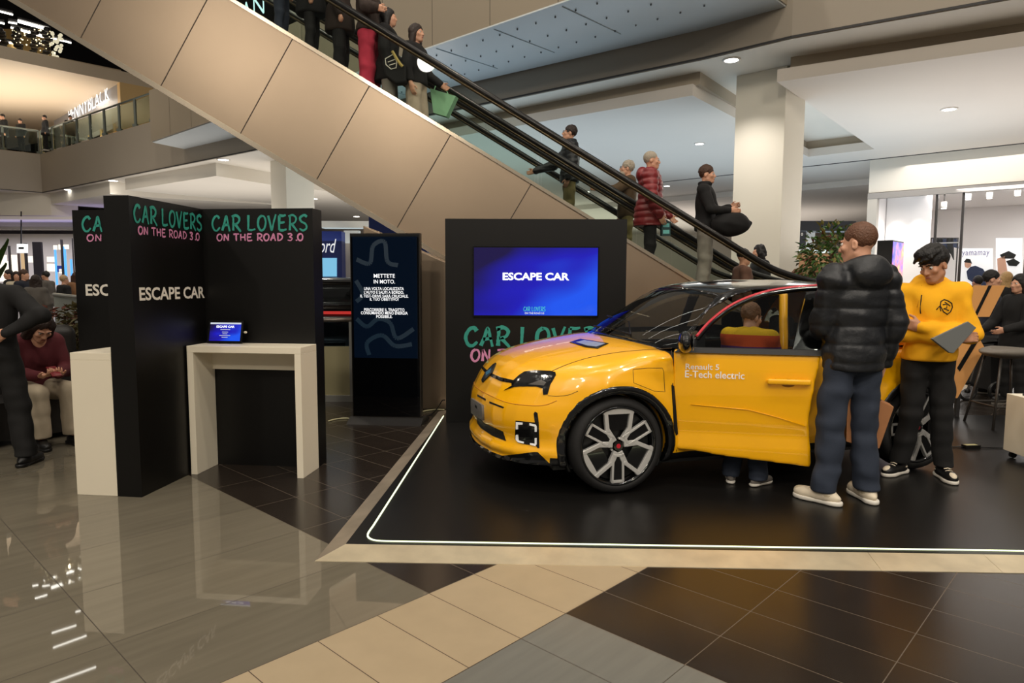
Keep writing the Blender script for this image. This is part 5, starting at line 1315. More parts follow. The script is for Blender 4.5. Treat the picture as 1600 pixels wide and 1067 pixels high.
# laptop held under the arm
MB = pmat(boy)
def onB(x, y, z): return MB @ Vector((x * sB, y * sB, z * sB))
lp = [atplane(px, py, onB(.17, -.25, 1.1), Vector((.25, -1, .15)).normalized()) for px, py in ((1456, 529), (1513, 502), (1526, 512), (1490, 552), (1484, 551))]
b = BM(); prism(b, lp, Vector((-.25, 1, -.15)).normalized() * .018); tag(obj('laptop', b, mat('laptop_grey', rgb(120, 122, 120), .4, metal=.3), bevel=.004), 'closed grey laptop tucked under the arm of the yellow hoodie', 'laptop')
# chest emblem on the hoodie
bj = BM(); bj.from_mesh([c for c in boy.children if c.name.startswith('hoodie')][0].data); HB_ = BVHTree.FromBMesh(bj); bj.free(); MBI = MB.inverted()
def decal(name, strokes, m, parent, bvh, Mi, r=.003):
    b = BM()
    for st in strokes:
        pts = []
        for px, py in st:
            o_ = Mi @ CAMP; d_ = (Mi.to_3x3() @ ray(px, py)).normalized(); l, n, i, d2 = bvh.ray_cast(o_, d_)
            if l: pts.append(l + n * .001)
        if len(pts) > 1: tube(b, pts, r, 5)
    return obj(name, b, m, parent, smooth=True)
oc = [(1469, 478), (1470, 471), (1475, 468), (1481, 470), (1487, 474), (1488, 480), (1485, 487), (1480, 491), (1474, 487), (1469, 478)]
decal('chest_emblem', [spline([(a, c, 0) for a, c in oc], 3)[0:0] or oc, [(1463, 484), (1468, 478), (1470, 486)], [(1473, 476), (1480, 475), (1479, 481), (1474, 482), (1482, 485)], [(1476, 472), (1484, 478)]], BLKC, boy, HB_, MBI, .0045)
decal('drawstring', [[(1440, 461), (1439, 470), (1438, 486), (1438.5, 490)]], BTR, boy, HB_, MBI, .004)
decal('pocket_seam', [[(1440, 446), (1436, 470), (1433, 480)]], mat('yellow_seam', rgb(206, 140, 6), .8), boy, HB_, MBI, .002)
# paper bag in the puffer man's hand
bg = thing('paper_bag', 'brown paper carrier bag hanging from the hand of the person in the puffer jacket', 'bag', tuple(atz(1350, 700, .25)), .5)
yb_ = pA.y + .02
KR = mat('kraft_paper', rgb(158, 106, 66), .8, noise=(9, .12))
q = [aty(px, py, yb_) for px, py in ((1324, 616), (1353, 616), (1397, 636), (1374, 701), (1350, 698), (1322, 690))]
b = BM(); prism(b, q, (.05, .14, 0)); obj('bag_body', b, KR, bg, True, bevel=.004)
b = BM(); tube(b, spline([aty(1352, 617, yb_), aty(1350, 590, yb_), aty(1362, 588, yb_), aty(1376, 626, yb_)], 5), .005, 6); obj('bag_handle', b, KR, bg, True, smooth=True)
# child in the striped jumper behind the open door
pC = (G(1148, 758) + G(1187, 757)) / 2
RB = [rgb(238, 190, 20), rgb(214, 84, 30), rgb(88, 40, 120), rgb(214, 84, 30)]
def stripes(name):
    m = mat(name, rgb(214, 84, 30), .9, bump=(200, .2)); nt = m.node_tree; b = nt.nodes['Principled BSDF']; tc = nt.nodes.new('ShaderNodeTexCoord'); sp = nt.nodes.new('ShaderNodeSeparateXYZ'); r = nt.nodes.new('ShaderNodeValToRGB'); nt.links.new(tc.outputs['Object'], sp.inputs[0])
    ml = nt.nodes.new('ShaderNodeMath'); ml.operation = 'MULTIPLY'; ml.inputs[1].default_value = .7; nt.links.new(sp.outputs['Z'], ml.inputs[0]); nt.links.new(ml.outputs[0], r.inputs[0]); r.color_ramp.interpolation = 'CONSTANT'
    e = r.color_ramp.elements; e[0].color = RB[0]; e[0].position = 0; e[1].position = .60; e[1].color = RB[1]
    for p, c in ((.655, RB[2]), (.708, RB[1]), (.768, RB[0])): k = e.new(p); k.color = c
    nt.links.new(r.outputs[0], b.inputs['Base Color']); return m
child, jC, sC = person('person in a rainbow striped jumper standing behind the open car door', (pC.x, pC.y + .05, ZS), PI - .5, 1.34,
    J=dict(head=(0, -.06, 1.59), elL=(.23, -.10, 1.14), wrL=(.12, -.30, 1.05), elR=(-.23, -.10, 1.14), wrR=(-.12, -.30, 1.05), ankL=(.13, .02, .085), ankR=(-.12, .02, .085)), skin=SKIN, detail=1, hair=('short', H_LBR), head=(-.6, .2, 0),
    top=dict(kind='sweater', mat=stripes('rainbow_knit'), th=.035, hem=.90), legs=dict(mat=JEAN, w=.03, fold=.008, cuff=.06), shoes=dict(mat=GSH), toes=(.2, .5))
# person in black cut off by the left edge
gD = g(40, 727)
person('person all in black with a hand on the hip, at the left edge', (gD.x - .20, gD.y, 0), PI + .25, 1.72,
    J=dict(ankL=(.22, .05, .085), ankR=(-.20, .04, .085), kneeR=(-.15, .0, .5), head=(.20, -.03, 1.60), neck=(.07, .01, 1.455), elR=(-.40, .14, 1.24), wrR=(-.17, .19, 1.10), elL=(.25, .0, 1.13), wrL=(.30, -.08, .89)), skin=SKIN, detail=2, hair=('short', H_BLK), top=dict(kind='shirt', mat=BLKC, th=.026, hem=.9, collar='high'), legs=dict(mat=BTR, w=.02, cuff=.08), shoes=dict(mat=BSH, sole=BSH), palms=dict(L=None, R=(.3, -1, 0, .9, -.05, -.1)), curls=(.5, .4), toes=(.2, .2))
# girl sitting with her phone
gE = g(70, 698)
sit = dict(pelvis=(0, .0, .50), waist=(0, -.03, .63), chest=(0, -.10, .82), neck=(0, -.18, .985), head=(0, -.28, 1.085), hipL=(.09, -.02, .50), hipR=(-.09, -.02, .50), kneeL=(.14, -.44, .50), kneeR=(-.12, -.44, .50), ankL=(.15, -.46, .085), ankR=(-.10, -.42, .085),
    shL=(.15, -.12, .94), shR=(-.15, -.12, .94), elL=(.22, -.18, .68), elR=(-.22, -.18, .68), wrL=(.07, -.40, .66), wrR=(-.07, -.40, .66))
fE = Vector((gE.x, gE.y, 0)); rE = .95
offE = Matrix.Rotation(rE, 3, 'Z') @ Vector((0.02, -.46, 0))
pEl = fE - offE + Vector((.13, 0, 0))
girl, jE, sE = person('person in a burgundy jumper and pale jeans sitting with bowed head over a phone', (pEl.x, pEl.y, 0), rE, 1.72, J=sit, skin=SKIN, detail=2, hair=('long', H_DBR), head=(0, .75, 0),
    top=dict(kind='sweater', mat=cloth('burgundy_knit', rgb(88, 26, 34)), th=.03, hem=.46, fold=.006), legs=dict(mat=cloth('pale_jeans', rgb(172, 158, 136)), w=.028, fold=.004, cuff=.10), shoes=dict(mat=BSH, sole=BSH), palms=dict(L=(0, 0, 1, -.35, -.9, .1), R=(0, 0, 1, .35, -.9, .1)), curls=(.8, .8), fem=True)
b = BM(); ME = pmat(girl); box(b, -.038, .038, -.075, .075, -.005, .005, ME @ Matrix.Translation((0, -.50 * sE, .70 * sE)) @ Matrix.Rotation(.5, 4, 'X')); tag(obj('phone', b, mat('red_phone_case', rgb(120, 22, 34), .35), bevel=.004), 'phone in a dark red case held by the sitting person', 'phone')
for sg in (1, -1):
    b = BM(); w_ = jE['wrL' if sg > 0 else 'wrR'] * sE; e_ = jE['elL' if sg > 0 else 'elR'] * sE; d_ = Vector(limb_dir(e_, w_)); tube(b, [Vector(w_) - d_ * .035, Vector(w_) + d_ * .005], .036, 12); obj('cuff', b, cloth('white_cuff', rgb(220, 212, 200)), girl, smooth=True)
# bench behind her
b = BM(); bp = pEl + Matrix.Rotation(rE, 3, 'Z') @ Vector((0, .32, 0))
bn = thing('sofa', 'black upholstered bench behind the sitting person', 'bench', (bp.x, bp.y, 0), rE)
UPH = mat('black_leather', rgb(24, 22, 21), .45, bump=(60, .1))
b = BM(); box(b, -1.1, .62, -.42, .25, .06, .40); obj('seat', b, UPH, bn, bevel=.04)
f = Field((-1.25, .05, .3), (.8, .45, 1.15), .02); f.bx((-.25, .25, .62), (.85, .11, .42), .1, None, .02); link('backrest', f.mesh('backrest'), UPH, bn)
for x in (-1.0, .5):
    b = BM(); box(b, x - .03, x + .03, -.38, .2, 0, .06); obj('leg', b, SBL, bn)
b = BM(); tube(b, spline([(-.3, .12, .93), (-.05, .1, 1.06), (.2, .1, 1.0), (.35, .12, .9)], 6), .012, 8); tag(obj('bag_strap', b, mat('tan_strap', rgb(196, 178, 150), .6), bn, smooth=True), 'pale strap lying over the bench backrest', 'strap') if False else b.free()

# riders on the escalators: feet on the steps
def ride(px, lane, label, face_left, h, **kw):
    y = ED + .62 + lane * 1.5; x = aty(px, 300, y).x
    z = tz(x) - .15 + kw.pop('dz', 0)
    return person(label, (x, y, z), (-PI / 2 if face_left else PI / 2) + kw.pop('turn', 0), h, group=None, **kw)
ride(652, 0, dz=-.30, label='person with long dark hair, black jacket and beige trousers riding down with a green bag', face_left=False, h=1.72, detail=1, fem=True, hair=('long', H_DBR), turn=-.35, head=(-.1, 0, 0), top=dict(kind='coat', mat=BLKC, th=.035, hem=.92), legs=dict(mat=cloth('beige_wool', rgb(188, 172, 150)), w=.05), shoes=dict(mat=WSH), J=dict(elL=(.24, -.05, 1.13), wrL=(.26, -.26, .98), elR=(-.24, .02, 1.13)))
ride(580, 0, dz=-.06, label='person in red-pink trousers and brown fur jacket holding the near handrail', face_left=False, h=1.8, detail=1, fem=True, hair=('long', H_BRN), turn=-.2, top=dict(kind='coat', mat=cloth('brown_fur', rgb(62, 50, 44), .95, (120, .8)), th=.05, hem=.95, fold=.01), legs=dict(mat=cloth('pink_trousers', rgb(206, 56, 82)), w=.05), shoes=dict(mat=WSH), J=dict(elR=(-.30, -.12, 1.18), wrR=(-.42, -.30, 1.10)))
ride(610, 0, dz=-.3, label='person in grey jeans and dark coat half hidden behind the pink trousers', face_left=False, h=1.7, detail=0, hair=('long', H_BLK), top=dict(kind='coat', mat=BLKC, th=.04, hem=.75), legs=dict(mat=CAMO, w=.03), shoes=dict(mat=BSH))
ride(536, 0, dz=-.02, label='person in a dark coat with a brown bag just above the pink trousers rider', face_left=False, h=1.75, detail=0, hair=('short', H_BLK), top=dict(kind='coat', mat=cloth('umber_coat', rgb(48, 36, 30)), th=.04, hem=.7), legs=dict(mat=BTR, w=.02), shoes=dict(mat=BSH))
ride(492, 0, dz=-.02, label='person in a black coat second from the top edge on the escalator', face_left=False, h=1.75, detail=0, hair=('short', H_BRN), top=dict(kind='coat', mat=BLKC, th=.04, hem=.7), legs=dict(mat=BTR), shoes=dict(mat=BSH))
ride(446, 0, dz=-.02, label='person in dark clothes highest on the escalator behind the glass', face_left=False, h=1.7, detail=0, hair=('short', H_BLK), top=dict(kind='coat', mat=BLKC, th=.04, hem=.8), legs=dict(mat=JEAN), shoes=dict(mat=BSH))
ride(1016, 0, dz=-.12, label='person with cropped white hair in a dark red puffer jacket riding down', face_left=False, h=1.78, detail=1, hair=('crop', H_GRY), turn=-.15, head=(0, 0, 0), top=dict(kind='puffer', mat=mat('red_puffer', rgb(134, 40, 44), .4, noise=(8, .15)), th=.055, hem=.74, hood=True, per=.085, amp=.016), legs=dict(mat=BTR, w=.01), shoes=dict(mat=BSH), J=dict(elR=(-.27, -.0, 1.12), wrR=(-.27, -.12, .87), elL=(.26, -.1, 1.1), wrL=(.22, -.28, .9)))
ride(1103, 0, dz=.15, label='person with short brown hair in a black sweater and grey trousers, low on the escalator', face_left=False, h=1.78, detail=1, hair=('short', H_BRN), turn=-.35, head=(-.1, 0, 0), top=dict(kind='sweater', mat=BLKC, th=.032, hem=.86, collar='high'), legs=dict(mat=CAMO, w=.03), shoes=dict(mat=BSH), J=dict(elL=(.25, -.12, 1.15), wrL=(.2, -.32, 1.2), elR=(-.25, -.1, 1.14), wrR=(-.2, -.33, 1.12)))
R_puff = ride(890, 1, 'person in glasses and a black puffer jacket riding up, hand on far handrail', True, 1.75, detail=1, hair=('short', H_DBR), turn=0, head=(0, -.2, 0), top=dict(kind='puffer', mat=PUFF, th=.045, hem=.84, per=.07, amp=.01, collar='high'), legs=dict(mat=cloth('olive_trousers', rgb(132, 118, 74)), w=.02), shoes=dict(mat=BSH), J=dict(elR=(-.28, -.25, 1.17), wrR=(-.30, -.55, 1.08)))
R_beard = ride(980, 1, 'person with grey beard and brown jacket riding up behind the red jacket', True, 1.75, detail=1, hair=('short', H_GRY), head=(-.1, -.15, 0), top=dict(kind='coat', mat=cloth('brown_jacket', rgb(82, 62, 40)), th=.04, hem=.84), legs=dict(mat=cloth('olive_trousers', rgb(132, 118, 74)), w=.02), shoes=dict(mat=BSH), J=dict(elL=(.26, -.25, 1.25), wrL=(.2, -.48, 1.28)))
ride(1190, 1, 'person in a dark padded coat at the foot of the escalator behind the glass', True, 1.7, detail=0, hair=('curly', H_BLK), top=dict(kind='coat', mat=BLKC, th=.05, hem=.7), legs=dict(mat=JEAN), shoes=dict(mat=BSH))
ride(1165, 0, dz=-.45, label='person with a light scarf behind the lowest glass panel of the escalator', face_left=False, h=1.55, detail=0, hair=('beanie', H_BLK), top=dict(kind='coat', mat=cloth('rust_coat', rgb(120, 84, 70)), th=.04, hem=.8), legs=dict(mat=BTR), shoes=dict(mat=BSH))
# spectacles and a beard
def specs(r, m):
    root, j, s = r; hc = j['head']; Hm = eul(*m)
    q = lambda x, y, z: Vector((hc + Hm @ V(x, y, z)) * s)
    b = BM()
    for sg in (1, -1): tube(b, [q(sg * .033 + .024 * math.cos(a), -.104, .008 + .019 * math.sin(a)) for a in np.linspace(0, 2 * PI, 13)[:-1]], .003, 5, closed=True); tube(b, [q(sg * .057, -.103, .012), q(sg * .08, .0, .012)], .003, 5)
    tube(b, [q(-.009, -.105, .012), q(.009, -.105, .012)], .003, 5); obj('spectacles', b, SBL, root)
specs(R_puff, (0, -.2, 0)); specs(R_beard, (-.1, -.15, 0))
_r, _j, _s = R_beard; b = BM(); Mb = Matrix(eul(-.1, -.15, 0).tolist()).to_4x4(); Mb.translation = Vector(_j['head']); Mb = Matrix.Scale(_s, 4) @ Mb
ball(b, (0, -.045, -.085), (.062, .062, .05), 14, Mb); ball(b, (0, -.085, -.05), (.034, .022, .012), 10, Mb); obj('beard', b, H_GRY, _r, smooth=True)
# things the riders carry
yl = ED + .62
gb = thing('shopping_bag', 'pale green paper shopping bag held over the handrail', 'bag', tuple(aty(688, 175, yl)))
GRNP = mat('green_paper', rgb(150, 206, 160), .7)
b = BM(); q = [aty(px, py, yl + .35) for px, py in ((672, 138), (712, 150), (697, 182), (677, 176))]; prism(b, q, (.03, .13, 0)); obj('bag_body', b, GRNP, gb, True)
b = BM(); tube(b, spline([aty(678, 141, yl + .38), aty(684, 128, yl + .38), aty(692, 130, yl + .38), aty(700, 147, yl + .38)], 5), .008, 6); obj('bag_handle', b, GRNP, gb, True)
hbg = thing('handbag', 'black handbag with a pale crest and gold scarf, by the beige trousers on the escalator', 'bag', tuple(aty(614, 105, yl - .3)))
b = BM(); q = [aty(px, py, yl - .35) for px, py in ((596, 96), (612, 84), (634, 102), (634, 128), (618, 130), (602, 118))]; prism(b, q, (.0, .16, 0)); obj('bag_body', b, BLKC, hbg, True, bevel=.02)
b = BM(); cr_ = [aty(px, py, yl - .356) for px, py in ((602, 92), (614, 85), (620, 96), (619, 106), (611, 108), (603, 101))]; tube(b, cr_, .007, 5, closed=True)
tube(b, [aty(606, 97, yl - .356), aty(617, 93, yl - .356)], .006, 5); tube(b, [aty(608, 102, yl - .356), aty(618, 99, yl - .356)], .006, 5); obj('crest', b, OFFW, hbg, True)
b = BM(); tube(b, spline([aty(613, 80, yl - .36), aty(622, 95, yl - .37), aty(629, 104, yl - .36)], 5), [.02] * 11, 6); obj('scarf', b, mat('gold_scarf', rgb(196, 172, 96), .6), hbg, True)
f = Field(np.array(aty(1140, 355, yl - .1)) - .5, np.array(aty(1140, 355, yl - .1)) + .5, .015)
c_ = np.array(aty(1142, 350, yl - .25)); f.el(c_, (.26, .16, .17), None, .02); f.rc(c_ + V(.18, 0, -.02), c_ + V(.27, 0, .02), .05, .02, .03); f.waves(.006, 30, 2)
tag(link('backpack', f.mesh('backpack'), BLKC), 'bulging black backpack carried in front of the black sweater on the escalator', 'backpack')
rb_ = thing('shopping_bag', 'small dark bag with turquoise print hanging from the red puffer jacket hand', 'bag', tuple(aty(1041, 365, yl)))
b = BM(); q = [aty(px, py, yl - .2) for px, py in ((1034, 346), (1048, 346), (1048, 368), (1034, 368))]; prism(b, q, (0, .1, 0)); obj('bag_body', b, mat('teal_bag', rgb(40, 70, 74), .6), rb_, True)
b = BM()
for yy in (349, 359): prism(b, [aty(px, py, yl - .201) for px, py in ((1036, yy), (1046, yy), (1046, yy + 6), (1036, yy + 6))], (0, .001, 0))
obj('bag_print', b, mat('turquoise_print', rgb(130, 214, 214), .6), rb_, True)

# bystanders on the ground floor
def stand(px, y, label, rz, h, **kw):
    return person(label, (aty(px, 437, y).x, y, 0), rz, h, **kw)
COATS = [cloth('coat_%s' % n, c) for n, c in (('tan', rgb(150, 108, 74)), ('navy', rgb(26, 30, 44)), ('grey', rgb(96, 90, 84)), ('black', rgb(20, 19, 20)), ('cream', rgb(196, 184, 160)))]
def T(i, **k): return dict(dict(kind='coat', mat=COATS[i], th=.035, hem=.75), **k)
LG_ = dict(mat=BTR, w=.01); SH_ = dict(mat=BSH)
stand(1246, 11.0, 'person with wavy auburn hair in a fur coat beside the white column', -PI / 2 - .4, 1.70, detail=1, hair=('curly', HAIR('auburn2', rgb(112, 70, 44))), fem=True, top=T(0), legs=LG_, shoes=SH_)
stand(1378, 8.6, 'person with dark curly hair between the puffer jacket and the yellow hoodie', -PI / 2 + .3, 1.58, detail=0, hair=('curly', H_BLK), fem=True, top=T(3), legs=LG_, shoes=SH_)
stand(1549, 9.2, 'person with short dark hair and navy jacket behind the orange striped panel', PI / 2 - .5, 1.66, detail=1, hair=('short', H_BLK), top=T(1), legs=LG_, shoes=SH_, J=dict(elL=(.25, -.15, 1.12), wrL=(.15, -.38, 1.08), elR=(-.25, -.12, 1.12), wrR=(-.12, -.36, 1.06)))
stand(1594, 8.4, 'person with a black bob and black coat, cut off by the right edge', -PI / 2 + .2, 1.60, detail=1, hair=('bob', H_BLK), fem=True, top=T(3), legs=LG_, shoes=SH_, J=dict(elR=(-.26, -.12, 1.08), wrR=(-.2, -.36, 1.0), elL=(.25, -.12, 1.1), wrL=(.15, -.36, 1.02)))
stand(1572, 11.5, 'person with blonde hair behind the navy jacket and the black bob', PI, 1.68, detail=0, hair=('bob', HAIR('blonde', rgb(186, 150, 100))), fem=True, top=T(3), legs=LG_, shoes=SH_)
stand(1528, 12.5, 'person with black hair partly behind the hoodie and the navy jacket', PI, 1.62, detail=0, hair=('short', H_BLK), top=T(3), legs=LG_, shoes=SH_)
stand(56, 13.5, 'person in a grey fur-collared coat, back turned, behind the black bench at left', PI + .2, 1.58, detail=1, hair=('bob', H_DBR), fem=True, top=T(2, hem=.7), legs=LG_, shoes=SH_)
stand(100, 17.0, 'person with pale hair and black jacket by the blue lit shop window', PI - .5, 1.60, detail=0, hair=('short', HAIR('blonde2', rgb(190, 160, 120))), top=T(3), legs=LG_, shoes=SH_)
stand(119, 17.5, 'person in a tan coat beside the far left booth wall', PI + .3, 1.68, detail=0, hair=('long', H_BRN), fem=True, top=T(0), legs=LG_, shoes=SH_)
stand(38, 16.0, 'person in a navy jacket left of the dark pillar', PI / 2, 1.72, detail=0, hair=('short', H_BRN), top=T(1), legs=LG_, shoes=SH_)
stand(72, 19.0, 'person standing just right of the dark pillar', -PI / 2, 1.72, detail=0, hair=('short', H_BLK), top=T(2), legs=LG_, shoes=SH_)
stand(14, 18.5, 'person with dark hair far left beneath the plant leaf', -.6, 1.75, detail=0, hair=('short', H_BLK), top=T(3), legs=LG_, shoes=SH_)
stand(26, 18.0, 'person half turned between two others at the far left', .6, 1.70, detail=0, hair=('bob', H_DBR), fem=True, top=T(4), legs=LG_, shoes=SH_)
for px, lab in ((7, 'person leaning on the upper gallery rail at the left edge'), (34, 'person on the upper gallery, second from the left edge'), (72, 'person in dark clothes behind the gallery glass corner'), (112, 'person on the gallery below the shop sign')):
    pp = atz(px, 230 if px < 60 else 225, z7); _dv = Vector((pp.x, pp.y, 0)).normalized(); pp += _dv * 1.7
    person(lab, (pp.x, pp.y, z7), random.uniform(-1, 1), 1.7 if px < 20 else 1.5, detail=0, hair=('short', H_BLK), top=T(3), legs=LG_, shoes=SH_)
# ------------------------------------------------------------------ surroundings on the ground floor
# lit lingerie shop at right
S0 = aty(1366, 437, 19.5); S0.z = 0; RD = -BD; ZT = 3.86
def sp(r, d, z): p = S0 + RD * r + AD * d; return Vector((p.x, p.y, z))
SHOPW = mat('shop_white', rgb(246, 242, 240), .7)
def sface(name, pts, vec, m): b = BM(); prism(b, pts, vec); return struct(obj(name, b, m))
sface('wall_shop', [sp(0, .1, 0), sp(0, .9, 0), sp(0, .9, 0) + Vector((2.3, 4.7, 0)), sp(0, .9, 4.2) + Vector((2.3, 4.7, 0)), sp(0, .9, 4.2), sp(0, .1, 4.2)][:2] + [sp(0, .9, 4.2), sp(0, .1, 4.2)], RD * -.2, SHOPW)
sface('wall_shop', [sp(0, .9, 0), sp(0, .9, 0) + Vector((2.2, 4.7, 0)), sp(0, .9, 4.2) + Vector((2.2, 4.7, 0)), sp(0, .9, 4.2)], Vector((-.2, .1, 0)), SHOPW)
sface('wall_shop', [sp(-.2, 6, 0), sp(14, 6, 0), sp(14, 6, 4.2), sp(-.2, 6, 4.2)], AD * .2, SHOPW)
sface('wall_shop', [sp(.02, .8, 0), sp(1.15, .8, 0), sp(1.15, .8, 4.0), sp(.02, .8, 4.0)], AD * .1, SHOPW)
sface('ceiling_shop', [sp(-.2, .1, 4.0), sp(14, .1, 4.0), sp(14, 6, 4.0), sp(-.2, 6, 4.0)], Z3 * .15, SHOPW)
sface('wall_shop', [sp(-.25, -.05, ZT + .18), sp(14, -.05, ZT + .18), sp(14, -.05, 4.96), sp(-.25, -.05, 4.96)], AD * .3, WHITE)
sface('trim_10', [sp(-.25, -.12, ZT), sp(14, -.12, ZT), sp(14, -.12, ZT + .16), sp(-.25, -.12, ZT + .16)], AD * .2, mat('shop_header_metal', rgb(150, 146, 142), .4, metal=.4))
sface('trim_11', [sp(-.25, -.1, 0), sp(0, -.1, 0), sp(0, -.1, ZT), sp(-.25, -.1, ZT)], AD * .2, mat('shop_frame_metal', rgb(196, 190, 180), .35, metal=.3))
lamp('AREA', tuple(sp(5.5, 2.6, 3.95)), 900, (1, .95, .92), 9, 4)
for r in (.32, .85): lamp('SPOT', tuple(sp(r, .35, 3.9)), 70, (1, .95, .86), .04, target=tuple(sp(r, .8, .8)), spot=1.0, blend=.5)
def spx(px): v = ray(px, 437); d0 = Vector((v.x, v.y, 0)); n = AD; t_ = (S0 - Vector((0, 0, 0))).dot(n) / d0.dot(n); return (d0 * t_ - S0).dot(RD)
MUL = mat('mullion', rgb(60, 56, 54), .4, metal=.5)
gxs = [spx(1366), spx(1457), spx(1498), spx(1600), spx(1700)]
for i, r in enumerate(gxs[1:-1]):
    sface('trim_%d' % (12 + i), [sp(r - .03, -.02, 0), sp(r + .03, -.02, 0), sp(r + .03, -.02, ZT), sp(r - .03, -.02, ZT)], AD * .06, MUL)
sface('trim_15', [sp(gxs[1], 0, 2.55), sp(gxs[2], 0, 2.55), sp(gxs[2], 0, 2.58), sp(gxs[1], 0, 2.58)], AD * .05, mat('thin_bar', rgb(200, 196, 192), .4))
CLR = glass('shop_glass', (.94, .95, .95, 1), .0)
for i, (a, c) in enumerate(zip(gxs[1:], gxs[2:])): sface('window_%d' % (i + 1), [sp(a + .03, .0, .05), sp(c - .03, .0, .05), sp(c - .03, .0, ZT), sp(a + .03, .0, ZT)], AD * .012, CLR)
for px, py in ((1475, 322), (1513, 308), (1546, 306), (1590, 301)):
    p = atplane(px, py, S0 + AD * 1.2, AD); t = thing('track_spotlight', 'white track spotlight in the shop ceiling%s' % {1475: ' between the two mullions', 1513: ' just right of the second mullion', 1546: ', third from the left', 1590: ' nearest the right edge'}[px], 'light', tuple(p), 0, 'track spotlights in the shop window')
    b = BM(); lathe(b, [(.001, .12), (.07, .12), (.075, -.06), (.001, -.06)], seg=12); obj('lamp_body', b, mat('spot_white', rgb(236, 232, 226), .4), t, smooth=True)
    b = BM(); disc(b, .06, -.075, -.062, Matrix(), 12); obj('lens', b, LED, t)
    b = BM(); box(b, -.015, .015, -.015, .015, .12, max(.2, 4.0 - p.z)); obj('stem', b, MUL, t)
# posters
def panel_on(d, px0, py0, px1, py1, m, name, parent=None, th=.03):
    o = S0 + AD * d; q = [atplane(a, c, o, AD) for a, c in ((px0, py0), (px1, py0), (px1, py1), (px0, py1))]
    b = BM(); prism(b, q, AD * th); return obj(name, b, m, parent, parent is not None), q
def fig(d, pts, m, name, parent, th=.004):
    o = S0 + AD * d; b = BM(); prism(b, [atplane(a, c, o, AD) for a, c in pts], AD * th); return obj(name, b, m, parent, True)
po = atplane(1525, 440, S0 + AD * .9, AD)
pst = thing('shop_poster', 'white lit poster printed yamamay with a figure in goggles in the shop window', 'poster', tuple(po))
panel_on(.9, 1500, 388, 1551, 470, mat('poster_white', rgb(244, 242, 246), .5, emit=(1, 1, 1, 1), estr=.35), 'board', pst)
o_ = S0 + AD * .895; a_, c_ = atplane(1502, 397, o_, AD), atplane(1547, 397, o_, AD)
text('lettering', 'yamamay', frame((a_ + c_) / 2, RD, Z3), mat('violet_print', rgb(120, 110, 160), .6), pst, width=(c_ - a_).length * .95, height=.16, bold=.0, spacing=1.1)
NAVY = mat('navy_print', rgb(40, 50, 80), .6); SKP = mat('print_skin', rgb(210, 160, 134), .6)
fig(.893, [(1510, 424), (1516, 417), (1524, 415), (1536, 420), (1545, 434), (1546, 470), (1522, 470), (1526, 450), (1518, 440), (1512, 436)], NAVY, 'printed_jacket', pst)
fig(.892, [(1507, 412), (1509, 407), (1515, 406), (1518, 410), (1517, 416), (1512, 419), (1508, 417)], SKP, 'printed_face', pst); fig(.891, [(1506, 409), (1510, 404), (1516, 405), (1519, 412), (1516, 411), (1508, 410)], SBL, 'printed_hood', pst)
for _px in (1506, 1545):
    _q = atplane(_px, 468, S0 + AD * .93, AD); b = BM(); tube(b, [Vector((_q.x, _q.y, 0)), _q], .02, 6); obj('stand', b, MUL, pst, True)
pst2 = thing('shop_poster', 'pale poster with dark garments at the right end of the shop window', 'poster', tuple(atplane(1575, 440, S0 + AD * .9, AD)))
panel_on(.9, 1556, 372, 1597, 470, mat('poster_white'), 'board', pst2)
for _px in (1562, 1592):
    _q = atplane(_px, 468, S0 + AD * .93, AD); b = BM(); tube(b, [Vector((_q.x, _q.y, 0)), _q], .02, 6); obj('stand', b, MUL, pst2, True)
for pts in (((1562, 398), (1576, 392), (1588, 398), (1584, 404), (1566, 404)), ((1572, 408), (1584, 404), (1594, 410), (1588, 416), (1576, 415))): fig(.893, pts, SBL, 'printed_garment', pst2)
fig(.893, [(1558, 404), (1570, 400), (1574, 424), (1560, 440)], SKP, 'printed_figure', pst2)
rk = thing('clothes_rail', 'rail of dark garments hanging in the shop window above the hoodie wearer', 'rail', tuple(atplane(1477, 372, S0 + AD * 1.0, AD)))
o = S0 + AD * 1.0
b = BM(); tube(b, [atplane(1455, 372, o, AD), atplane(1498, 372, o, AD)], .02, 6); obj('rod', b, MUL, rk, True)
for k in range(7):
    px = 1459 + k * 5.5; b = BM(); prism(b, [atplane(a, c, o, AD) for a, c in ((px - 2, 373), (px + 2.5, 373), (px + 5 - (k % 3), 388 + 9 * (k % 3)), (px - 3, 386 + 6 * (k % 2)))], AD * .12); obj('garment', b, [NAVY, BLKC, BLKC][k % 3], rk, True)
for _px in (1455, 1497):
    _q = atplane(_px, 372, o, AD); b = BM(); tube(b, [Vector((_q.x, _q.y, 0)), _q], .018, 6); obj('upright', b, MUL, rk, True)
# digital pillar
def world_prism(name, px, y, m, parent=None, depth=(0, .3, 0), z0=None):
    b = BM(); prism(b, [aty(a, c, y) for a, c in px], depth); return obj(name, b, m, parent, parent is not None)
dp_ = aty(1392, 437, 13.5); dpz = Vector((dp_.x, dp_.y, 0)); zt_ = aty(1390, 375, 13.5).z
dpi = thing('digital_pillar', 'black pillar with a bright violet and blue screen face in front of the shop', 'display', tuple(dpz), TH)
wl = .42
b = BM(); box(b, -.0, .8, -.0, .28, 0, zt_); obj('casing', b, BLK_L, dpi)
LEDF = mat('advert_screen', (0, 0, 0, 1), .3); nt = LEDF.node_tree; bs_ = nt.nodes['Principled BSDF']; tc = nt.nodes.new('ShaderNodeTexCoord'); vo = nt.nodes.new('ShaderNodeTexNoise'); vo.inputs['Scale'].default_value = 3.2; nt.links.new(tc.outputs['Object'], vo.inputs['Vector'])
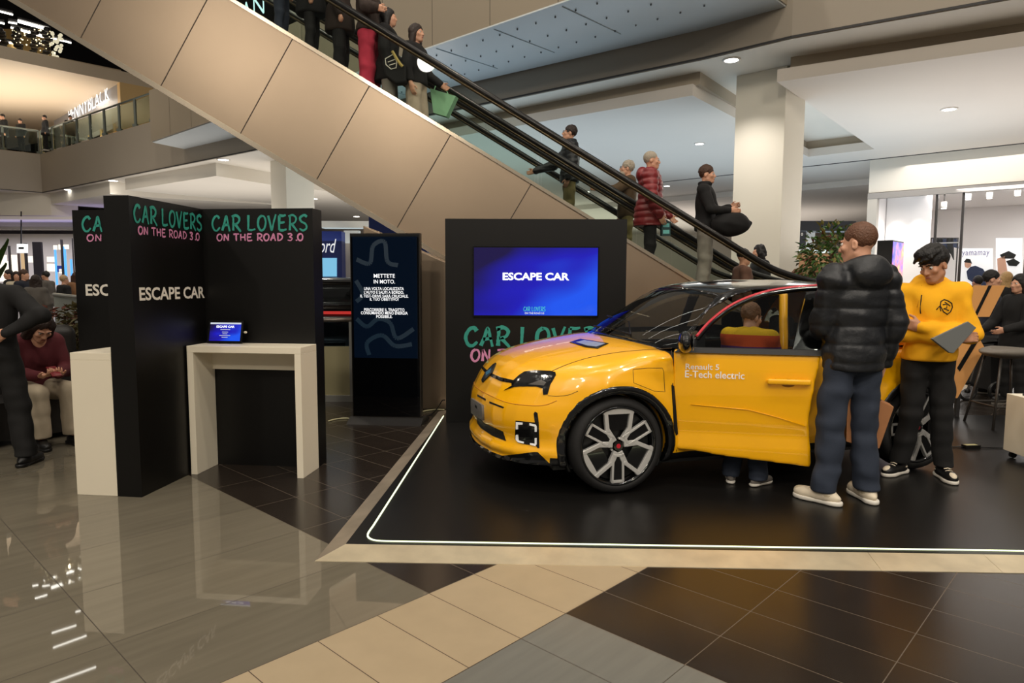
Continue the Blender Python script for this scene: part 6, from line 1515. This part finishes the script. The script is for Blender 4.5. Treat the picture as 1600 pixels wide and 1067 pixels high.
rp = nt.nodes.new('ShaderNodeValToRGB'); e = rp.color_ramp.elements; e[0].color = rgb(40, 40, 200); e[0].position = .3; e[1].color = rgb(250, 240, 250); e[1].position = .75
for p_, c_ in ((.45, rgb(150, 120, 235)), (.55, rgb(240, 130, 170)), (.65, rgb(255, 200, 120))): k_ = e.new(p_); k_.color = c_
nt.links.new(vo.outputs['Fac'], rp.inputs[0]); nt.links.new(rp.outputs[0], bs_.inputs['Emission Color']); bs_.inputs['Emission Strength'].default_value = 1.3
b = BM(); box(b, .01, .79, -.012, -.001, .1, zt_ - .03); obj('screen', b, LEDF, dpi)
# ficus tree
def leaf(b, p, d, n, L_, w_):
    d = d.normalized(); s_ = d.cross(n).normalized(); n2 = s_.cross(d)
    pts = [p, p + d * L_ * .35 + s_ * w_ + n2 * .01, p + d * L_ - n2 * L_ * .15, p + d * L_ * .35 - s_ * w_ + n2 * .01]
    m_ = p + d * L_ * .4 - n2 * .01
    vs = [b.verts.new(q) for q in pts]; c = b.verts.new(m_)
    for i in range(4): b.faces.new((vs[i], vs[(i + 1) % 4], c))
LEAF = mat('leaf_green', rgb(72, 108, 48), .5, noise=(9, .5)); LEAF2 = mat('leaf_olive', rgb(112, 104, 50), .5, noise=(9, .5)); LEAFR = mat('leaf_rust', rgb(120, 58, 40), .5)
rnd = random.Random(4)
tr = aty(1297, 437, 9.6); tree = thing('potted_tree', 'leafy potted tree standing behind the head of the puffer jacket wearer', 'tree', (tr.x, tr.y, 0))
b = BM(); lathe(b, [(.001, .0), (.2, .0), (.26, .5), (.24, .5), (.22, .46), (.001, .46)], seg=24); obj('pot', b, mat('pot_grey', rgb(90, 86, 82), .6), tree, smooth=True)
b = BM(); tube(b, spline([(0, 0, .45), (.04, 0, .9), (-.03, .03, 1.4), (.02, 0, 1.9)], 5), .03, 8); tube(b, [(.0, 0, 1.3), (-.25, .05, 1.7)], .015, 6); tube(b, [(.0, 0, 1.4), (.25, -.05, 1.8)], .015, 6); obj('trunk', b, mat('bark', rgb(92, 72, 54), .9), tree, smooth=True)
for nm, m, cnt in (('foliage', LEAF, 520), ('foliage', LEAF2, 300), ('foliage', LEAFR, 90)):
    b = BM()
    for k in range(cnt):
        v = Vector((rnd.gauss(0, 1), rnd.gauss(0, 1), rnd.gauss(0, 1))).normalized() * rnd.uniform(.5, 1) ; p = Vector((v.x * .44, v.y * .4, 1.78 + v.z * .56))
        leaf(b, p, v + Vector((rnd.uniform(-.6, .6), rnd.uniform(-.6, .6), rnd.uniform(-.8, .3))), Vector((rnd.random() - .5, rnd.random() - .5, 1)), rnd.uniform(.07, .13), rnd.uniform(.018, .032))
    o = obj(nm, b, m, tree); o['kind'] = 'stuff'
# dark information kiosk behind the tree
ks = aty(1285, 437, 15.5); kio = thing('kiosk', 'dark information kiosk with hanging sign boxes between the white column and the tree', 'kiosk', (ks.x, ks.y, 0))
DKB = mat('kiosk_black', rgb(24, 25, 30), .4)
def kb(px0, py0, px1, py1, y, m, name, dy=.5): a, c = aty(px0, py0, y), aty(px1, py1, y); b = BM(); box(b, a.x, c.x, y, y + dy, c.z, a.z); return obj(name, b, m, kio, True)
kb(1247, 345, 1337, 361, 15.5, DKB, 'sign_box'); kb(1229, 361, 1258, 388, 15.2, DKB, 'sign_box'); kb(1229, 390, 1300, 394, 15.6, glow('kiosk_light', (.85, 1, .95, 1), 1.2), 'light_bar')
kb(1229, 396, 1345, 545, 15.8, mat('kiosk_wood', rgb(150, 110, 74), .6), 'counter'); kb(1262, 350, 1266, 545, 15.9, SILV, 'post', .05)
text('lettering', '0', frame(aty(1253, 366, 15.19), (1, 0, 0), Z3), OFFW, kio, width=.04, height=.06)
# tan striped display boards behind the hoodie
YB = 7.3
brd = thing('display_board', 'tan angular display board with black slashes behind the yellow hoodie', 'board', tuple(aty(1500, 640, YB)))
TAN = mat('tan_board', rgb(232, 168, 100), .55, noise=(2, .04))
world_prism('board', [(1388, 495), (1412, 446), (1571, 446), (1546, 495)], YB, TAN, brd, (0, .07, 0))
world_prism('board', [(1440, 523), (1527, 523), (1539, 544), (1496, 622), (1440, 622)], YB + .02, TAN, brd, (0, .07, 0))
for q in ([(1545, 446), (1550, 446), (1526, 495), (1521, 495)], [(1517, 446), (1521, 446), (1497, 495), (1493, 495)], [(1412, 446), (1417, 446), (1393, 495), (1388, 495)]): world_prism('slash', q, YB - .006, SBL, brd, (0, .006, 0))
for q in ([(1527, 523), (1531, 529), (1500, 580), (1496, 575)],): world_prism('slash', q, YB + .012, SBL, brd, (0, .008, 0))
b = BM(); 
for px in (1450, 1490): p = aty(px, 600, YB + .2); box(b, p.x - .02, p.x + .02, YB + .1, YB + .14, ZS, aty(px, 450, YB + .1).z)
obj('stand', b, DARKL, brd, True)
# bar stool
p0 = g(1523, 668); p1 = g(1553, 676); sc_ = aty(1573, 552, 6.95)
st = thing('bar_stool', 'grey shell bar stool on thin metal legs at the right edge', 'stool', (sc_.x, 6.95, 0))
zs_ = .78
f = Field((-.32, -.32, zs_ - .12), (.32, .32, zs_ + .2), .012); f.el((0, 0, zs_ + .02), (.25, .23, .075), None, .02); f.el((.02, .0, zs_ + .09), (.21, .19, .08), None, .02, True); f.plane((0, 0, zs_ + .075), (-.25, 0, 1), .01)
link('seat', f.mesh('seat'), mat('stool_grey', rgb(112, 106, 98), .6), st)
for sx, sy in ((-1, -1), (-1, 1), (1, -1), (1, 1)):
    b = BM(); tube(b, [(sx * .14, sy * .12, zs_ - .04), (sx * .25, sy * .22, 0)], .013, 8); obj('leg', b, mat('stool_metal', rgb(70, 66, 62), .4, metal=.5), st, smooth=True)
b = BM(); rr_ = [(-.215, -.19, .25), (.215, -.19, .25), (.215, .19, .25), (-.215, .19, .25)]; tube(b, rr_, .011, 6, closed=True); obj('footrest', b, mat('stool_metal'), st)
# cabinet on castors
c0_, c1_ = g(1567, 702, ZS + .06), g(1600, 714, ZS + .06); dc = (c1_ - c0_).normalized(); nc = Vector((-dc.y, dc.x, 0))
cab = thing('cabinet', 'cream cabinet on castors cut off by the right edge', 'cabinet', (c0_.x, c0_.y, 0)); zt2 = atplane(1567, 613, c0_, nc).z
b = BM(); slab(b, [c0_, c0_ + dc * .62, c0_ + dc * .62 + nc * .5, c0_ + nc * .5], ZS + .06, zt2); obj('body', b, CREAM, cab, True, bevel=.004)
b = BM(); slab(b, [c0_ + dc * .1 + nc * .06, c0_ + dc * .3 + nc * .06, c0_ + dc * .3 + nc * .2, c0_ + dc * .1 + nc * .2], zt2, zt2 + .015); obj('top_recess', b, SBL, cab, True)
for u_, v_ in ((.05, .05), (.57, .05), (.05, .45), (.57, .45)):
    q = c0_ + dc * u_ + nc * v_; b = BM(); disc(b, .028, -.012, .012, Matrix.Translation((q.x, q.y, ZS + .03)) @ Matrix.Rotation(PI / 2, 4, 'X'), 14); obj('castor', b, SBL, cab, True)
q = g(1517, 700, ZS); pa = thing('power_adapter', 'small black power adapter lying on the stage right of the rear wheel', 'adapter', (q.x, q.y, ZS), .1)
b = BM(); box(b, -.07, .07, -.03, .03, 0, .03); obj('casing', b, SBL, pa, bevel=.006); b = BM(); box(b, -.06, .05, -.02, .02, .03, .032); obj('label_plate', b, mat('plate_pale', rgb(196, 190, 140), .5), pa)
b = BM(); tube(b, spline([q + Vector((-.07, 0, .01)), q + Vector((-.25, .05, .008)), q + Vector((-.4, .2, .008))], 5), .006, 6); tube(b, spline([q + Vector((.07, 0, .01)), q + Vector((.3, -.02, .008)), q + Vector((.6, .05, .008))], 5), .005, 6); tag(obj('power_cable', b, CBB, smooth=True), 'black cable running from the small adapter on the stage', 'cable')
# pushchair and rail behind the stool
b = BM(); y9 = 8.6
pr = thing('pushchair', 'black pushchair handle and canopy beside the bystanders at the right edge', 'pushchair', tuple(aty(1580, 650, y9)))
for a, c in (((1492, 548), (1600, 548)), ((1492, 538), (1600, 532))): b = BM(); tube(b, [aty(*a, y9), aty(*c, y9)], .018, 8); obj('handle', b, SBL, pr, True, smooth=True)
world_prism('canopy', [(1548, 545), (1560, 528), (1600, 524), (1640, 540), (1640, 600), (1548, 610)], y9 + .1, BLKC, pr, (0, .5, 0))
for px in (1512, 1560):
    c_ = aty(px, 600, y9); b = BM(); tube(b, [Vector((c_.x + .11 * math.cos(a), y9, .12 + .11 * math.sin(a))) for a in np.linspace(0, 2 * PI, 17)[:-1]], .02, 6, closed=True); disc(b, .03, -.02, .02, Matrix.Translation((c_.x, y9, .12)) @ Matrix.Rotation(PI / 2, 4, 'X'), 10); obj('wheel', b, SBL, pr, True, smooth=True)
    b = BM(); tube(b, [(c_.x, y9, .12), (c_.x + .15, y9, .75)], .013, 6); obj('strut', b, mat('stool_metal'), pr, True)

# car showroom behind the totem
FB = mat('showroom_blue', rgb(24, 44, 120), .5)
yF = 14.0
fd1 = thing('brand_wall', 'blue showroom wall with white Ford script and a pale screen behind the booth', 'sign', tuple(aty(515, 500, yF)))
a_, c_ = aty(440, 361, yF), aty(536, 500, yF); b = BM(); box(b, a_.x, c_.x, yF, yF + .3, 0, a_.z); obj('panel', b, FB, fd1, True)
text('lettering', 'Ford', frame(aty(508, 384, yF - .01), (1, 0, 0), Z3), glow('script_white', (1, 1, 1, 1), .9), fd1, width=.46, height=.28, bold=.0, shear=.35)
world_prism('screen', [(490, 403), (526, 403), (526, 432), (490, 432)], yF - .02, glow('pale_screen', rgb(130, 200, 235), 1.0), fd1, (0, .02, 0))
b = BM(); a_, c_ = aty(537, 360, yF + .6), aty(548, 500, yF + .6); box(b, a_.x, c_.x + .2, yF + .6, yF + .8, 0, a_.z); struct(obj('wall_showroom', b, WHITE))
fd2 = thing('brand_wall', 'plain blue showroom wall showing above and right of the totem', 'sign', tuple(aty(610, 500, 13)))
a_, c_ = aty(576, 338, 13), aty(668, 500, 13); b = BM(); box(b, a_.x, c_.x, 13, 13.3, 0, a_.z); obj('panel', b, mat('panel_blue', rgb(40, 60, 130), .5), fd2, True)
b = BM(); a_, c_ = aty(500, 345, 15), aty(640, 356, 15); box(b, a_.x, c_.x, 15, 15.4, c_.z, a_.z); struct(obj('trim_16', b, WHITE))
# dark car in the showroom
cb = aty(520, 470, 12.4); dc_ = thing('car', 'black car parked in the showroom seen between the booth and the totem', 'car', (cb.x - .6, 12.6, 0), 0)
f = Field((-2.3, -.95, .1), (2.3, .95, 1.75), .04); f.bx((0, 0, .66), (2.05, .85, .36), .22, None, .1); f.bx((.2, 0, 1.2), (1.35, .68, .36), .25, None, .15); link('body', f.mesh('body'), mat('black_paint', rgb(12, 12, 14), .12, coat=1), dc_)
for x in (-1.3, 1.3):
    for y in (-.8, .8): b = BM(); lathe(b, [(.001, -.1), (.25, -.11), (.33, -.08), (.33, .08), (.25, .11), (.001, .1)], Matrix.Translation((x, y, .33)) @ Matrix.Rotation(PI / 2, 4, 'X'), 24); obj('wheel', b, TYR, dc_, smooth=True)
b = BM(); box(b, .5, 1.3, -.88, -.84, .92, .97); obj('tail_light', b, glow('tail_red', (1, .05, .04, 1), .5), dc_); b = BM(); box(b, -.6, 1.1, -.72, -.66, 1.1, 1.42); obj('side_window', b, CGD, dc_)
# balustrade round the floor opening
y0_ = 8.35; rl = thing('glass_railing', 'glass railing with metal handrail round the floor opening beside the totem', 'railing', tuple(aty(525, 620, y0_)))
xa, xb = aty(470, 500, y0_).x, aty(566, 500, y0_).x; zr = lambda py: aty(525, py, y0_).z
b = BM(); box(b, xa, xb, y0_, y0_ + .02, zr(541), zr(502)); obj('upper_glass', b, glass('blue_glass', (.62, .76, .86, 1), .05), rl, True)
b = BM(); box(b, xa, xb, y0_, y0_ + .03, .08, zr(541)); obj('lower_panel', b, mat('olive_panel', rgb(150, 142, 108), .5), rl, True)
b = BM(); box(b, xa, xb, y0_ - .03, y0_ + .06, 0, .08); obj('base_rail', b, mat('alu', rgb(176, 176, 170), .35, metal=.6), rl, True)
b = BM(); tube(b, [(xa, y0_, zr(500)), (xb, y0_, zr(500))], .028, 10); obj('handrail', b, mat('alu_dark', rgb(120, 112, 104), .35, metal=.7), rl, True, smooth=True)
for px in (548,): p = aty(px, 500, y0_); b = BM(); box(b, p.x - .02, p.x + .02, y0_ - .02, y0_ + .04, 0, zr(500)); obj('post', b, mat('alu'), rl, True)
# far railing and shop fronts at left
ra = thing('glass_railing', 'grey glass railing in front of the blue lit shop at far left', 'railing', tuple(aty(110, 500, 15)))
b = BM(); a_, c_ = aty(84, 462, 15), aty(140, 462, 15); box(b, a_.x, c_.x, 15, 15.03, .0, a_.z); obj('panel', b, mat('rail_grey', rgb(140, 144, 138), .4), ra, True)
b = BM(); tube(b, [aty(84, 460, 15), aty(140, 466, 14.6)], .04, 8); obj('handrail', b, mat('alu'), ra, True)
yW = 34.0
def wl_(name, x0, y0, x1, y1, y, m, dy=.1): a, c = aty(x0, y0, y), aty(x1, y1, y); b = BM(); box(b, a.x, c.x, y, y + dy, max(0, c.z), a.z); return struct(obj(name, b, m))
SW = mat('shop_back_white', rgb(236, 228, 214), .7)
wl_('wall_far_left', -80, 365, 140, 520, yW + 3, SW)
WIN = glow('lit_window', (1, .9, .74, 1), 1.5); WINB = glow('lit_window_blue', rgb(90, 170, 255), 1.6); WINA = glow('lit_window_amber', (1, .68, .36, 1), .7)
n_ = 20
for x0, y0, x1, y1, m in ((-10, 398, 11, 440, WIN), (16, 398, 27, 440, WIN), (40, 400, 51, 410, WIN), (32, 396, 40, 440, WINA), (73, 401, 84, 409, WIN), (84, 385, 89, 445, WINB), (97, 385, 104, 445, WINB), (109, 405, 113, 445, WINB), (89, 415, 97, 425, glow('dark_blue_window', rgb(30, 60, 160), .8)), (118, 372, 124, 430, WIN), (73, 412, 84, 424, WIN), (92, 420, 100, 427, WIN), (83, 383, 88, 390, WIN), (91, 382, 98, 390, WIN), (100, 382, 106, 389, WIN), (0, 408, 12, 430, WIN)):
    n_ += 1; wl_('window_%d' % n_, x0, y0, x1, y1, yW + .0, m)
for x0, y0, x1, y1, m in ((50, 378, 72, 520, mat('dark_pillar', rgb(58, 54, 66), .5)), (27, 396, 32, 450, mat('dark_brown', rgb(66, 46, 34), .6)), (14, 384, 16, 450, MUL), (40, 380, 41, 450, MUL), (96, 374, 98, 450, MUL), (112, 372, 116, 450, MUL)):
    n_ += 1; wl_('trim_%d' % n_, x0, y0, x1, y1, yW - 6 if x0 == 50 else yW - .4, m)
sgn_ = thing('shop_sign', 'small white hanging sign box above the far left shops', 'sign', tuple(aty(33, 388, yW - 3.5))); world_prism('sign_box', [(26, 381), (39, 381), (39, 395), (26, 395)], yW - 3.5, glow('sign_box_glow', (1, 1, .98, 1), 1.2), sgn_, (0, .2, 0)); world_prism('hanger', [(32, 330), (33, 330), (33, 381), (32, 381)], yW - 3.5, SBL, sgn_, (0, .05, 0)); world_prism('sign_bar', [(29, 386), (37, 386), (37, 389), (29, 389)], yW - 3.51, SBL, sgn_, (0, .01, 0))
lamp('AREA', tuple(aty(60, 360, 33)), 500, (.86, .84, 1), 12, 5); lamp('AREA', tuple(aty(40, 352, 31.5)), 60, VIOL, 9, 3, target=tuple(aty(40, 352, 31.5) + Vector((0, 0, 5))))
# shrub planter behind the bench, spiky plant at the edge
pl_ = aty(108, 470, 7.6); pt = thing('planter', 'planter of olive and rust coloured shrubs between the bench and the booth', 'plant', (pl_.x, pl_.y, 0))
b = BM(); box(b, -.45, .75, -.18, .2, 0, .72); obj('trough', b, mat('trough_black', rgb(30, 28, 26), .5), pt, bevel=.02)
for m, cnt, cx in ((mat('shrub_olive', rgb(74, 66, 32), .7, noise=(8, .5)), 520, .2), (mat('shrub_rust', rgb(88, 46, 34), .7, noise=(8, .5)), 260, -.18)):
    b = BM()
    for k in range(cnt):
        v = Vector((rnd.gauss(0, 1), rnd.gauss(0, 1), rnd.gauss(0, 1))).normalized() * rnd.uniform(.5, 1); leaf(b, Vector((cx + v.x * .32, v.y * .22, .95 + v.z * (.36 if cx > 0 else .27))), v + Vector((rnd.uniform(-1, 1), rnd.uniform(-1, 1), rnd.uniform(-1, .5))), Vector((rnd.random() - .5, rnd.random() - .5, 1)), rnd.uniform(.06, .11), .022)
    o = obj('foliage', b, m, pt); o['kind'] = 'stuff'
sp_l = aty(-60, 470, 6.6); spk = thing('potted_plant', 'spiky green leaf plant cut off by the left edge', 'plant', (sp_l.x - .15, sp_l.y + .3, 0))
b = BM(); lathe(b, [(.001, 0), (.18, 0), (.22, .9), (.2, .9), (.001, .86)], seg=20); obj('pot', b, mat('trough_black'), spk, smooth=True)
for k, (px, py) in enumerate(((12, 372), (9, 410), (-4, 385), (-20, 380), (-30, 400))):
    b = BM(); e_ = aty(px, py, 5.9) - Vector(spk.location); p = spline([(0, 0, .86), Vector((0, 0, .86)).lerp(e_, .55) + Vector((0, 0, .12)), e_], 6)
    n_s = len(p); L3 = [b.verts.new(q + Vector((.0, -.004, 0))) for q in p]; A3 = [b.verts.new(q + Vector((.045 * math.sin(PI * (i + .5) / n_s), 0.01, -.01))) for i, q in enumerate(p)]; B3 = [b.verts.new(q - Vector((.045 * math.sin(PI * (i + .5) / n_s), -.01, .01))) for i, q in enumerate(p)]
    for i in range(n_s - 1): b.faces.new((L3[i], L3[i + 1], A3[i + 1], A3[i])); b.faces.new((B3[i], B3[i + 1], L3[i + 1], L3[i]))
    obj('leaf', b, LEAF, spk, smooth=True)
# reflected letters put in as glowing lettering on the bridge fascia
zs2 = thing('shop_sign', 'pale blue glowing letters, reflection in the escalator glass set on the bridge fascia', 'sign', tuple(atplane(390, 20, s1 - AD * .05, AD)))
o_ = s1 - AD * .03; a_, c_ = atplane(362, 12, o_, AD), atplane(412, 12, o_, AD)
text('lettering', 'ZAN', frame((a_ + c_) / 2 + Vector((0, 0, -.1)), -BD, Z3), glow('cyan_reflection', (.65, .95, 1, 1), 1.6), zs2, width=(c_ - a_).length, height=.5, bold=-.01)
